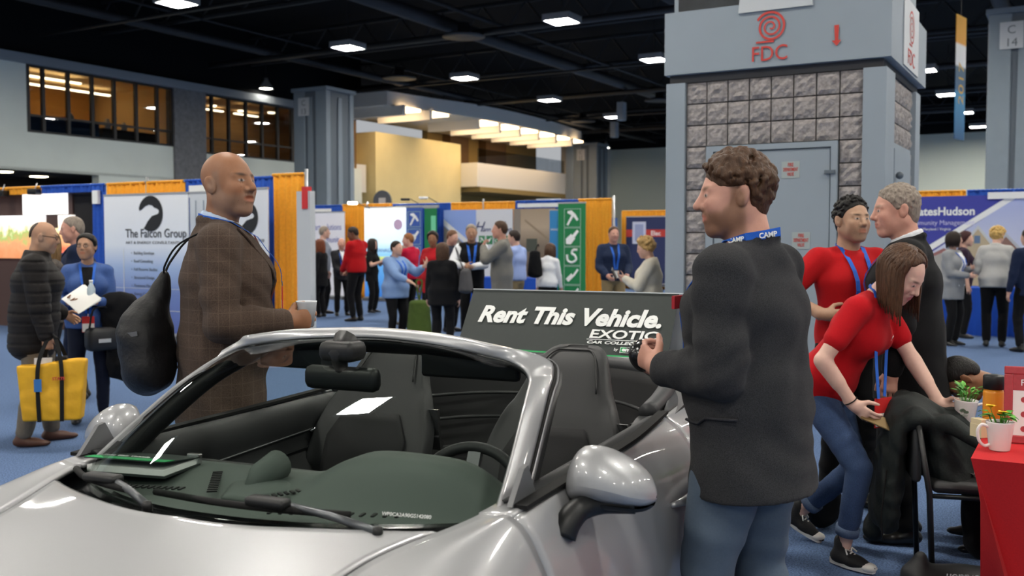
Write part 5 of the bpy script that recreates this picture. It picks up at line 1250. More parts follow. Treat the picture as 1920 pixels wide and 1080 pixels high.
# ================================================================== the people in the photograph
m_lan = cloth('lanyard_blue', '2c63c4', rough=.6, noise=.05)
m_badge_r = mat('badge_red', 'cf2f2f', rough=.4); m_badge_w = mat('badge_white', 'e9e7e2', rough=.5)
BADGE = (.095, .13, (m_badge_r, m_badge_w)); BADGEW = (.09, .11, (m_badge_w,))
m_blackshoe = mat('black_shoe', '131211', rough=.35, spec=.5)
m_brownshoe = mat('brown_shoe', '4f2f20', rough=.5)
c_white = cloth('white_shirt', 'e4e6ea', noise=.03); c_black = cloth('black', '131315', noise=.2); c_char = cloth('charcoal', '2c2c30', noise=.2)
c_red = cloth('red_tee', 'b3161c', noise=.06); c_navy = cloth('navy', '1d2740'); c_jean = cloth('jeans', '3a4c6c', noise=.22, nscale=220)
def hgt(top, Y): return EYE + (450 - top) * Y / FPX
def lapels(P_, m, shirt, tie=None, inf=.03, belly=0.0, zb=1.18, w_=.085):
    """turned lapels, shirt triangle and optional tie on the front of a jacket"""
    F = SDF(); P_.torso(F, inf, belly=belly); b = MB(); rows = []
    for t in np.linspace(0, 1, 7):
        z = 1.455 * (1 - t) + zb * t; y = .05 * (1 - t) + .004 * t; rows.append((P_.surf(F, -y, z) + P_.R[:, 0] * .004, P_.surf(F, y, z) + P_.R[:, 0] * .004))
    vs = [Vector(p) for r in rows for p in r]; b.add(vs, [[2 * i, 2 * i + 1, 2 * i + 3, 2 * i + 2] for i in range(6)]); o = b.build('shirt_front', shirt, P_.root); solidify(o, .006, 0)
    for q in (1, -1):
        b = MB(); vs = []
        for t in np.linspace(0, 1, 8):
            z = 1.455 * (1 - t) + zb * t; y = .05 * (1 - t) + .004 * t; wo = w_ * (1 - t) * (1.0 if t > .18 else .75 + t) + .004
            vs += [P_.surf(F, q * y, z) + P_.R[:, 0] * .010, P_.surf(F, q * (y + wo), z + .01) + P_.R[:, 0] * .008]
        b.add([Vector(p) for p in vs], [[2 * i, 2 * i + 1, 2 * i + 3, 2 * i + 2] for i in range(7)]); solidify(b.build('lapel', m, P_.root), .006, 0)
    if tie is not None:
        b = MB(); b.ribbon([Vector(P_.surf(F, 0, 1.44 - .26 * t) + P_.R[:, 0] * .012) for t in np.linspace(0, 1, 7)], Vector(P_.R[:, 1]), .05, .003); b.build('tie', tie, P_.root)
def shirt_collar(P_, m, r=.011):
    F = SDF(); n = 14
    for i in range(n):
        c = lambda a: P_.neck + P_.R @ (np.array([.060 * math.cos(a) - .004, .060 * math.sin(a), .034 - .022 * math.cos(a)]) * P_.k * (1 + (P_.g - 1) * .5))
        a0, a1 = 2 * PI * i / n, 2 * PI * (i + 1) / n
        F.cone(c(a0), c(a1), r * P_.k, r * P_.k, .01); F.cone(c(a0) - P_.R[:, 2] * .018, c(a1) - P_.R[:, 2] * .018, r * P_.k, r * P_.k, .01)
    return P_.garment('shirt_collar', m, F, 0, .007)
def cuff(P_, q, m, r=.034, a=.93, b_=1.02):
    E_, W_ = P_.elb[q], P_.wri[q]; b = MB(); b.tube([Vector(E_ + (W_ - E_) * a), Vector(E_ + (W_ - E_) * b_)], r * P_.k, 14); return b.build('shirt_cuff', m, P_.root, True)

# ---- the man in the brown checked jacket beyond the car
m_brown = cloth('brown_check', '4f4138', noise=.28, nscale=240, bump=.35, bscale=700)
nt = m_brown.node_tree; bs = nt.nodes['Principled BSDF']; old = bs.inputs['Base Color'].links[0].from_socket
tc = nt.nodes.new('ShaderNodeTexCoord'); sx = nt.nodes.new('ShaderNodeSeparateXYZ'); nt.links.new(tc.outputs['Object'], sx.inputs[0])
def _line(sock, per, w_):
    a = nt.nodes.new('ShaderNodeMath'); a.operation = 'PINGPONG'; nt.links.new(sock, a.inputs[0]); a.inputs[1].default_value = per
    b_ = nt.nodes.new('ShaderNodeMath'); b_.operation = 'LESS_THAN'; nt.links.new(a.outputs[0], b_.inputs[0]); b_.inputs[1].default_value = w_; return b_.outputs[0]
ln = nt.nodes.new('ShaderNodeMath'); ln.operation = 'MAXIMUM'; nt.links.new(_line(sx.outputs[2], .024, .0012), ln.inputs[0]); nt.links.new(_line(sx.outputs[0], .020, .0011), ln.inputs[1])
lm = nt.nodes.new('ShaderNodeMath'); lm.operation = 'MULTIPLY'; nt.links.new(ln.outputs[0], lm.inputs[0]); lm.inputs[1].default_value = .16
mxx = nt.nodes.new('ShaderNodeMix'); mxx.data_type = 'RGBA'; nt.links.new(lm.outputs[0], mxx.inputs[0]); nt.links.new(old, mxx.inputs[6]); mxx.inputs[7].default_value = lin('8a7a6c'); nt.links.new(mxx.outputs[2], bs.inputs['Base Color'])
BY = 4.02
bm_ = Person(gx(415, BY), 14, H=1.875, girth=1.06, skin='brown', detail=2, lum=1.25, head=(-40, -6, 0), heads=1.04, seed=3, lean=1,
             label='bald man in a brown checked jacket holding a white cup beyond the convertible', hands={-1: dict(p=(.245, -.16, 1.195), n=(.15, 1, .1), d=(1, .15, .12), curl=.62, thumb=.9)},
             elbow={-1: (-.35, -.55, -1)}, feet={1: (.06, .12), -1: (-.03, -.12)})
bm_.body(stub=((.26, .20, .16), .42), mouth=1.0, nose=1.1, brow=(.03, .02, .015))
jk = bm_.top('jacket', m_brown, inf=.034, hem=.72, sleeve=.965, flare=.012, collar=.017, sinf=.024, fold=.008, vneck=True, belly=.01)
shirt_collar(bm_, cloth('pale_blue_shirt', 'c3d4ec', noise=.03)); cuff(bm_, -1, c_white, .040)
lapels(bm_, m_brown, MATS['cloth_pale_blue_shirt'], cloth('maroon_tie', '6b3a38'), inf=.036)
bm_.legs('trousers', cloth('dark_olive', '2f2c25'), inf=.022); bm_.shoes(m_blackshoe)
bm_.lanyard(m_lan, inf=.036, zb=1.265, yb=.012, off=.034, badge=BADGE, y0=.08, nr=.076, nz=.05)
# jacket tails and vent
b = MB(); E_ = bm_.T(-.16, 0, .9)
# cup
cupb = bm_.root.matrix_world
def world_of(P_, p):
    a = P_.root.rotation_euler[2]; c, s_ = math.cos(a), math.sin(a); l = P_.root.location
    return Vector((l[0] + c * p[0] - s_ * p[1], l[1] + s_ * p[0] + c * p[1], l[2] + p[2]))
hd_ = bm_.wri[-1]
cp_ = world_of(bm_, hd_ + np.array([.085, .040, -.02]))
b = MB(); b.lathe([(.0, 0), (.030, 0), (.041, .095), (.043, .10), (.040, .10), (.036, .09), (.028, .006), (0, .006)], 28); o = b.build('paper_cup', mat('cup_white', 'd9dde2', rough=.6), None, True); o.location = cp_
tag(o, 'white paper cup in the hand of the brown-jacket man', 'cup')

# ---- black drawstring backpack on his back
bp_root = empty('backpack', bm_.root.location, bm_.root.rotation_euler[2]); tag(bp_root, 'black drawstring backpack hanging off the brown-jacket man', 'bag')
F = SDF(); I3 = np.eye(3)
F.ell((-.285, .0, 1.02), (-.30, .02, 1.12), (.105, .17, .12), (.10, .16, .14), I3, .05); F.ell((-.30, .02, 1.14), (-.225, .04, 1.36), (.09, .13, .10), (.025, .04, .04), I3, .06)
V, Q = F.mesh(.010, .009, 5); rawmesh('sack', V, Q, mat('backpack_black', '151517', rough=.55, spec=.3, noise=.2, nscale=40, bump=.3, bscale=60), bp_root, True)
b = MB(); b.tube([Vector(p) for p in catmull([(-.225, .04, 1.38), (-.20, .10, 1.44), (-.12, .16, 1.535), (.02, .17, 1.55), (.13, .18, 1.44), (.03, .225, 1.2), (-.2, .17, .98)], 24)], .005, 6); b.build('drawstring', m_rub, bp_root, True)
b = MB(); b.tube([Vector(p) for p in catmull([(-.225, .03, 1.38), (-.215, -.03, 1.42), (-.16, -.1, 1.50), (-.05, -.15, 1.56)], 14)], .004, 6); b.build('drawstring', m_rub, bp_root, True)
b = MB(); b.ribbon([(-.36, -.10, 1.15), (-.335, -.125, 1.155), (-.31, -.14, 1.16)], (0, 0, 1), .018, .002); b.build('cloth_tag', mat('tag_grey', '5a5a5c', rough=.6), bp_root)

# ---- the bearded man in the charcoal jacket beside the car
m_tweed = cloth('charcoal_tweed', '343436', noise=.45, nscale=420, bump=.4, bscale=600, rough=.95)
GY = 3.02
gm = Person(gx(1412, GY), 142, H=1.785, girth=1.16, skin='ruddy', detail=2, head=(34, 2, 0), seed=8, lean=2,
            label='bearded man with curly brown hair in a charcoal jacket beside the convertible', heads=1.0,
            hands={1: dict(p=(.235, .15, 1.125), n=(-.2, -.9, .1), d=(.8, -.25, .35), curl=.75, thumb=.7), -1: dict(p=(.26, -.05, 1.09), n=(.1, .25, .95), d=(.75, .75, -.1), curl=.45, spread=.4)},
            elbow={1: (-.7, .35, -.8), -1: (-.6, -.6, -.7)}, feet={1: (.05, .13), -1: (-.06, -.13)})
gm.body(stub=((.19, .095, .05), .85), brow=(.20, .11, .06), nose=1.15)
gm.top('jacket', m_tweed, inf=.030, hem=.74, sleeve=.93, flare=.016, collar=.016, sinf=.024, fold=.008, belly=.02, vox=.008)
gm.legs('trousers', cloth('slate_blue', '53606f', noise=.05, bump=.08), inf=.026, fold=.007); gm.shoes(mat('dark_shoe', '221a16', rough=.5))
gm.curls(hairm('curly_brown', '4a3220'), n=620, r0=.0095, seed=4, amp=.016, low=-.088, side=.03)
gm.lanyard(m_lan, inf=.030, zb=1.10, off=.012, wid=.026, belly=.02, y0=.085, z0=1.45, nr=.084, nz=.052)
def ring_text(P_, word, a0, nr, nz, size):
    g_ = nr * (1 + (P_.g - 1) * .5) + .003; a = a0 * D2R; z = nz - .012 * (PI - a)
    p = P_.neck + P_.R @ (np.array([g_ * math.cos(a) - .008, g_ * math.sin(a), z - size * .4]) * P_.k); tx = P_.R @ np.array([-math.sin(a + .25), math.cos(a + .25), .012 / g_ * .9])
    text('lanyard_print', word, size, m_signw, P_.root, face_frame(Vector(p), Vector(tx), Vector(P_.R[:, 2])), bold=.0005)
ring_text(gm, 'CAMP', 72, .088, .052, .020); ring_text(gm, 'CAMP', 128, .088, .052, .022)
# pocket square, pocket welt
Fj = SDF(); gm.torso(Fj, .032, belly=.02); ps = gm.surf(Fj, .11, 1.30) + gm.R[:, 0] * .006
b = MB(face_frame(Vector(ps), Vector(gm.R[:, 1]), Vector((0, 0, 1)))); b.box(-.035, .035, -.01, .03, -.004, .006); b.build('pocket_square', mat('pocket_red', 'a8202c', rough=.8), gm.root)
def side_surf(F, P_, x, z, q=1):
    o = P_.T(x, 0, z); d = P_.R[:, 1] * q
    for y in np.linspace(.4, 0, 80):
        if F.value((o + d * y)[None])[0] < 0: return o + d * y
    return o
Fh = SDF(); gm.torso(Fh, .034, hem=.74, flare=.016, belly=.02)
b = MB(); b.tube([Vector(side_surf(Fh, gm, x, .985 - .02 * (x > .05)) + gm.R[:, 1] * .004) for x in np.linspace(-.06, .13, 7)], .0045, 6); b.build('pocket_welt', c_char, gm.root, True)
for kx in range(3):
    pp = gm.elb[1] + (gm.wri[1] - gm.elb[1]) * (.90 - .05 * kx); 
# object in his hands
hb_ = world_of(gm, gm.wri[-1] + np.array([.10, .075, .055]))
b = MB(); b.lathe([(0, -.045), (.03, -.043), (.052, -.02), (.056, .0), (.05, .022), (.03, .042), (.012, .046), (0, .046)], 24, Matrix.Rotation(1.1, 4, 'X') @ Matrix.Rotation(.5, 4, 'Y')); o = b.build('rounded_case', mat('case_black', '1a1b1d', rough=.2, spec=.6), None, True); o.location = hb_
tag(o, 'shiny black rounded case held by the man in the charcoal jacket', 'case')

# ---- the young woman leaning over with a mug
m_tee = cloth('red_polo', 'b5141d', noise=.05, bump=.12)
RY = 4.75
rw = Person(Vector((1.50, RY, 0)), -46, H=1.68, sex='f', skin='pale', detail=2, lean=31, twist=6, head=(-8, 6, 6), crouch=.085, seed=5, lum=1.0, side=0,
            label='young woman in a red t-shirt and jeans leaning forward with a potted mug', heads=1.06,
            hands={-1: dict(p=(.235, -.16, .775), n=(.2, .9, .0), d=(.75, .25, -.6), curl=.35, thumb=.5), 1: dict(p=(.47, .22, .76), n=(.1, -.95, .1), d=(.9, .1, -.25), curl=.5, thumb=.6)},
            elbow={-1: (-.75, -.9, -.2), 1: (-.3, .9, -.5)}, feet={-1: (.17, -.10, 0, -6), 1: (-.20, .14, .05, 10, 25)})
rw.body(bare=(1, -1), brow=(.12, .07, .045), lips=(.55, .2, .2), scoop=False)
rw.top('t_shirt', m_tee, inf=.012, hem=.90, sleeve=.30, sinf=.020, fold=.0035, flare=.004)
rw.top('undershirt', c_white, inf=.004, hem=.875, sleeve=.05, sinf=.0, fold=0, vox=.012)
rw.legs('jeans', c_jean, inf=.006, cuff=.10, fold=.0025, vox=.008, top=.99)
for q in (1, -1):
    an = rw.ank[q]; kn = rw.knee[q]; u_ = unit(kn - an); b = MB(); b.tube([Vector(an + u_ * .075), Vector(an + u_ * .115)], [.052, .055], 18); b.build('jeans_cuff', cloth('jeans_cuff', '5b6b85', noise=.15), rw.root, True)
sh_ = rw.shoes(mat('canvas_black', '1b1b1d', rough=.85, bump=.2), sole=mat('sole_white', 'dcd9d2', rough=.7), high=.01)
for so, q in zip(sh_, (1, -1)):
    ang, pit = rw.toe[q]; R_ = rotz(ang * D2R) @ roty(pit * D2R); a = rw.ank[q]
    b = MB(); pp = lambda x, y, z: Vector(a + R_ @ (np.array([x, y, z]) * rw.k * .9)); n_ = 5
    for i in range(n_):
        x = .045 + .017 * i; z = -.008 - .0085 * i; b.tube([pp(x, -.024, z - .012), pp(x + .006, 0, z + .006), pp(x, .024, z - .012)], .004, 5); 
    b.tube([pp(.045, 0, .0), pp(.03, .03, .01), pp(.05, .045, -.01)], .004, 5); b.tube([pp(.045, 0, .0), pp(.03, -.03, .01), pp(.05, -.045, -.01)], .004, 5)
    b.build('laces', mat('lace_white', 'e6e4de', rough=.8), so, True)
    b = MB(); b.ball(pp(.15, 0, -.062), (.04, .037, .022), 12, Matrix.Rotation(ang * D2R, 3, 'Z')); b.build('toe_cap', MATS['sole_white'], so, True)
rw.long(hairm('chestnut', '4d3423'), length=.22, n=230, seed=9, width=.0065, spread=.7, wav=.002, gap=.33, crown=.046)
# lanyard hangs straight down from her neck
b = MB(); nkp = rw.neck; tgt = np.array([.30, -.03, .80]) 
for q in (1, -1):
    P0 = rw.neck + rw.R @ np.array([-.05, 0, .04]); P1 = rw.neck + rw.R @ np.array([.01, q * .062, .02]); P2 = rw.T(.115, q * .075, 1.32); 
    pts = [P0, rw.neck + rw.R @ np.array([-.035, q * .045, .035]), P1, P2, P2 * .6 + np.array([P2[0] + .02, q * .06 - .03, .86]) * .4, np.array([P2[0] + .03, q * .045 - .03, .80])]
    b.ribbon([Vector(p) for p in catmull(pts, 20)], Vector((.15, 1, 0)), .020, .0012)
b.build('lanyard', m_lan, rw.root)
bx_, bz_ = P2[0] + .03, .80
M = face_frame(Vector((bx_, -.03, bz_)), (.25, .97, 0), (0, 0, 1)); b = MB(M); b.box(-.055, .055, -.135, 0, -.002, .002); bd_ = b.build('badge', m_badge_r, rw.root); b = MB(M); b.box(-.05, .05, -.13, -.07, -.0026, .0026); b.build('badge_print', m_badge_w, bd_)
text('shirt_print', 'Sloan', .035, m_signw, rw.root, face_frame(Vector(rw.T(.152, .04, 1.31)), Vector(rw.R @ np.array([-.35, .93, 0])), Vector(rw.R[:, 2])), shear=.2)
b = MB(); b.tube([Vector(rw.wri[-1] + unit(rw.elb[-1] - rw.wri[-1]) * .02 + .0 * i + .030 * (math.cos(2 * PI * i / 16) * unit(np.cross(rw.wri[-1] - rw.elb[-1], (0, 0, 1))) + math.sin(2 * PI * i / 16) * unit(np.cross(rw.wri[-1] - rw.elb[-1], np.cross(rw.wri[-1] - rw.elb[-1], (0, 0, 1)))))) for i in range(17)], .003, 5, False); b.build('bracelet', m_rub, rw.root, True)
# phone in her right hand
pw = world_of(rw, rw.wri[-1] + unit(np.array([.75, .25, -.6])) * .10 + np.array([.02, .02, -.005])); b = MB(); b.rbox(-.07, .07, -.035, .035, -.004, .004, .004); o = b.build('phone', mat('phone_gold', '8d7650', rough=.3, metal=.5)); o.location = pw; o.rotation_euler = (.5, .35, -.5)
tag(o, 'small gold phone in the lower hand of the leaning woman', 'phone')

# ---- red-shirt man and grey-haired man behind her
rm = Person(gx(1592, 5.62), -78, H=1.755, skin='olive', detail=2, head=(4, -2, 0), seed=11, girth=1.03, label='dark-haired man in a red t-shirt standing behind the leaning woman', heads=1.03,
            hands={-1: dict(p=(.13, -.22, 1.11), n=(-.6, .8, 0), d=(.3, .9, -.1), curl=.5), 1: dict(p=(.16, .16, 1.05), n=(0, -1, 0), curl=.5)}, elbow={-1: (-.6, -1, 0), 1: (-.5, .8, -.4)})
rm.body(bare=(1, -1), brow=(.02, .015, .012), stub=((.16, .10, .07), .35), nose=1.1); rm.top('t_shirt', c_red, inf=.016, hem=.88, sleeve=.34, sinf=.022, fold=.004); rm.legs('trousers', c_black, inf=.02); rm.shoes(m_blackshoe)
rm.curls(hairm('black', '14110f'), n=420, r0=.0075, amp=.012, front=.060, side=.016, low=-.07, seed=6); rm.lanyard(m_lan, inf=.016, zb=1.02, badge=BADGE, wid=.024, off=.016)
b = MB(); W_ = rm.wri[-1]; b.tube([Vector(W_ - np.array([.06, .045, 0]) * .5), Vector(W_ - np.array([.03, .02, 0]) * .5)], .033, 14); b.build('wrist_watch', mat('watch_gold', 'b99a4a', rough=.3, metal=1), rm.root, True)
sm_ = Person(gx(1708, 4.98), 158, H=1.80, skin='ruddy', detail=2, head=(16, 2, 0), seed=12, girth=1.12, lean=3, label='grey-haired man in a long black suit jacket standing behind the leaning woman', heads=1.04)
sm_.body(brow=(.3, .22, .16)); sm_.top('jacket', c_black, inf=.032, hem=.70, collar=.015, sinf=.024, flare=.02, fold=.004); shirt_collar(sm_, c_white); sm_.legs('trousers', c_black, inf=.022); sm_.shoes(m_blackshoe)
sm_.curls(hairm('grey', '8b7f73'), n=420, r0=.0055, amp=.001, front=.066, side=.008, low=-.07, seed=7); sm_.lanyard(m_lan, inf=.032, off=.012, zb=1.1, wid=.022)

# ---- left group: puffer man, floral woman, tablet man, blazer woman
pu = Person(gx(60, 7.35), 22, H=1.665, skin='tan', detail=1, head=(-8, 4, 0), seed=13, girth=1.15, lean=4, label='bald man in a dark quilted jacket carrying a yellow tote bag', lum=1.1,
            hands={-1: dict(p=(.10, -.27, .79), d=(.1, 0, -1), n=(0, 1, 0), curl=1.2), 1: dict(p=(.2, .2, .95))}, feet={1: (.10, .10), -1: (-.08, -.10)})
pu.body(stub=((.30, .25, .2), .3), brow=(.1, .07, .05)); m_puf = cloth('puffer', '1f1c1b', rough=.6, noise=.15)
F = SDF(); pu.torso(F, .045, hem=.80); [pu.arm(F, q, .036, .97) for q in (1, -1)]
for i in range(12):
    a0, a1 = 2 * PI * i / 12, 2 * PI * (i + 1) / 12; c = lambda a, dz: pu.neck + pu.R @ np.array([.075 * math.cos(a), .075 * math.sin(a), dz]); F.cone(c(a0, .0), c(a1, .0), .022, .022, .015); F.cone(c(a0, .035), c(a1, .035), .018, .018, .015)
V, Q = F.mesh(.011, 0); hz = pu.T(0, 0, .80)[2]; V = V[:, :]; kz = (V[:, 2] - hz); V = V.copy(); cxy = V[:, :2] - pu.waist[:2]; V[:, :2] = pu.waist[:2] + cxy * (1 - .035 * (np.abs(np.sin(kz * PI / .075)) < .25)[:, None]); rawmesh('puffer_jacket', V, Q, m_puf, pu.root, True)
pu.legs('trousers', cloth('taupe', '6d655b'), inf=.024); pu.shoes(m_brownshoe)
pu.cap(hairm('brown_short', '3a3029'), grow=.001, front=-.05, side=-.03, fold=0)
b = MB()
for q in (1, -1):
    b.tube([Vector(pu.hp(.098 + .002 * math.cos(a), q * .032 + .021 * math.cos(a), .006 + .016 * math.sin(a))) for a in np.linspace(0, 2 * PI, 17)], .0022, 5, False); b.tube([Vector(pu.hp(.095, q * .053, .01)), Vector(pu.hp(-.01, q * .082, .012))], .002, 5)
b.build('eyeglasses', m_blk, pu.root, True)
fl = Person(gx(97, 8.9), 200, H=1.60, sex='f', skin='fair', detail=1, head=(-10, 8, 0), label='blonde woman in a floral blouse half hidden behind the quilted jacket', seed=14)
fl.body(); fl.top('blouse', mat('floral', '6a6058', rough=.9, noise=1, nscale=45, col2='1e1b1a'), inf=.014, hem=.85); fl.legs('trousers', c_black); fl.shoes(m_blackshoe); fl.long(hairm('dark_blonde', '8a6a44'), length=.22, n=90, width=.012)
tm = Person(gx(146, 9.4), 196, H=1.75, skin='ruddy', detail=1, head=(6, 8, 0), girth=1.1, seed=15, label='grey-haired man in a dark suit looking down at a tablet', hands={1: dict(p=(.26, .10, 1.12), n=(0, 0, 1), d=(1, -.2, 0)), -1: dict(p=(.24, -.12, 1.10), n=(0, 0, 1), d=(1, .3, 0))})
tm.body(brow=(.35, .27, .2)); tm.top('jacket', c_navy, inf=.028, hem=.76, collar=.014, vneck=True); lapels(tm, c_navy, cloth('lilac_shirt', 'a79bb8'), None, .03); tm.legs('trousers', c_navy); tm.shoes(m_blackshoe); tm.cap(hairm('grey', '8b7f73'), grow=.006, front=.064); tm.lanyard(m_lan, inf=.03, off=.014)
b = MB(); b.rbox(-.12, .12, -.09, .09, -.006, .006, .005); o = b.build('tablet', m_blk); o.location = world_of(tm, tm.wri[1] * .5 + tm.wri[-1] * .5 + np.array([.10, 0, .03])); o.rotation_euler = (0, -.3, tm.root.rotation_euler[2]); tag(o, 'black tablet held by the man in the dark suit', 'tablet')
bw = Person(gx(163, 8.2), -68, H=1.575, sex='f', skin='tan', detail=1, head=(-20, -4, 0), girth=1.05, seed=16, label='dark-haired woman in a blue blazer holding white papers and a water bottle', hands={1: dict(p=(.24, .06, 1.02), n=(-.6, -.6, .3), d=(.6, -.6, .1)), -1: dict(p=(.22, -.14, 1.02), n=(0, .6, .6), d=(.9, .4, 0))})
bw.body(brow=(.03, .02, .02)); bw.top('blazer', cloth('blue_blazer', '3f5a92', rough=.6), inf=.02, hem=.88, sinf=.018, fold=.006); bw.top('blouse', c_black, inf=.022, hem=.92, sleeve=.02, arms=(), fold=0) if False else None
Fb = SDF(); bw.torso(Fb, .022); b = MB(); vs = []
for t in np.linspace(0, 1, 8):
    z = 1.44 - .5 * t; y = .045 + .045 * t; vs += [Vector(bw.surf(Fb, -y, z) + bw.R[:, 0] * .006), Vector(bw.surf(Fb, 0, z) + bw.R[:, 0] * .008), Vector(bw.surf(Fb, y, z) + bw.R[:, 0] * .006)]
b.add(vs, [[3 * i + j, 3 * i + j + 1, 3 * i + j + 4, 3 * i + j + 3] for i in range(7) for j in (0, 1)]); solidify(b.build('blouse_front', c_black, bw.root), .008, 0)
bw.legs('trousers', cloth('dark_indigo', '151a2a'), inf=.008); bw.shoes(m_blackshoe, high=.04); bw.cap(hairm('black', '14110f'), grow=.016, front=.070, side=-.02, fold=.004); bw.lanyard(m_lan, inf=.026, off=.014, badge=BADGE, zb=1.02)
b = MB()
for q in (1, -1): b.tube([Vector(bw.hp(.098, q * .032 + .022 * math.cos(a), .004 + .014 * math.sin(a))) for a in np.linspace(0, 2 * PI, 17)], .0022, 5, False)
b.build('eyeglasses', m_blk, bw.root, True)
# bun of hair
b = MB(); b.ball(Vector(bw.hp(-.09, 0, .06)), .05, 12); b.build('hair_bun', MATS['hair_black'], bw.root, True)
pz = world_of(bw, (bw.wri[1] + bw.wri[-1]) * .5 + np.array([.10, 0, .03])); b = MB(); b.box(-.10, .10, -.14, .14, -.003, .003); b.box(-.10, .10, -.14, .14, .004, .007, Matrix.Rotation(.08, 4, 'Z')); o = b.build('paper_sheaf', mat('paper', 'eceae6', rough=.7)); o.location = pz; o.rotation_euler = (.5, -.55, .6); tag(o, 'folded white papers held by the woman in the blue blazer', 'papers')
bt = empty('water_bottle', world_of(bw, bw.wri[1] + np.array([.07, -.03, -.02]))); tag(bt, 'clear plastic water bottle held by the woman in the blue blazer', 'bottle'); b = MB(); b.lathe([(0, 0), (.03, 0), (.032, .02), (.032, .13), (.014, .17), (.013, .18)], 16); b.build('bottle_body', mat('bottle_clear', 'b7c6cf', rough=.15, spec=.6), bt, True); b = MB(); b.lathe([(.014, .18), (.015, .2), (0, .2)], 14); b.build('cap', m_signw, bt, True)
ct = empty('coat', bw.root.location, bw.root.rotation_euler[2]); tag(ct, 'black coat draped over the arm of the woman in the blue blazer', 'coat')
F = SDF(); F.ell((.12, .24, .98), (.10, .26, .55), (.09, .16, .12), (.10, .13, .2), np.eye(3), .05); F.ell((.1, .27, .5), (.06, .22, .40), (.09, .15, .06), (.05, .09, .03), np.eye(3), .05); V, Q = F.mesh(.014, .012, 2); rawmesh('coat_cloth', V, Q, c_black, ct, True)
hb2 = empty('handbag', world_of(bw, (.20, .10, .62)), bw.root.rotation_euler[2] + .4); tag(hb2, 'small black handbag with a pale tag hanging from the blazer woman arm', 'bag'); b = MB(); b.rbox(-.06, .06, -.13, .13, 0, .19, .04); b.build('pouch', mat('bag_black', '1c1c1e', rough=.5), hb2, True); b = MB(); b.tube([Vector(p) for p in catmull([(0, -.1, .18), (0, -.06, .34), (0, .06, .34), (0, .1, .18)], 14)], .008, 6); b.build('handle', m_blk, hb2, True); b = MB(); b.box(.058, .064, -.05, .05, .07, .10); b.build('bag_tag', m_plate, hb2)
# yellow tote
ty = empty('tote_bag', world_of(pu, pu.wri[-1] + np.array([.04, -.02, -.60])), pu.root.rotation_euler[2] - .18); tag(ty, 'yellow canvas tote bag with black straps carried by the man in the quilted jacket', 'bag')
m_yt = mat('yellow_canvas', 'd9a316', rough=.7, noise=.08, nscale=8, bump=.3, bscale=25)
F = SDF(); F.ell((0, 0, .16), (0, 0, .30), (.36, .095, .34), (.38, .075, .34), np.eye(3), .03); V, Q = F.mesh(.011, .007, 4, lambda P: np.maximum(np.maximum(P[..., 2] - .42 - .02 * np.sin(9 * P[..., 0]), -P[..., 2]), np.abs(P[..., 0]) - .195 - .09 * P[..., 2])); rawmesh('bag_body', V, Q, m_yt, ty, True)
for q in (1, -1):
    b = MB(); pts = catmull([(-.075, q * .095, .0), (-.08, q * .102, .2), (-.075, q * .085, .42), (-.02, q * .012, .60), (.02, q * .012, .60), (.075, q * .085, .42), (.08, q * .102, .2), (.075, q * .095, .0)], 32); b.ribbon([Vector(p) for p in pts], [Vector((1, 0, 0)) if (i < 14 or i > 18) else Vector((0, 1, 0)) for i in range(33)], .028, .002); b.build('strap', m_rub, ty)
M = face_frame(Vector((.10, -.105, .30)), (1, 0, 0), (0, 0, 1)); text('print', 'STATE', .03, m_red, ty, Matrix.Translation((-.08, -.004, 0)) @ M, bold=.001); b = MB(); b.box(-.10, -.05, -.12, -.115, .22, .31); b.build('luggage_tag', mat('tag_blue', '2f6fb0', rough=.5), ty)
b = MB(); b.rbox(.02, .10, -.03, .03, .38, .46, .01); b.build('bag_contents', c_char, ty); b = MB(); b.box(-.12, .0, -.02, .0, .38, .45); b.build('bag_contents', MATS['paper'], ty)

# ---- visitors farther away
def visitor(x, top, Y, face, label, sex='m', skin='fair', head=(0, 0, 0), topc=None, botc=None, hair=None, style='short', inf=.02, hem=.80, sleeve=.97, bare=(), hands=None, lean=0, girth=1.0, lan=None, lap=None, shoe=None, elbow=None, collar=.013, length=.28, skirt=None, belly=0.0, lum=1.0):
    P_ = Person(gx(x, Y), face, H=hgt(top, Y), sex=sex, skin=skin, head=head, detail=0, label=label, hands=hands, lean=lean, girth=girth, seed=int(x), elbow=elbow, group='visitors at the far booths' if False else None, lum=lum)
    P_.body(bare=bare); P_.top('top' if sleeve < .9 else 'jacket' if hem < .84 else 'shirt', topc, inf=inf, hem=hem, sleeve=sleeve, collar=collar, belly=belly); P_.legs('skirt' if skirt else 'trousers', botc or c_black, skirt=skirt); P_.shoes(shoe or m_blackshoe)
    if hair:
        if style == 'short': P_.cap(hair, grow=.010, front=.070)
        elif style == 'bob': P_.cap(hair, grow=.026, front=.074, side=-.045, back=-.09, fold=.005)
        elif style == 'long': P_.long(hair, length=length, n=80, width=.014)
        elif style == 'curly': P_.curls(hair, n=160, r0=.018, amp=.03, low=-.11, side=-.05)
        elif style == 'fringe': P_.cap(hair, grow=.004, front=-.04, side=-.02, fold=0)
    if lan: P_.lanyard(m_lan, inf=inf + belly * .5, off=.012, zb=1.08, wid=.03, badge=BADGEW if lan == 2 else None, belly=belly)
    if lap: lapels(P_, topc, lap, None, inf + .004)
    return P_
h_brown, h_dk, h_grey, h_blond, h_red, h_mid = hairm('brown', '4a3323'), hairm('dark_brown', '251a14'), hairm('grey', '8b7f73'), hairm('blond', 'b8945c'), hairm('auburn', '6d3a22'), hairm('mid_brown', '6b4c36')
v1 = visitor(606, 424, 20.5, 20, 'man with cropped grey hair behind the red-haired woman at the white panel', topc=cloth('grey_shirt', '8d93a0'), hair=h_grey)
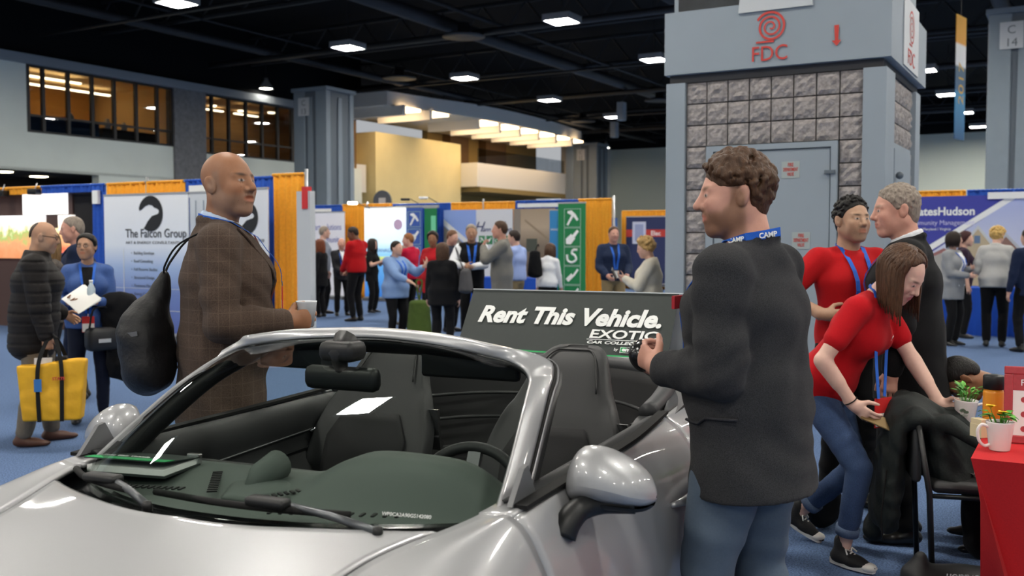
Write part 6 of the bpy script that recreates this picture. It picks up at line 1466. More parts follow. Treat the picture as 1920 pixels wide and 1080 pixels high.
v2 = visitor(601, 449, 19.4, 160, 'red-haired woman in black beside the white panel edge', sex='f', topc=c_black, hair=h_red, style='long', hem=.7)
v3 = visitor(640, 446, 19.9, -70, 'bald man in a black suit with hands clasped and a badge', skin='ruddy', topc=c_char, lap=c_white, lan=2, hands={1: dict(p=(.2, .03, .88)), -1: dict(p=(.2, -.03, .88))}, hair=h_grey, style='fringe')
v4 = visitor(668, 424, 18.5, 150, 'man in a bright red shirt and black trousers bending his head', skin='deep', lum=1.4, topc=c_red, hem=.9, head=(30, 18, 0), hair=h_dk, lan=1, hands={1: dict(p=(.25, .1, .95)), -1: dict(p=(.25, -.12, .95))}, inf=.03, girth=1.08)
v5 = visitor(697, 448, 20.6, -20, 'woman in a black dress with dark hair holding a white sheet', sex='f', topc=c_black, sleeve=.3, bare=(1, -1), hair=h_dk, style='long', hem=.75, hands={1: dict(p=(.25, .1, 1.08)), -1: dict(p=(.27, -.08, 1.08))})
v6 = visitor(741, 451, 14.2, -40, 'woman in a light blue top with short dark hair gesturing beside a green bag', sex='f', girth=1.3, topc=cloth('light_blue', '7f9bc6', noise=.08), sleeve=.8, bare=(1, -1), hair=h_dk, style='short', hem=.80, inf=.03, collar=0, lan=1, head=(10, 0, 0), hands={1: dict(p=(.33, .28, 1.16), d=(.3, .1, 1), n=(-.3, -1, 0), curl=.2, spread=.6), -1: dict(p=(.32, -.02, .93), n=(0, .3, -1))}, elbow={1: (-.3, .4, -1), -1: (-.2, -1, -.4)})
v7 = visitor(757, 460, 17.8, 190, 'grey-haired person partly hidden behind the woman in light blue', topc=c_char, hair=h_grey)
v8 = visitor(769, 437, 17.2, 150, 'fair-haired man in a magenta red shirt with arms folded', topc=cloth('magenta_red', 'c01a3c'), hem=.9, hair=hairm('ginger', '8a5a34'), head=(30, 5, 0), lan=1, hands={1: dict(p=(.22, -.05, 1.12)), -1: dict(p=(.24, .05, 1.08))})
v9 = visitor(812, 434, 15.6, -120, 'dark-skinned woman in a red cardigan behind the long-haired woman in black', sex='f', skin='brown', topc=cloth('red_cardigan', 'b01a24'), hair=h_dk, style='bob', hem=.72, girth=1.1, head=(25, 0, 0))
v10 = visitor(829, 456, 13.4, 80, 'woman with long brown hair in black seen from behind with a grey bag', sex='f', girth=1.2, topc=c_black, hair=h_brown, style='long', hem=.75, inf=.028, length=.24)
v11 = visitor(843, 430, 16.4, -30, 'man with light brown hair in a dark blazer looking down', topc=cloth('dark_slate', '343746'), hair=h_mid, head=(0, 14, 0))
v12 = visitor(884, 420, 14.8, -85, 'grey-haired man in a black vest with white sleeves and a blue lanyard', skin='tan', topc=c_white, inf=.018, hair=h_grey, head=(-5, 6, 0), lan=1, hem=.86, hands={1: dict(p=(.28, -.02, 1.12), n=(0, -1, 0)), -1: dict(p=(.28, -.10, 1.14), n=(0, 1, 0))}, elbow={1: (-.3, 1, -.4), -1: (-.3, -1, -.4)})
v12.top('vest', c_black, inf=.026, hem=.82, sleeve=.02, arms=(), collar=0)
v12.lanyard(m_lan, inf=.03, off=.012, zb=1.1, wid=.034)
v13 = visitor(941, 414, 14.2, 178, 'man in a light grey suit raising a hand to his mouth', skin='ruddy', topc=cloth('light_grey_suit', '77756f', noise=.1), hair=h_brown, hem=.68, inf=.03, lap=cloth('blue_shirt', '8fa5cf'), girth=1.05, hands={1: dict(p=(.26, .05, 1.42), n=(-1, 0, .2), d=(-.2, -.3, 1), curl=.9)}, elbow={1: (.2, .8, -1)})
v14 = visitor(967, 431, 15.4, 150, 'man in a light blue dress shirt and khaki trousers', skin='fair', topc=cloth('powder_blue', '9aaddc', noise=.04), botc=cloth('khaki', '8d7b5b'), hair=h_dk, hem=.93, inf=.026, girth=1.08, head=(10, 4, 0), lan=1)
v15 = visitor(1027, 455, 15.8, 70, 'woman in a white top with a long brown ponytail seen from behind', sex='f', topc=c_white, hair=h_brown, style='long', length=.26, hem=.90, inf=.014, lean=8, head=(0, 15, 0))
v16 = visitor(1150, 424, 15.3, -80, 'man in a navy polo shirt with a badge standing by the orange drape', skin='ruddy', topc=cloth('navy_polo', '222c44'), botc=cloth('khaki', '8d7b5b'), hair=h_brown, hem=.90, lan=2, hands={1: dict(p=(.24, .16, .98)), -1: dict(p=(.24, -.16, .98))}, girth=1.08)
v17 = visitor(1219, 444, 10.8, 168, 'woman with blonde hair in a cream jacket looking at a phone', sex='f', girth=1.15, topc=cloth('cream_jacket', 'c9c3b4', noise=.06), hair=h_blond, style='curly', hem=.80, inf=.028, head=(6, 14, 0), hands={1: dict(p=(.27, .04, 1.10), n=(-.5, -.5, .5), d=(.9, 0, .4), curl=.6), -1: dict(p=(.25, -.08, 1.06), n=(-.4, .6, .5), d=(.9, .2, .3))}, elbow={1: (-.5, .6, -.8), -1: (-.5, -.6, -.8)})
v18 = visitor(1787, 435, 14.2, -50, 'woman in a grey cardigan over white holding leaflets near the blue table', sex='f', girth=1.15, topc=cloth('grey_cardigan', '8e9093', noise=.06), hair=h_dk, style='long', length=.14, hem=.72, inf=.026, lan=1, head=(20, -3, 0), hands={1: dict(p=(.26, .02, 1.12)), -1: dict(p=(.26, -.06, 1.02))})
v18.lanyard(m_lan, inf=.03, off=.014)
Fv = SDF(); v18.torso(Fv, .028); b = MB(); vs = []
for t in np.linspace(0, 1, 7):
    z = 1.43 - .5 * t; y = .05 + .05 * t; vs += [Vector(v18.surf(Fv, -y, z) + v18.R[:, 0] * .006), Vector(v18.surf(Fv, y, z) + v18.R[:, 0] * .006)]
b.add(vs, [[2 * i, 2 * i + 1, 2 * i + 3, 2 * i + 2] for i in range(6)]); solidify(b.build('white_top', c_white, v18.root), .02, 0)
v19 = visitor(1808, 434, 15.3, -20, 'woman with dark red hair behind the woman in the grey cardigan', sex='f', topc=cloth('plum', '2f2030'), sleeve=.3, bare=(1, -1), hair=hairm('burgundy', '3b1a1c'), style='bob', hem=.85)
v20 = visitor(1868, 424, 14.0, 62, 'woman with wavy blonde hair in a pale grey blazer seen from behind', sex='f', girth=1.12, topc=cloth('pale_grey_blazer', 'b4b4b2', noise=.1), hair=hairm('golden', 'c9a562'), style='curly', hem=.86, inf=.03, lean=6, head=(-20, 10, 0), hands={1: dict(p=(.25, .15, 1.05)), -1: dict(p=(.25, -.15, 1.0))})
v21 = visitor(1930, 428, 13.4, 100, 'person in a navy jacket cut off by the right edge of the picture', topc=c_navy, hair=h_dk)
# seated person at the right edge
st = Person(Vector((2.74, 4.74, 0)), 165, H=1.66, sex='f', skin='brown', detail=1, lean=52, head=(0, 20, 0), crouch=.42, seed=31, lum=1.1, label='person in a patterned red top bending low at the right edge behind the table', hands={1: dict(p=(.40, .22, .45)), -1: dict(p=(.45, -.1, .45))}, feet={1: (.40, .14), -1: (.40, -.14)})
st.body(bare=(1, -1)); st.top('patterned_top', mat('patterned_red', 'a3262c', rough=.9, noise=1, nscale=30, col2='1d1718'), inf=.014, hem=.92, sleeve=.12); st.legs('trousers', c_black); st.shoes(m_blackshoe); st.cap(hairm('black', '14110f'), grow=.006, front=.06)
# bag of the long-haired woman, held objects of visitors
def bag_on(P_, name, label, p, size, m, strap=None, cat='bag'):
    t = empty(name, world_of(P_, p), P_.root.rotation_euler[2]); tag(t, label, cat); F = SDF(); F.ell((0, 0, .06), (0, 0, size[2] - .05), (size[0], size[1], .06), (size[0] * .8, size[1] * .7, .05), np.eye(3), .02); V, Q = F.mesh(.014, .006, 1); rawmesh('bag_body', V, Q, m, t, True)
    if strap: b = MB(); b.ribbon([Vector(q) for q in catmull(strap, 16)], Vector((1, 0, 0)), .03, .003); b.build('strap', m, t)
    return t
bag_on(v10, 'shoulder_bag', 'grey shoulder bag hanging on the long-haired woman in black', (-.02, -.33, .80), (.22, .09, .34), cloth('bag_grey', '4a494b'), [(0, .02, .3), (.02, .1, .52), (.0, .14, .62), (-.03, .1, .5), (-.04, .02, .3)])
bag_on(v15, 'black_backpack', 'black shoulder bag on the woman in the white top', (-.16, .16, .92), (.09, .13, .44), c_black, [(0, 0, .42), (.08, -.02, .52), (.14, -.02, .5)])
gb = bag_on(v6, 'shopping_bag', 'olive green shopping bag on wheels beside the woman in light blue', (.42, .06, .06), (.20, .18, .62), cloth('olive_green', '4c5f2c', noise=.2), [(0, 0, .6), (.06, 0, .86), (0, 0, .9), (-.06, 0, .86), (0, 0, .6)])
b = MB(); b.rbox(-.035, .035, -.006, .006, -.07, .07, .006); o = b.build('phone', m_blk); o.location = world_of(v17, v17.wri[1] + np.array([.12, -.03, .05])); o.rotation_euler = (.3, .6, v17.root.rotation_euler[2] + 1.57); tag(o, 'dark phone held up by the woman in the cream jacket', 'phone')
# ================================================================== booths, banners and drapes
c_yel = cloth('drape_yellow', 'f2a636', noise=.06, nscale=30, bump=.1); c_blu = cloth('drape_blue', '2f58b4', noise=.08, nscale=30, bump=.1)
m_pipe = mat('drape_pipe', 'b5b8bb', rough=.35, metal=.6)
def drape(u, v0, v1, z0, z1, m, label, name='drape', amp=.035, per=.11, group=None):
    """pleated cloth panel with a gathered head over a horizontal pipe"""
    c = (v0 + v1) / 2; t = empty(name, H(u, c, 0), HROT); tag(t, label, 'curtain', group)
    n = max(10, int(abs(v1 - v0) / per * 6)); R_ = random.Random(int(abs(u * 10 + v0 * 100))); ph = [R_.uniform(0, 6.28) for _ in range(3)]
    def f(s, w_):
        v = (v0 + (v1 - v0) * s) - c; z = z0 + (z1 - z0) * w_; k = .45 + .55 * (1 - w_) if z1 - z0 > .6 else .5
        return (amp * k * (math.sin(2 * PI * v / per + ph[0]) + .5 * math.sin(2 * PI * v / (per * 2.3) + ph[1] + z * .6)), v, z)
    b = MB(); b.grid(f, n, 10); o = b.build('cloth', m, t, True); solidify(o, .006, 0)
    b = MB(); b.grid(lambda s, w_: (.028 * math.sin(PI * (w_ - .5) * 2) + .004 * math.sin(s * abs(v1 - v0) * 90), (v0 + (v1 - v0) * s) - c, z1 - .015 + .045 * math.cos(PI * (w_ - .5) * 2) * .5), n, 8); b.build('head_gather', m, t, True)
    b = MB(); b.tube([(0, v0 - c, z1 - .01), (0, v1 - c, z1 - .01)], .018, 8); b.build('pipe', m_pipe, t, True)
    return t
def post(u, v, h, label):
    t = empty('drape_post', H(u, v, 0), HROT); tag(t, label, 'post', 'drape support posts'); b = MB(); b.tube([(0, 0, 0), (0, 0, h)], .024, 10); b.build('upright', m_pipe, t, True); b = MB(); b.box(-.22, .22, -.22, .22, 0, .012); b.build('base_plate', m_pipe, t)
def grad_mat(name, stops, axis=2, lo=0, hi=2.2, rough=.6):
    """colour print that changes along one object axis (printed artwork)"""
    m = mat(name, 'ffffff', rough=rough); nt = m.node_tree; b = nt.nodes['Principled BSDF']; tc = nt.nodes.new('ShaderNodeTexCoord'); sx = nt.nodes.new('ShaderNodeSeparateXYZ'); mr = nt.nodes.new('ShaderNodeMapRange'); cr = nt.nodes.new('ShaderNodeValToRGB')
    nt.links.new(tc.outputs['Object'], sx.inputs[0]); nt.links.new(sx.outputs[axis], mr.inputs[0]); mr.inputs[1].default_value = lo; mr.inputs[2].default_value = hi; nt.links.new(mr.outputs[0], cr.inputs[0])
    e = cr.color_ramp.elements; e[0].position = stops[0][0]; e[0].color = lin(stops[0][1]); e[1].position = stops[-1][0]; e[1].color = lin(stops[-1][1])
    for p, c in stops[1:-1]: q = e.new(p); q.color = lin(c)
    nt.links.new(cr.outputs[0], b.inputs['Base Color']); return m
def banner(u, v0, v1, z0, z1, m, label, name='banner', th=.02, rail=True, cat='banner'):
    """flat printed panel facing -u; local frame: x along -v from its left edge, y up"""
    t = empty(name, H(u, v0, 0), HROT); tag(t, label, cat); wd = v0 - v1
    b = MB(); b.box(0, th, -wd, 0, z0, z1); p = b.build('print_panel', m, t)
    if rail:
        for z in (z0 - .03, z1): b = MB(); b.box(-.008, th + .008, -wd - .005, .005, z, z + .03); b.build('rail', m_pipe, t)
        b = MB(); b.box(-.10, .14, -wd, 0, max(0, z0 - .10), max(.03, z0 - .03)); b.build('foot', m_greytrim, t)
    M = face_frame(Vector((-.004, 0, 0)), (0, -1, 0), (0, 0, 1)); return t, p, M
# --- the falcon booth
drape(10.6, 13.62, 12.72, 0, 2.43, c_yel, 'orange yellow drape at the left end of the falcon banner booth'); drape(10.6, 12.68, 11.86, 0, 2.43, c_yel, 'orange yellow drape behind the falcon banner logo')
drape(10.6, 11.84, 9.98, 0, 2.43, c_blu, 'blue drape behind the head of the brown-jacket man'); drape(10.5, 9.96, 9.37, 0, 2.45, c_yel, 'full-height orange drape at the right end of the falcon booth')
post(10.62, 12.70, 2.5, 'metal drape post above the falcon banner'); post(10.5, 9.34, 2.5, 'metal drape post at the right end of the falcon booth')
drape(10.6, 13.97, 13.66, 0, 2.43, c_blu, 'narrow dark blue drape beside the black video booth')
m_falc = grad_mat('falcon_print', [(0, '5566a8'), (.25, '6a7fb8'), (.45, '9db3d8'), (.62, 'dbe2ec'), (1, 'eeeff1')], 2, .2, 2.2)
fb, fp, FM = banner(10.3, 13.33, 11.46, .12, 2.20, m_falc, 'tall falcon logo banner with blue lower half on the left', 'pull_up_banner')
m_inkb = mat('banner_ink', '15171b', rough=.6); m_inkg = mat('banner_grey_ink', '4d5157', rough=.6); m_wht = mat('print_white', 'd8dad8', rough=.6)
def falcon_logo(M, r, parent):
    """black ring sweep whose inner edge is a bird head with a hooked beak"""
    out = [(r * math.cos(a), r * math.sin(a)) for a in np.linspace(math.radians(160), math.radians(-125), 40)]
    inn = [(-.48, -.75), (-.25, -.45), (.10, -.15), (.45, -.06), (.62, -.02), (.70, .08), (.66, .2), (.52, .27), (.30, .33), (.18, .44), (-.1, .5), (-.42, .42), (-.72, .24), (-.92, .18)]
    inn = [(x * r, y * r) for x, y in inn]; poly = out + [(x, y) for x, y in inn]
    import mathutils.geometry as mg
    tri = mg.tessellate_polygon([[Vector((x, y, 0)) for x, y in poly]]); b = MB(M); b.add([(x, y, 0) for x, y in poly], [list(t) for t in tri]); o = b.build('falcon_emblem', m_inkb, parent); solidify(o, .002, 0); return o
falcon_logo(FM @ Matrix.Translation((1.07, 1.92, .003)), .27, fp)
text('lettering', 'The Falcon Group', .185, m_inkg, fp, FM @ Matrix.Translation((.50, 1.56, .003)), width=1.34, bold=.002)
text('lettering', 'ART & ENERGY CONSULTANTS', .06, m_inkg, fp, FM @ Matrix.Translation((.50, 1.46, .003)), width=1.2)
for i, s in enumerate(('Building Envelope', 'Roof Consulting', 'Full Reserve Studies', 'Structural Design', 'Pavement Plans', 'Energy Consulting', 'Site Inspection', 'Forensic Study', 'MEP Design')):
    text('lettering', '\u2022  ' + s, .065, m_inkg, fp, FM @ Matrix.Translation((.62, 1.30 - .125 * i, .003)))
b = MB(FM); b.box(.44, .452, .15, 1.38, .001, .003); b.box(.0, 1.8, .45, .458, .001, .003); b.box(.0, 1.8, .78, .785, .001, .003); b.build('grid_line', m_wht, fp)
fb2, fp2, FM2 = banner(10.32, 11.44, 10.55, .12, 2.20, grad_mat('tower_print', [(0, '6f7f9c'), (.5, 'a9b6c8'), (1, 'cfd3d6')], 2, .2, 2.2), 'banner with a pale glass tower photo behind the brown-jacket man', 'pull_up_banner')
for i in range(5): b = MB(FM2); b.box(.12 + .16 * i, .14 + .16 * i, .3, 2.1, .001, .003); b.build('tower_line', mat('tower_line', '8f9aa6', rough=.5), fp2)
fb3, fp3, FM3 = banner(10.2, 10.42, 9.78, .12, 2.22, grad_mat('falcon_print_pale', [(0, 'aebdd6'), (.4, 'c9d2de'), (1, 'dcdde0')], 2, .2, 2.2), 'narrow falcon logo banner right of the brown-jacket man', 'pull_up_banner')
falcon_logo(FM3 @ Matrix.Translation((.22, 1.83, .003)), .24, fp3); text('lettering', 'Falcon Group', .075, m_inkg, fp3, FM3 @ Matrix.Translation((.16, 1.50, .003)))
for i in range(9): text('lettering', 'Consulting', .06, m_inkg, fp3, FM3 @ Matrix.Translation((.16, 1.30 - .125 * i, .003)))
t = empty('partition_panel', H(10.25, 9.3, 0), HROT); tag(t, 'white partition end panel with a red corner beside the orange drape', 'panel'); b = MB(); b.box(0, .1, -.24, 0, 0, 2.18); b.build('panel', m_plate, t); b = MB(); b.box(-.02, .08, -.20, -.11, 1.94, 2.24); b.build('red_corner', mat('corner_red', 'c8282c', rough=.6), t)
# --- black video booth on the far left
t = empty('video_wall', H(10.75, 14.05, 0), HROT); tag(t, 'black display booth with glowing white and photo screens at the far left', 'display')
b = MB(); b.box(0, .08, -4.2 + 4.2 - 0.0, .0 + .0, 0, .1)
b = MB(); b.box(0, .08, .02, 4.2, 0, 2.36); b.build('backdrop', mat('backdrop_black', '151214', rough=.9), t)
b = MB(); b.box(-.03, 0, .62, 4.2, 0, 2.34); b.build('lit_panel', mat('panel_brown', '4a3530', rough=.8), t)
def lit(name, y0, y1, z0, z1, stops, e):
    m = mat('lit_' + name, 'ffffff', emit=e); nt = m.node_tree; bs = nt.nodes['Principled BSDF']; tc = nt.nodes.new('ShaderNodeTexCoord'); sx = nt.nodes.new('ShaderNodeSeparateXYZ'); mr = nt.nodes.new('ShaderNodeMapRange'); cr = nt.nodes.new('ShaderNodeValToRGB'); nz = nt.nodes.new('ShaderNodeTexNoise'); nz.inputs['Scale'].default_value = 7; ad = nt.nodes.new('ShaderNodeMath'); ad.operation = 'MULTIPLY_ADD'; ad.inputs[1].default_value = .5
    nt.links.new(tc.outputs['Object'], sx.inputs[0]); nt.links.new(tc.outputs['Object'], nz.inputs['Vector']); nt.links.new(nz.outputs[0], ad.inputs[0]); nt.links.new(sx.outputs[2], ad.inputs[2]); nt.links.new(ad.outputs[0], mr.inputs[0]); mr.inputs[1].default_value = z0 + .25; mr.inputs[2].default_value = z1 + .25; nt.links.new(mr.outputs[0], cr.inputs[0]); e_ = cr.color_ramp.elements; e_[0].color = lin(stops[0][1]); e_[1].color = lin(stops[-1][1])
    for p, c in stops[1:-1]: q = e_.new(p); q.color = lin(c)
    nt.links.new(cr.outputs[0], bs.inputs['Emission Color']); nt.links.new(cr.outputs[0], bs.inputs['Base Color']); b = MB(); b.box(-.07, -.03, y0, y1, z0, z1); b.build('screen', m, t)
lit('white', .73, 1.90, 1.955, 2.33, [(0, 'fffdf8'), (1, 'ffffff')], 1.0)
lit('photo', 1.32, 2.9, 1.2, 1.945, [(0, 'd98a5a'), (.35, 'e0a070'), (.55, 'a8bf6a'), (.68, 'ffe9cf'), (1, 'ffffff')], .55)
lit('card', .96, 1.28, 1.50, 1.72, [(0, 'ffd98a'), (1, 'fff0c0')], .6)
lit('strip', .55, .95, 1.30, 1.94, [(0, 'e86a4a'), (.5, 'f0d090'), (1, 'ffffff')], .6)
drape(10.6, 15.3, 13.70, 2.3, 2.43, c_blu, 'blue valance over the black video booth', 'valance'); drape(10.6, 18.0, 15.3, 2.3, 2.43, c_yel, 'orange valance over the video booth at the left edge', 'valance')
for k, (v, lab) in enumerate(((16.25, 'black clip spotlight on the orange valance'), (15.35, 'black clip spotlight between the orange and blue valances'), (14.2, 'small white sign box beside the blue valance'))):
    t2 = empty('clip_spotlight' if k < 2 else 'sign_box', H(10.5 if k < 2 else 10.56, v - .35 * (k == 2), 2.28 if k < 2 else 2.1), HROT + .4 * (k < 2)); tag(t2, lab, 'lamp' if k < 2 else 'sign')
    if k < 2: b = MB(); b.rbox(-.10, .10, -.08, .08, 0, .10, .02); b.build('head', m_blk, t2, True); b = MB(); b.tube([(0, 0, .08), (.08, 0, .2)], .01, 6); b.build('arm', m_pipe, t2, True)
    else: b = MB(); b.rbox(-.03, .03, -.07, .07, 0, .22, .01); b.build('box_shell', m_signw, t2)
# --- middle booths (u = 20.1)
drape(20.15, 17.9, 16.72, 0, 2.43, c_blu, 'blue drape behind the white solutions banner'); drape(20.15, 16.7, 15.92, 0, 2.44, c_yel, 'orange drape right of the white solutions banner'); drape(20.15, 15.88, 15.1, 0, 2.44, c_yel, 'orange drape left of the glowing blue and white display')
drape(20.15, 15.08, 13.34, 0, 2.42, c_blu, 'blue drape behind the glowing display and tool banner'); drape(20.15, 13.32, 12.44, 0, 2.42, c_yel, 'orange drape behind the left part of the sky and house backdrop'); drape(20.15, 12.40, 11.55, 0, 2.42, c_yel, 'orange drape behind the white part of the house backdrop')
drape(20.15, 11.53, 9.90, 0, 2.43, c_blu, 'blue drape behind the room photo backdrop'); drape(20.1, 9.88, 9.06, 0, 2.44, c_yel, 'full-height orange drape right of the green tool banner')
for v, l in ((15.9, 'drape post above the orange panels'), (12.42, 'drape post above the house backdrop'), (9.04, 'drape post beside the green tool banner')): post(20.16, v, 2.5, 'metal ' + l)
sb, spn, SBM = banner(19.75, 17.55, 16.32, .1, 2.22, mat('white_banner', 'ecebf2', rough=.6), 'white banner lettered solutions and community behind the far visitors', 'pull_up_banner')
m_vio = mat('violet_ink', '6f74b4', rough=.6)
text('lettering', 'smart solutions', .22, m_vio, spn, SBM @ Matrix.Translation((-.25 + .3, 1.78, .003)), width=1.08); text('lettering', 'for community', .22, m_vio, spn, SBM @ Matrix.Translation((.05, 1.46, .003)), width=1.08)
for i in range(3): text('lettering', 'management software', .07, m_vio, spn, SBM @ Matrix.Translation((.45, 1.1 - .14 * i, .003)))
m_glow = mat('backlit', 'ffffff', emit=.55); nt = m_glow.node_tree
gmt = grad_mat('backlit_print', [(0, '2f6fc0'), (.40, '5fa4dd'), (.44, 'd8e04a'), (.47, '7fc0e8'), (.62, 'd8ecf4'), (1, 'f7fbfb')], 2, .1, 2.3); gmt.node_tree.nodes['Principled BSDF'].inputs['Emission Strength'].default_value = .45
gmt.node_tree.links.new([n for n in gmt.node_tree.nodes if n.type == 'VALTORGB'][0].outputs[0], gmt.node_tree.nodes['Principled BSDF'].inputs['Emission Color'])
gb2, gp, GM = banner(19.8, 15.72, 14.32, .1, 2.32, gmt, 'glowing white and blue backlit display behind the woman in light blue', 'backlit_display', th=.1)
text('lettering', 'CM MANAGEMENT', .13, mat('teal_ink', '2f7fae'), gp, GM @ Matrix.Translation((.12, 1.22, .003)), width=1.1)
b = MB(GM); b.lathe([(.11, 0), (.13, 0), (.13, .004), (.11, .004)], 20, Matrix.Translation((1.05, 1.9, 0))); b.build('ring_logo', mat('pink_ink', 'd8b8d8'), gp)
# pull-ups with tool icons
def icon(M, kind, sz, parent, m=None):
    m = m or m_signw; b = MB(M); P_ = lambda pts: b.add([(x * sz, y * sz, .004) for x, y in pts] + [(x * sz, y * sz, .0) for x, y in pts], [list(range(len(pts)))] + [[i, (i + 1) % len(pts), len(pts) + (i + 1) % len(pts), len(pts) + i] for i in range(len(pts))])
    if kind == 0: P_([(-.4, -.42), (-.28, -.46), (.08, .12), (-.05, .2)]); P_([(-.32, .42), (-.05, .46), (.22, .22), (.42, -.1), (.3, -.18), (.08, .08), (-.12, .2), (-.34, .3)])
    elif kind == 1: P_([(-.42, -.42), (-.1, -.44), (.2, -.08), (-.08, .2), (-.44, -.1)]); P_([(.0, .12), (.16, -.02), (.44, .34), (.32, .46)])
    elif kind == 2:
        pts = [(-.36 + .0, .1), (-.3, -.25), (-.02, -.38), (.26, -.2), (.18, .05), (-.02, .18), (.06, .38), (.34, .4)]; b.tube([Vector((x * sz, y * sz, .0)) for x, y in [tuple(q) for q in catmull([np.array(p) for p in pts], 24)]], .075 * sz, 6)
    elif kind == 3: P_([(-.44, -.22), (-.26, -.40), (.12, -.06), (-.06, .12)]); P_([(.02, .0), (.12, -.08), (.44, .34), (.34, .42)])
    elif kind == 4: P_([(-.34, -.3), (-.05, -.4), (.24, -.1), (.14, .2), (-.16, .12)]); P_([(.12, .1), (.2, .02), (.46, .32), (.38, .42)]); P_([(-.44, -.34), (-.3, -.44), (-.24, -.34), (-.38, -.24)])
    else: P_([(0, .4), (.1, .1), (.36, .02), (.36, -.1), (-.36, -.1), (-.36, .02), (-.1, .1)])
    o = b.build('tool_icon', m, parent); b2 = MB(M)
    for (x0, x1, y0, y1) in ((-.56, .56, .54, .57), (-.56, .56, -.57, -.54), (-.57, -.54, -.57, .57), (.54, .57, -.57, .57)): b2.box(x0 * sz, x1 * sz, y0 * sz, y1 * sz, 0, .003)
    b2.build('icon_box', mat('icon_line', 'a8c8b4', rough=.6), parent); return o
m_tblue = mat('tool_banner_blue', '3a5cae', rough=.6); m_tgreen = mat('tool_banner_green', '0c7a43', rough=.6)
tb, tp, TM = banner(19.6, 14.28, 13.80, .1, 2.30, m_tblue, 'blue tool icon pull-up banner beside the glowing display', 'pull_up_banner'); [icon(TM @ Matrix.Translation((.24, 2.02 - .42 * i, .003)), i % 6, .33, tp) for i in range(5)]
tg, tgp, TGM = banner(19.65, 13.78, 13.42, .1, 2.28, m_tgreen, 'narrow green banner with a mint stripe next to the blue tool banner', 'pull_up_banner'); b = MB(TGM); b.rbox(.2, .34, .5, 2.1, .001, .005, .05); b.build('mint_stripe', mat('mint', '74d3a4', rough=.6), tgp)
tb2, tp2, TM2 = banner(18.6, 9.62, 8.98, .1, 2.28, m_tgreen, 'tall green tool icon banner beside the orange drape', 'pull_up_banner'); [icon(TM2 @ Matrix.Translation((.34, 1.98 - .40 * i, .003)), i % 6, .34, tp2) for i in range(5)]
nb, nbp, NBM = banner(18.9, 9.98, 9.72, .1, 2.15, mat('sky_banner_blue', '2f86c0', rough=.6), 'narrow light blue banner left of the green tool banner', 'pull_up_banner'); text('lettering', 'HVAC', .07, m_signw, nbp, NBM @ Matrix.Translation((.03, 1.72, .003)))
hb3, hp3, HM = banner(20.0, 13.45, 11.53, .1, 2.24, mat('backdrop_white', 'd9dbe0', rough=.7), 'backdrop of blue sky and white panel with Hann script lettering', 'backdrop', rail=False)
b = MB(HM); b.box(0, .92, .1, 2.24, .001, .003); b.build('sky_print', mat('sky_print', '8ea8e4', rough=.7), hp3)
b = MB(HM); b.add([(0, 2.02, .005), (0, 1.88, .005), (.78, 1.32, .005), (1.0, 1.3, .005)], [[0, 1, 2, 3]]); b.build('roof_line', mat('roof_white', 'dfe0e2', rough=.7), hp3); b = MB(HM); b.add([(0, 1.86, .004), (0, 1.0, .004), (.9, 1.0, .004), (.76, 1.3, .004)], [[0, 1, 2, 3]]); b.build('house_print', mat('house_grey', '8c8780', rough=.7), hp3)
m_navyink = mat('navy_ink', '2c3666', rough=.6)
for x0, rest in ((.86, 'ann'), (1.42, 'ann')): text('lettering', 'H', .34, m_navyink, hp3, HM @ Matrix.Translation((x0, 1.72, .006)), shear=.45); text('lettering', rest, .16, m_navyink, hp3, HM @ Matrix.Translation((x0 + .24, 1.72, .006)), shear=.35)
for i in range(5): b = MB(HM); b.box(1.0 + .21 * i, 1.17 + .21 * i, 1.42, 1.62, .004, .006); q_ = b.build('icon_tile', m_tgreen, hp3); icon(HM @ Matrix.Translation((1.085 + .21 * i, 1.52, .007)), i, .13, hp3)
rb2, rp2, RM2 = banner(20.0, 11.5, 10.42, .1, 2.24, grad_mat('room_photo', [(0, '4a4038'), (.35, '6e5f50'), (.6, '7e6f60'), (.8, 'b8a48c'), (1, 'a8947c')], 2, .1, 2.24), 'backdrop photo of a brown tiled room behind the ponytail woman', 'backdrop', rail=False)
b = MB(RM2); b.box(.0, .18, .1, 2.24, .001, .004); b.build('door_print', mat('door_taupe', '8d8378', rough=.7), rp2); b = MB(RM2); b.box(.34, .62, 1.25, 1.55, .001, .004); b.build('oven_print', mat('oven_dark', '4a4f45', rough=.7), rp2); b = MB(RM2); b.add([(.3, 2.0, .004), (1.08, 1.45, .004), (1.08, 1.38, .004), (.3, 1.95, .004)], [[0, 1, 2, 3]]); b.build('shelf_print', mat('shelf_taupe', '94826c', rough=.7), rp2)
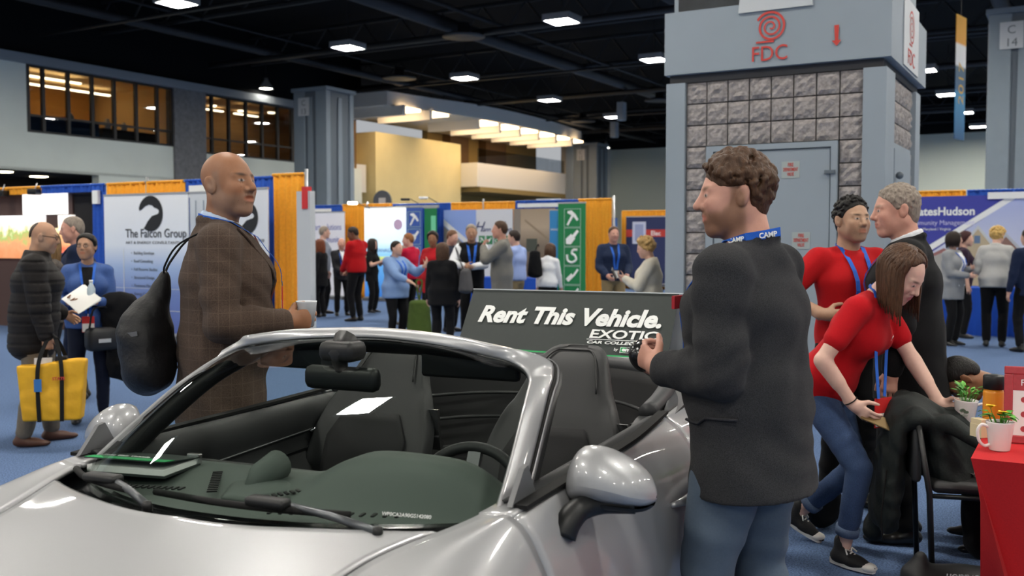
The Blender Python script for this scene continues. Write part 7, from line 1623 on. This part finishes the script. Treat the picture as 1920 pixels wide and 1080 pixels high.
# white fascia sign over the blue drape
tag(hbox('fascia_sign', 20.0, 20.03, 11.4, 9.98, 2.27, 2.36, m_signw), 'long white name strip on the blue drape above the room photo', 'sign'); tag(hbox('fascia_sign', 20.0, 20.03, 14.9, 13.6, 2.30, 2.37, m_plate), 'pale name strip on the blue drape above the tool banners', 'sign'); tag(hbox('fascia_sign', 19.9, 19.93, 17.5, 16.9, 2.22, 2.33, m_signw), 'white name strip on the blue drape above the solutions banner', 'sign')
tag(hbox('fascia_sign', 10.45, 10.47, 11.6, 10.9, 2.15, 2.33, m_signw), 'white name card on the blue drape behind the brown-jacket man', 'sign')
def skirted(u0, u1, v0, v1, h, m, label, seed=0, name='skirted_table'):
    t = empty(name, H((u0 + u1) / 2, (v0 + v1) / 2, 0), HROT); tag(t, label, 'table'); a, c = (u1 - u0) / 2, abs(v1 - v0) / 2
    per = [(-a, -c), (a, -c), (a, c), (-a, c)]; pts = []
    for i in range(4):
        p, q = per[i], per[(i + 1) % 4]; L = math.dist(p, q); n = max(6, int(L / .045))
        for k in range(n): s = k / n; pts.append((p[0] + (q[0] - p[0]) * s, p[1] + (q[1] - p[1]) * s))
    n = len(pts); R_ = random.Random(seed); vs = []
    for j in range(9):
        w_ = j / 8; z = h * (1 - w_)
        for k, (x, y) in enumerate(pts):
            fo = (.012 + .045 * w_) * (math.sin(k * 1.15 + seed) + .5 * math.sin(k * .43 + seed * 2)) * w_ ** .6; d = math.hypot(x, y); ex, ey = x / max(a, .01), y / max(c, .01); m_ = max(abs(ex), abs(ey)); nx, ny = (math.copysign(1, x), 0) if abs(ex) > abs(ey) else (0, math.copysign(1, y)); vs.append((x + nx * (fo + .03 * w_), y + ny * (fo + .03 * w_), z))
    fs = [[j * n + k, j * n + (k + 1) % n, (j + 1) * n + (k + 1) % n, (j + 1) * n + k] for j in range(8) for k in range(n)]; b = MB(); b.add(vs, fs + [list(range(n))[::-1]]); o = b.build('cloth', m, t, True); autosmooth(o, 50)
    b = MB(); b.box(-a + .02, a - .02, -c + .02, c - .02, h - .04, h - .01); b.build('tabletop', m_plate, t); 
    for sx, sy in ((1, 1), (1, -1), (-1, 1), (-1, -1)): b = MB(); b.tube([(sx * (a - .08), sy * (c - .08), 0), (sx * (a - .08), sy * (c - .08), h - .03)], .016, 8); b.build('leg', m_greytrim, t, True)
    return t
m_tblc = cloth('table_blue', '1f4aa8', noise=.06)
skirted(17.6, 18.3, 11.2, 9.6, .74, m_tblc, 'low table with a royal blue cloth near the ponytail woman', 2)
skirted(17.35, 18.05, 2.6, -.6, .76, m_tblc, 'long royal blue skirted table at the house picture booth', 5)
# navy booth beyond
drape(28.7, 12.6, 10.6, 0, 2.43, c_yel, 'orange drape above the navy electric panel'); eb, ep, EM = banner(28.4, 12.32, 10.9, .2, 2.22, mat('navy_panel', '26305a', rough=.7), 'navy and red panel with a framed emblem partly behind the pillar', 'display_panel')
b = MB(EM); b.box(0, 1.42, 1.62, 1.84, .002, .004); b.build('red_band', m_red, ep); b = MB(EM); b.box(.22, .66, 1.40, 2.08, .004, .008); fr_ = b.build('emblem_card', mat('emblem_pale', 'c9cde0', rough=.6), ep); b = MB(EM); b.box(.30, .58, 1.48, 2.0, .008, .010); b.build('emblem_box', mat('emblem_mid', '9aa2c6'), fr_)
text('lettering', 'Elec', .2, m_signw, ep, EM @ Matrix.Translation((.82, 1.66, .006)), bold=.003)
b = MB(); b.box(0, .02, -.5, 0, 0, 2.2); t = empty('side_panel', H(27.8, 12.85, 0), HROT); tag(t, 'blue and green side panel left of the navy panel', 'panel'); b.build('print_panel', grad_mat('side_print', [(0, '2f5f9f'), (.5, '6fae4a'), (.7, '2f6fae'), (1, '3a5a94')], 2, .2, 2.2), t)
t = empty('white_fabric', H(27.6, 13.1, 0), HROT); tag(t, 'white gathered cloth hanging left of the navy panel', 'cloth'); b = MB(); b.grid(lambda s, w_: (.05 * math.sin(s * 14), -.30 * s, 2.45 * w_), 18, 6); solidify(b.build('cloth', c_white, t, True), .01, 0)
# gates booth
drape(20.1, 4.2, 1.93, 0, 2.44, c_yel, 'yellow drape above the purple house picture banner'); drape(20.1, 1.91, -1.2, 0, 2.44, c_blu, 'blue drape above the purple house picture banner at the right edge')
gbn, gpn, GTM = banner(19.95, 3.0, .2, .2, 2.33, mat('indigo_print', '3a3f9e', rough=.6), 'wide purple banner with a house picture lettered GatesHudson', 'backdrop', rail=False)
b = MB(GTM); b.add([(.42, 1.22, .002), (1.62, 2.08, .002), (1.95, 2.33, .002), (2.8, 2.33, .002), (2.8, .2, .002), (.42, .2, .002)], [[0, 1, 2, 3, 4, 5]][0:1]); b.build('sky_print', grad_mat('sky_fade', [(0, 'd8dbe4'), (1, 'a8b4e0')], 2, .8, 2.3), gpn)
b = MB(GTM); b.add([(.22, 1.25, .004), (.40, 1.25, .004), (2.0, 2.33, .004), (1.82, 2.33, .004)], [[0, 1, 2, 3]]); b.build('white_band', m_signw, gpn)
def gable(x, y, w_, h_, wallc, roofc):
    b = MB(GTM); b.add([(x, .3, .005), (x + w_, .3, .005), (x + w_, y, .005), (x + w_ / 2, y + h_, .005), (x, y, .005)], [[0, 1, 2, 3, 4]]); b.build('house_print', mat('house_' + wallc, wallc, rough=.7), gpn); b = MB(GTM); b.add([(x - .06, y - .03, .008), (x + w_ / 2, y + h_ + .05, .008), (x + w_ + .06, y - .03, .008), (x + w_ + .02, y - .06, .008), (x + w_ / 2, y + h_ - .02, .008), (x - .02, y - .06, .008)], [[0, 1, 4, 5], [1, 2, 3, 4]]); b.build('roof_print', mat('roof_' + roofc, roofc, rough=.7), gpn)
gable(1.05, 1.42, .5, .32, 'b9a98c', 'c8ccd0'); gable(1.55, 1.38, .42, .22, '8c6a60', 'b8bcc4'); gable(.42, 1.2, .62, .12, 'a9a6a0', '9a6a68'); b = MB(GTM); b.box(1.24, 1.34, 1.46, 1.6, .006, .009); b.build('window_print', mat('win_print', '5f7898'), gpn)
text('lettering', 'GatesHudson', .21, m_signw, gpn, GTM @ Matrix.Translation((.14, 1.98, .004)), bold=.006, width=1.10); text('lettering', 'Community Management', .125, mat('lav_ink', 'c9c6ea', rough=.6), gpn, GTM @ Matrix.Translation((-.12 + .18, 1.80, .004)), width=1.18); text('lettering', 'DC / Maryland / Virginia', .07, m_signw, gpn, GTM @ Matrix.Translation((.22, 1.70, .004)), width=.62)
tag(hbox('fascia_sign', 19.9, 19.92, 1.55, .1, 2.26, 2.38, m_signw), 'white name strip on the blue drape at the house picture booth', 'sign')
# hanging vertical banners at the right
for (x, y0, y1, Y, wd, lab) in ((1803, 30, 262, 26, .75, 'long yellow white and blue banner hanging edge-on at the upper right'), (1867, 145, 310, 42, .8, 'smaller hanging banner in front of the C 14 column')):
    p0, p1 = at(x, y0, Y), at(x, y1, Y); t = empty('hanging_banner', (p0.x, p0.y, p1.z), math.radians(48)); tag(t, lab, 'banner', 'hanging banners'); h_ = p0.z - p1.z
    b = MB(); b.box(-wd / 2, wd / 2, -.01, .01, 0, h_); b.build('cloth', grad_mat('hang_%d' % x, [(0, '1f4f78'), (.38, '2f86b4'), (.40, '2a5a80'), (.58, '3a5a70'), (.60, 'd8dce0'), (.76, 'e8e8e6'), (.78, 'e8a22c'), (1, 'f0b040')], 2, 0, h_), t)
    b = MB(); b.tube([(0, 0, h_), (0, 0, h_ + 3)], .01, 5); b.build('wire', m_steel, t); text('lettering', '2017', .55, mat('gold_ink', 'c8a040', rough=.6), t, face_frame(Vector((.22, -.014, h_ * .28)), (0, 0, 1), (-1, 0, 0)))
t = empty('round_sign', at(717, 378, 26.5), HROT); tag(t, 'dark round sign showing above the orange drape', 'sign'); b = MB(); b.lathe([(0, -.02), (.30, -.02), (.30, .02), (0, .02)], 28, Matrix.Rotation(PI / 2, 4, 'Y')); b.build('disc', mat('disc_dark', '4a5058', rough=.6), t); b = MB(); b.box(-.03, -.02, -.12, .1, -.1, .1); b.build('disc_print', m_plate, t)
b = MB(); b.tube([(0, 0, -t.location.z), (0, 0, -.28)], .02, 6); b.build('stand', m_pipe, t)
for k, (x, y) in enumerate(((661, 381), (760, 374), (794, 371))):
    t = empty('arm_lamp', at(x, y, 24.0)); tag(t, ('glowing arm lamp over the orange drape', 'dark arm lamp above the glowing display', 'white arm lamp above the tool banners')[k], 'lamp', 'booth arm lamps'); b = MB(); b.rbox(-.11, .11, -.06, .06, -.03, .03, .02); b.build('head', m_down if k == 0 else (m_blk, m_signw)[k - 1], t, True); b = MB(); b.tube([(0, 0, 0), (.1, .2, .02), (.3, .8, -.1)], .01, 5); b.build('arm', m_steel, t, True)

# ================================================================== right foreground: table, chair, mugs
TU = Vector((.5, .866, 0)); TV = Vector((.866, -.5, 0))
tcen = Vector((1.62, 3.47, 0)) + TU * .36 + TV * .95
m_tred = cloth('table_red', 'c3262a', noise=.05, bump=.15)
def table_red():
    t = empty('skirted_table', tcen, HROT); tag(t, 'table with a bright red cloth at the right edge holding potted mugs', 'table'); a, c, h = .36, .95, .75
    per = [(-a, -c), (a, -c), (a, c), (-a, c)]; pts = []
    for i in range(4):
        p, q = per[i], per[(i + 1) % 4]; L = math.dist(p, q); n = max(8, int(L / .03))
        for k in range(n): pts.append((p[0] + (q[0] - p[0]) * k / n, p[1] + (q[1] - p[1]) * k / n))
    n = len(pts); vs = []
    for j in range(13):
        w_ = j / 12; z = h - .012 * (j == 0) * 0 - h * (w_ ** 1.1)
        for k, (x, y) in enumerate(pts):
            corner = math.exp(-((min(abs(abs(x) - a), 9) + min(abs(abs(y) - c), 9)) / .12) ** 2); nx = x / a if abs(abs(x) - a) < 1e-6 else 0; ny = y / c if abs(abs(y) - c) < 1e-6 else 0; L = math.hypot(nx, ny) or 1
            fo = w_ * (.03 * math.sin(k * .33) + .015 * math.sin(k * .71 + 1)) - .22 * w_ * (1 - .3 * corner); vs.append((x + nx / L * (fo + .0), y + ny / L * (fo + .0), z))
    fs = [[j * n + k, j * n + (k + 1) % n, (j + 1) * n + (k + 1) % n, (j + 1) * n + k] for j in range(12) for k in range(n)]; b = MB(); b.add(vs, fs + [list(range(n))[::-1]]); autosmooth(b.build('cloth', m_tred, t), 55)
    b = MB(); b.box(-a + .14, a - .14, -c + .14, c - .14, h - .04, h - .012); b.build('tabletop', m_plate, t)
    for sx, sy in ((1, 1), (1, -1), (-1, 1), (-1, -1)): b = MB(); b.tube([(sx * (a - .16), sy * (c - .16), 0), (sx * (a - .16), sy * (c - .16), h - .03)], .016, 8); b.build('leg', m_greytrim, t, True)
table_red()
m_mug = mat('mug_white', 'e6e0dc', rough=.25, spec=.5); m_soil = mat('soil', '1c1511', rough=1, noise=.5, nscale=120, bump=1, bscale=200); m_leaf = mat('leaf_green', '3f8a2c', rough=.55, noise=.35, nscale=30); m_leaf2 = mat('leaf_pale', '5da03a', rough=.55, noise=.3, nscale=30); m_petal = mat('petal_yellow', 'f0c01c', rough=.6)
def leaf(b, p, d, L, wd, R_):
    d = Vector(d).normalized(); s_ = d.cross(Vector((0, 0, 1))); s_ = s_.normalized() if s_.length > .1 else Vector((1, 0, 0)); n_ = s_.cross(d); vs = []
    for t_, w_, dz in ((0, .08, 0), (.25, .8, .05), (.55, 1, .04), (.8, .6, -.04), (1, .02, -.14)): q = Vector(p) + d * L * t_ + n_ * dz * L; vs += [q - s_ * wd * w_ / 2 + n_ * .08 * wd, q, q + s_ * wd * w_ / 2 + n_ * .08 * wd]
    b.add(vs, [[3 * i + j, 3 * i + j + 1, 3 * i + j + 4, 3 * i + j + 3] for i in range(4) for j in (0, 1)])
def mug(loc, rz, tilt, label, plant, seed, sc=1.0):
    t = empty('potted_mug', loc, rz); t.rotation_euler = (tilt[0], tilt[1], rz); t.scale = (sc, sc, sc); tag(t, label, 'mug', 'white mugs planted as pots')
    b = MB(); b.lathe([(0, 0), (.033, 0), (.035, .004), (.047, .10), (.0475, .104), (.044, .104), (.040, .09), (.032, .008), (0, .008)], 32); b.build('mug_body', m_mug, t, True)
    b = MB(); b.tube([Vector(p) for p in catmull([(.041, 0, .085), (.066, 0, .092), (.080, 0, .07), (.074, 0, .035), (.055, 0, .016), (.036, 0, .02)], 20)], .0058, 8); b.build('handle', m_mug, t, True)
    b = MB(); b.lathe([(0, .098), (.02, .097), (.041, .092)], 20); b.build('soil', m_soil, t, True); R_ = random.Random(seed)
    n = 34 if plant == 'herb' else 22
    for i in range(n):
        a = R_.uniform(0, 2 * PI); r = R_.uniform(0, .03); p = (r * math.cos(a), r * math.sin(a), .098); st_ = R_.uniform(.02, .065) if plant == 'herb' else R_.uniform(.012, .04); q = Vector(p) + Vector((math.cos(a) * .4, math.sin(a) * .4, 1)).normalized() * st_
        b = MB(); b.tube([Vector(p), q], .0012, 4); leaf(b, q, (math.cos(a) * R_.uniform(.5, 1), math.sin(a) * R_.uniform(.5, 1), R_.uniform(.1, .9) if plant == 'herb' else R_.uniform(-.1, .35)), R_.uniform(.025, .042), R_.uniform(.014, .022) if plant == 'herb' else R_.uniform(.024, .032), R_); b.build('leaf', (m_leaf, m_leaf2)[i % 2], t)
    if plant == 'flower':
        for fx, fy, fz in ((.03, -.012, .15), (-.005, .008, .13)):
            b = MB()
            for k in range(5): an = 2 * PI * k / 5; leaf(b, (fx, fy, fz), (math.cos(an), math.sin(an) * .6, .5), .022, .024, R_)
            b.build('blossom', m_petal, t)
            b = MB(); b.tube([(fx * .5, fy * .5, .1), (fx, fy, fz)], .0012, 4); b.build('flower_stem', m_leaf, t)
    return t
m1 = mug(Vector((1.785, 3.60, .752)), math.radians(180), (0, 0), 'white mug with a yellow pansy standing on the red table', 'flower', 3, 1.02)
hm = world_of(rw, rw.wri[1] + np.array([.115, -.015, -.075]))
m2 = mug(hm, math.radians(-15), (.04, .06), 'white tree logo mug with green sprouts held by the leaning woman', 'herb', 5, 1.08)
Mg = face_frame(Vector((-.012, -.0415, .055)), (1, -.18, 0), (0, .05, 1)); b = MB(Mg)
for k in range(7): b.lathe([(0, 0), (.006, 0), (.006, .001), (0, .001)], 8, Matrix.Translation((-.012 + .004 * k, .008 + .004 * math.sin(k * .9), .001)))
b.box(-.001, .001, -.006, .006, .0, .0015); b.box(-.016, .016, -.010, -.008, 0, .0015); b.box(-.013, .013, -.015, -.0135, 0, .0015); b.build('tree_print', mat('print_green', '6a7a66', rough=.6), m2)
# orange bottle, framed notice, small items on the table
bo = empty('drink_bottle', Vector((1.895, 3.88, .75))); tag(bo, 'orange drink bottle with a black lid on the red table', 'bottle'); b = MB(); b.lathe([(0, 0), (.036, 0), (.038, .01), (.038, .17), (.034, .185)], 24); b.build('bottle_body', mat('bottle_orange', 'd8891c', rough=.35), bo, True); b = MB(); b.lathe([(.036, .185), (.039, .187), (.039, .235), (.035, .24), (0, .24)], 24); b.build('lid', m_blk, bo, True)
fn = empty('framed_notice', Vector((1.868, 3.74, .752)), math.radians(-24)); fn.rotation_euler = (math.radians(-6), 0, math.radians(-24)); tag(fn, 'notice in a red frame standing on the red table at the right edge', 'frame')
m_frr = mat('frame_red', 'b03a40', rough=.5, noise=.1, nscale=60); b = MB()
for q in ((0, .30, 0, .03), (0, .30, .26, .29), (0, .03, .03, .26), (.27, .30, .03, .26)): b.rbox(q[0], q[1], -.008, .010, q[2], q[3], .004)
b.build('frame', m_frr, fn); b = MB(); b.box(.025, .275, -.002, .004, .025, .265); b.build('paper', MATS['paper'], fn); b = MB(); b.box(.03, .27, -.004, -.002, .20, .26); hdp = b.build('header_print', m_frr, fn)
text('lettering', 'For', .034, m_signw, hdp, face_frame(Vector((.055, -.0046, .218)), (1, 0, 0), (0, 0, 1)))
for i in range(3): b = MB(); b.lathe([(0, 0), (.011, 0), (.011, .001), (0, .001)], 16, Matrix.Translation((.068, -.0025, .165 - .055 * i)) @ Matrix.Rotation(PI / 2, 4, 'X')); b.build('bullet_print', m_frr, fn)
cs = empty('card_stack', Vector((1.83, 3.85, .752)), .3); tag(cs, 'small cream card box beside the orange bottle', 'box'); b = MB(); b.box(-.02, .02, -.03, .03, 0, .05); b.box(-.018, .018, -.028, .028, .05, .07); b.build('cards', mat('card_cream', 'd8c8a0', rough=.7), cs)
# stacking chair facing the table
ch = empty('stacking_chair', Vector((2.09, 4.42, 0)), math.radians(-14)); tag(ch, 'black stacking chair with a dark jacket over its back', 'chair')
m_chf = mat('chair_frame', '17181a', rough=.4, spec=.5); m_chs = mat('chair_vinyl', '2a2b2c', rough=.5, bump=.1, bscale=200)
b = MB(); b.rbox(-.22, .24, -.23, .23, .42, .475, .03); b.build('seat', m_chs, ch, True)
for (x, y, zt) in ((-.23, .225, .72), (-.23, -.225, .72), (.22, .215, .43), (.22, -.215, .43)): b = MB(); b.tube([(x + (.02 if x < 0 else 0.02), y, 0), (x, y, .42), (x - (.05 if x < 0 else 0), y, zt)], .013, 8); b.build('leg', m_chf, ch, True)
b = MB(); b.rbox(-.30, -.26, -.21, .21, .46, .73, .018); b.build('backrest', m_chs, ch, True)
for y in (.22, -.22): b = MB(); b.tube([(-.22, y, .41), (.22, y, .41)], .011, 8); b.build('seat_rail', m_chf, ch, True)
jk2 = empty('jacket', Vector((2.09, 4.42, 0)), math.radians(-14)); tag(jk2, 'dark green-black jacket draped over the back of the stacking chair', 'jacket')
F = SDF(); I3 = np.eye(3)
F.ell((-.30, -.05, .86), (-.30, .06, .88), (.075, .20, .06), (.07, .2, .06), I3, .04); F.ell((-.37, .0, .80), (-.40, .03, .38), (.05, .22, .1), (.06, .20, .08), I3, .05); F.ell((-.22, .0, .80), (-.14, -.02, .58), (.06, .2, .08), (.10, .19, .06), I3, .06); F.ell((-.38, .2, .55), (-.42, .24, .24), (.05, .07, .1), (.05, .08, .05), I3, .05)
F.ell((-.18, -.14, .84), (.0, -.16, .74), (.07, .06, .04), (.04, .04, .02), I3, .04); F.ell((-.12, .06, .80), (.03, .1, .62), (.08, .12, .08), (.06, .12, .04), I3, .06)
V, Q = F.mesh(.010, .015, 6); V = V - np.array([-.02, 0, .12]); rawmesh('jacket_cloth', V, Q, mat('jacket_dark', '1e2322', rough=.75, spec=.25, noise=.2, nscale=60, bump=.2, bscale=90), jk2, True)
b = MB(); b.tube([Vector(p) for p in catmull([(-.40, -.16, .5), (-.42, -.18, .3), (-.41, -.17, .18)], 10)], .004, 5); b.build('drawcord', m_rub, jk2, True)
cb = empty('coat', Vector((2.09, 4.42, 0)), math.radians(-14)); tag(cb, 'black coat hanging below the seat of the stacking chair', 'coat'); F = SDF(); F.ell((.08, .05, .40), (.04, .05, .16), (.14, .15, .04), (.08, .1, .10), I3, .05); V, Q = F.mesh(.013, .010, 3, lambda P: P[..., 2] - .415); rawmesh('coat_cloth', V, Q, c_black, cb, True)
pl = empty('paper_plate', Vector((2.10, 4.37, .478))); tag(pl, 'paper plate with leftovers on a napkin on the chair seat', 'plate'); b = MB(); b.lathe([(0, .004), (.06, .004), (.085, .014), (.087, .014), (.062, .001), (0, .001)], 28); b.build('plate', mat('plate_white', 'e9e6e0', rough=.6), pl, True)
b = MB(); b.box(-.07, .14, -.10, .10, -.001, .0005, Matrix.Rotation(.3, 4, 'Z')); b.build('napkin', MATS['paper'], pl); b = MB(); R_ = random.Random(2)
for k in range(9): b.ball((R_.uniform(-.04, .045), R_.uniform(-.04, .04), .010), (R_.uniform(.008, .016), R_.uniform(.008, .014), .007), 8)
b.build('food_scraps', mat('scraps', 'b5834a', rough=.8, noise=.5, nscale=60), pl, True); b = MB(); b.prism([(-.05, .006), (-.01, .075), (.0, .075), (-.03, .006)], -.05, .05); b.build('plastic_cup', mat('clear_cup', 'cfd3d4', rough=.2), pl)
# black tote on the floor with mirrored lettering
tt = empty('tote_bag', Vector((1.90, 4.14, 0)), math.radians(-10)); tag(tt, 'black tote bag with upside-down white lettering on the floor by the red table', 'bag'); F = SDF(); F.ell((-.17, 0, .07), (.17, 0, .07), (.06, .09, .07), (.06, .09, .07), I3, .03); F.ell((-.18, 0, .1), (-.16, 0, .16), (.05, .06, .05), (.03, .03, .04), I3, .03); V, Q = F.mesh(.010, .006, 2, lambda P: -P[..., 2]); rawmesh('bag_body', V, Q, mat('tote_black', '17181a', rough=.6), tt, True)
TT = face_frame(Vector((.15, -.098, .135)), (-1, 0, 0), (0, .25, -1)); text('lettering', 'Corporation', .045, m_signw, tt, TT, bold=.0006); text('lettering', 'Building &', .045, m_signw, tt, TT @ Matrix.Translation((0, .055, .006)))
# wheeled trolley behind the bearded man
tr = empty('luggage_trolley', gx(1500, 5.35), .5); tag(tr, 'black wheeled trolley half hidden behind the charcoal jacket', 'trolley')
for sy in (-1, 1): b = MB(); b.lathe([(.07, -.02), (.11, -.025), (.125, 0), (.11, .025), (.07, .02)], 24, Matrix.Translation((0, sy * .2, .125)) @ Matrix.Rotation(PI / 2, 4, 'X')); w2 = b.build('wheel', m_rub, tr, True); b = MB(); b.lathe([(0, -.015), (.075, -.015), (.075, .015), (0, .015)], 20, Matrix.Translation((0, sy * .2, .125)) @ Matrix.Rotation(PI / 2, 4, 'X')); b.build('hub', m_chrome, w2)
b = MB(); b.tube([(0, -.2, .125), (0, .2, .125)], .012, 8); b.tube([(0, -.15, .125), (-.1, -.15, .7), (-.1, .15, .7), (0, .15, .125)], .012, 8); b.box(-.05, .25, -.17, .17, .10, .12); b.build('frame', m_chf, tr)
sc_ = empty('stacking_chair', Vector((2.80, 4.74, 0)), math.radians(165)); tag(sc_, 'black chair of the person bending low at the right edge', 'chair')
for chd in list(ch.children): c_ = chd.copy(); COL.objects.link(c_); c_.parent = sc_

flush_texts()
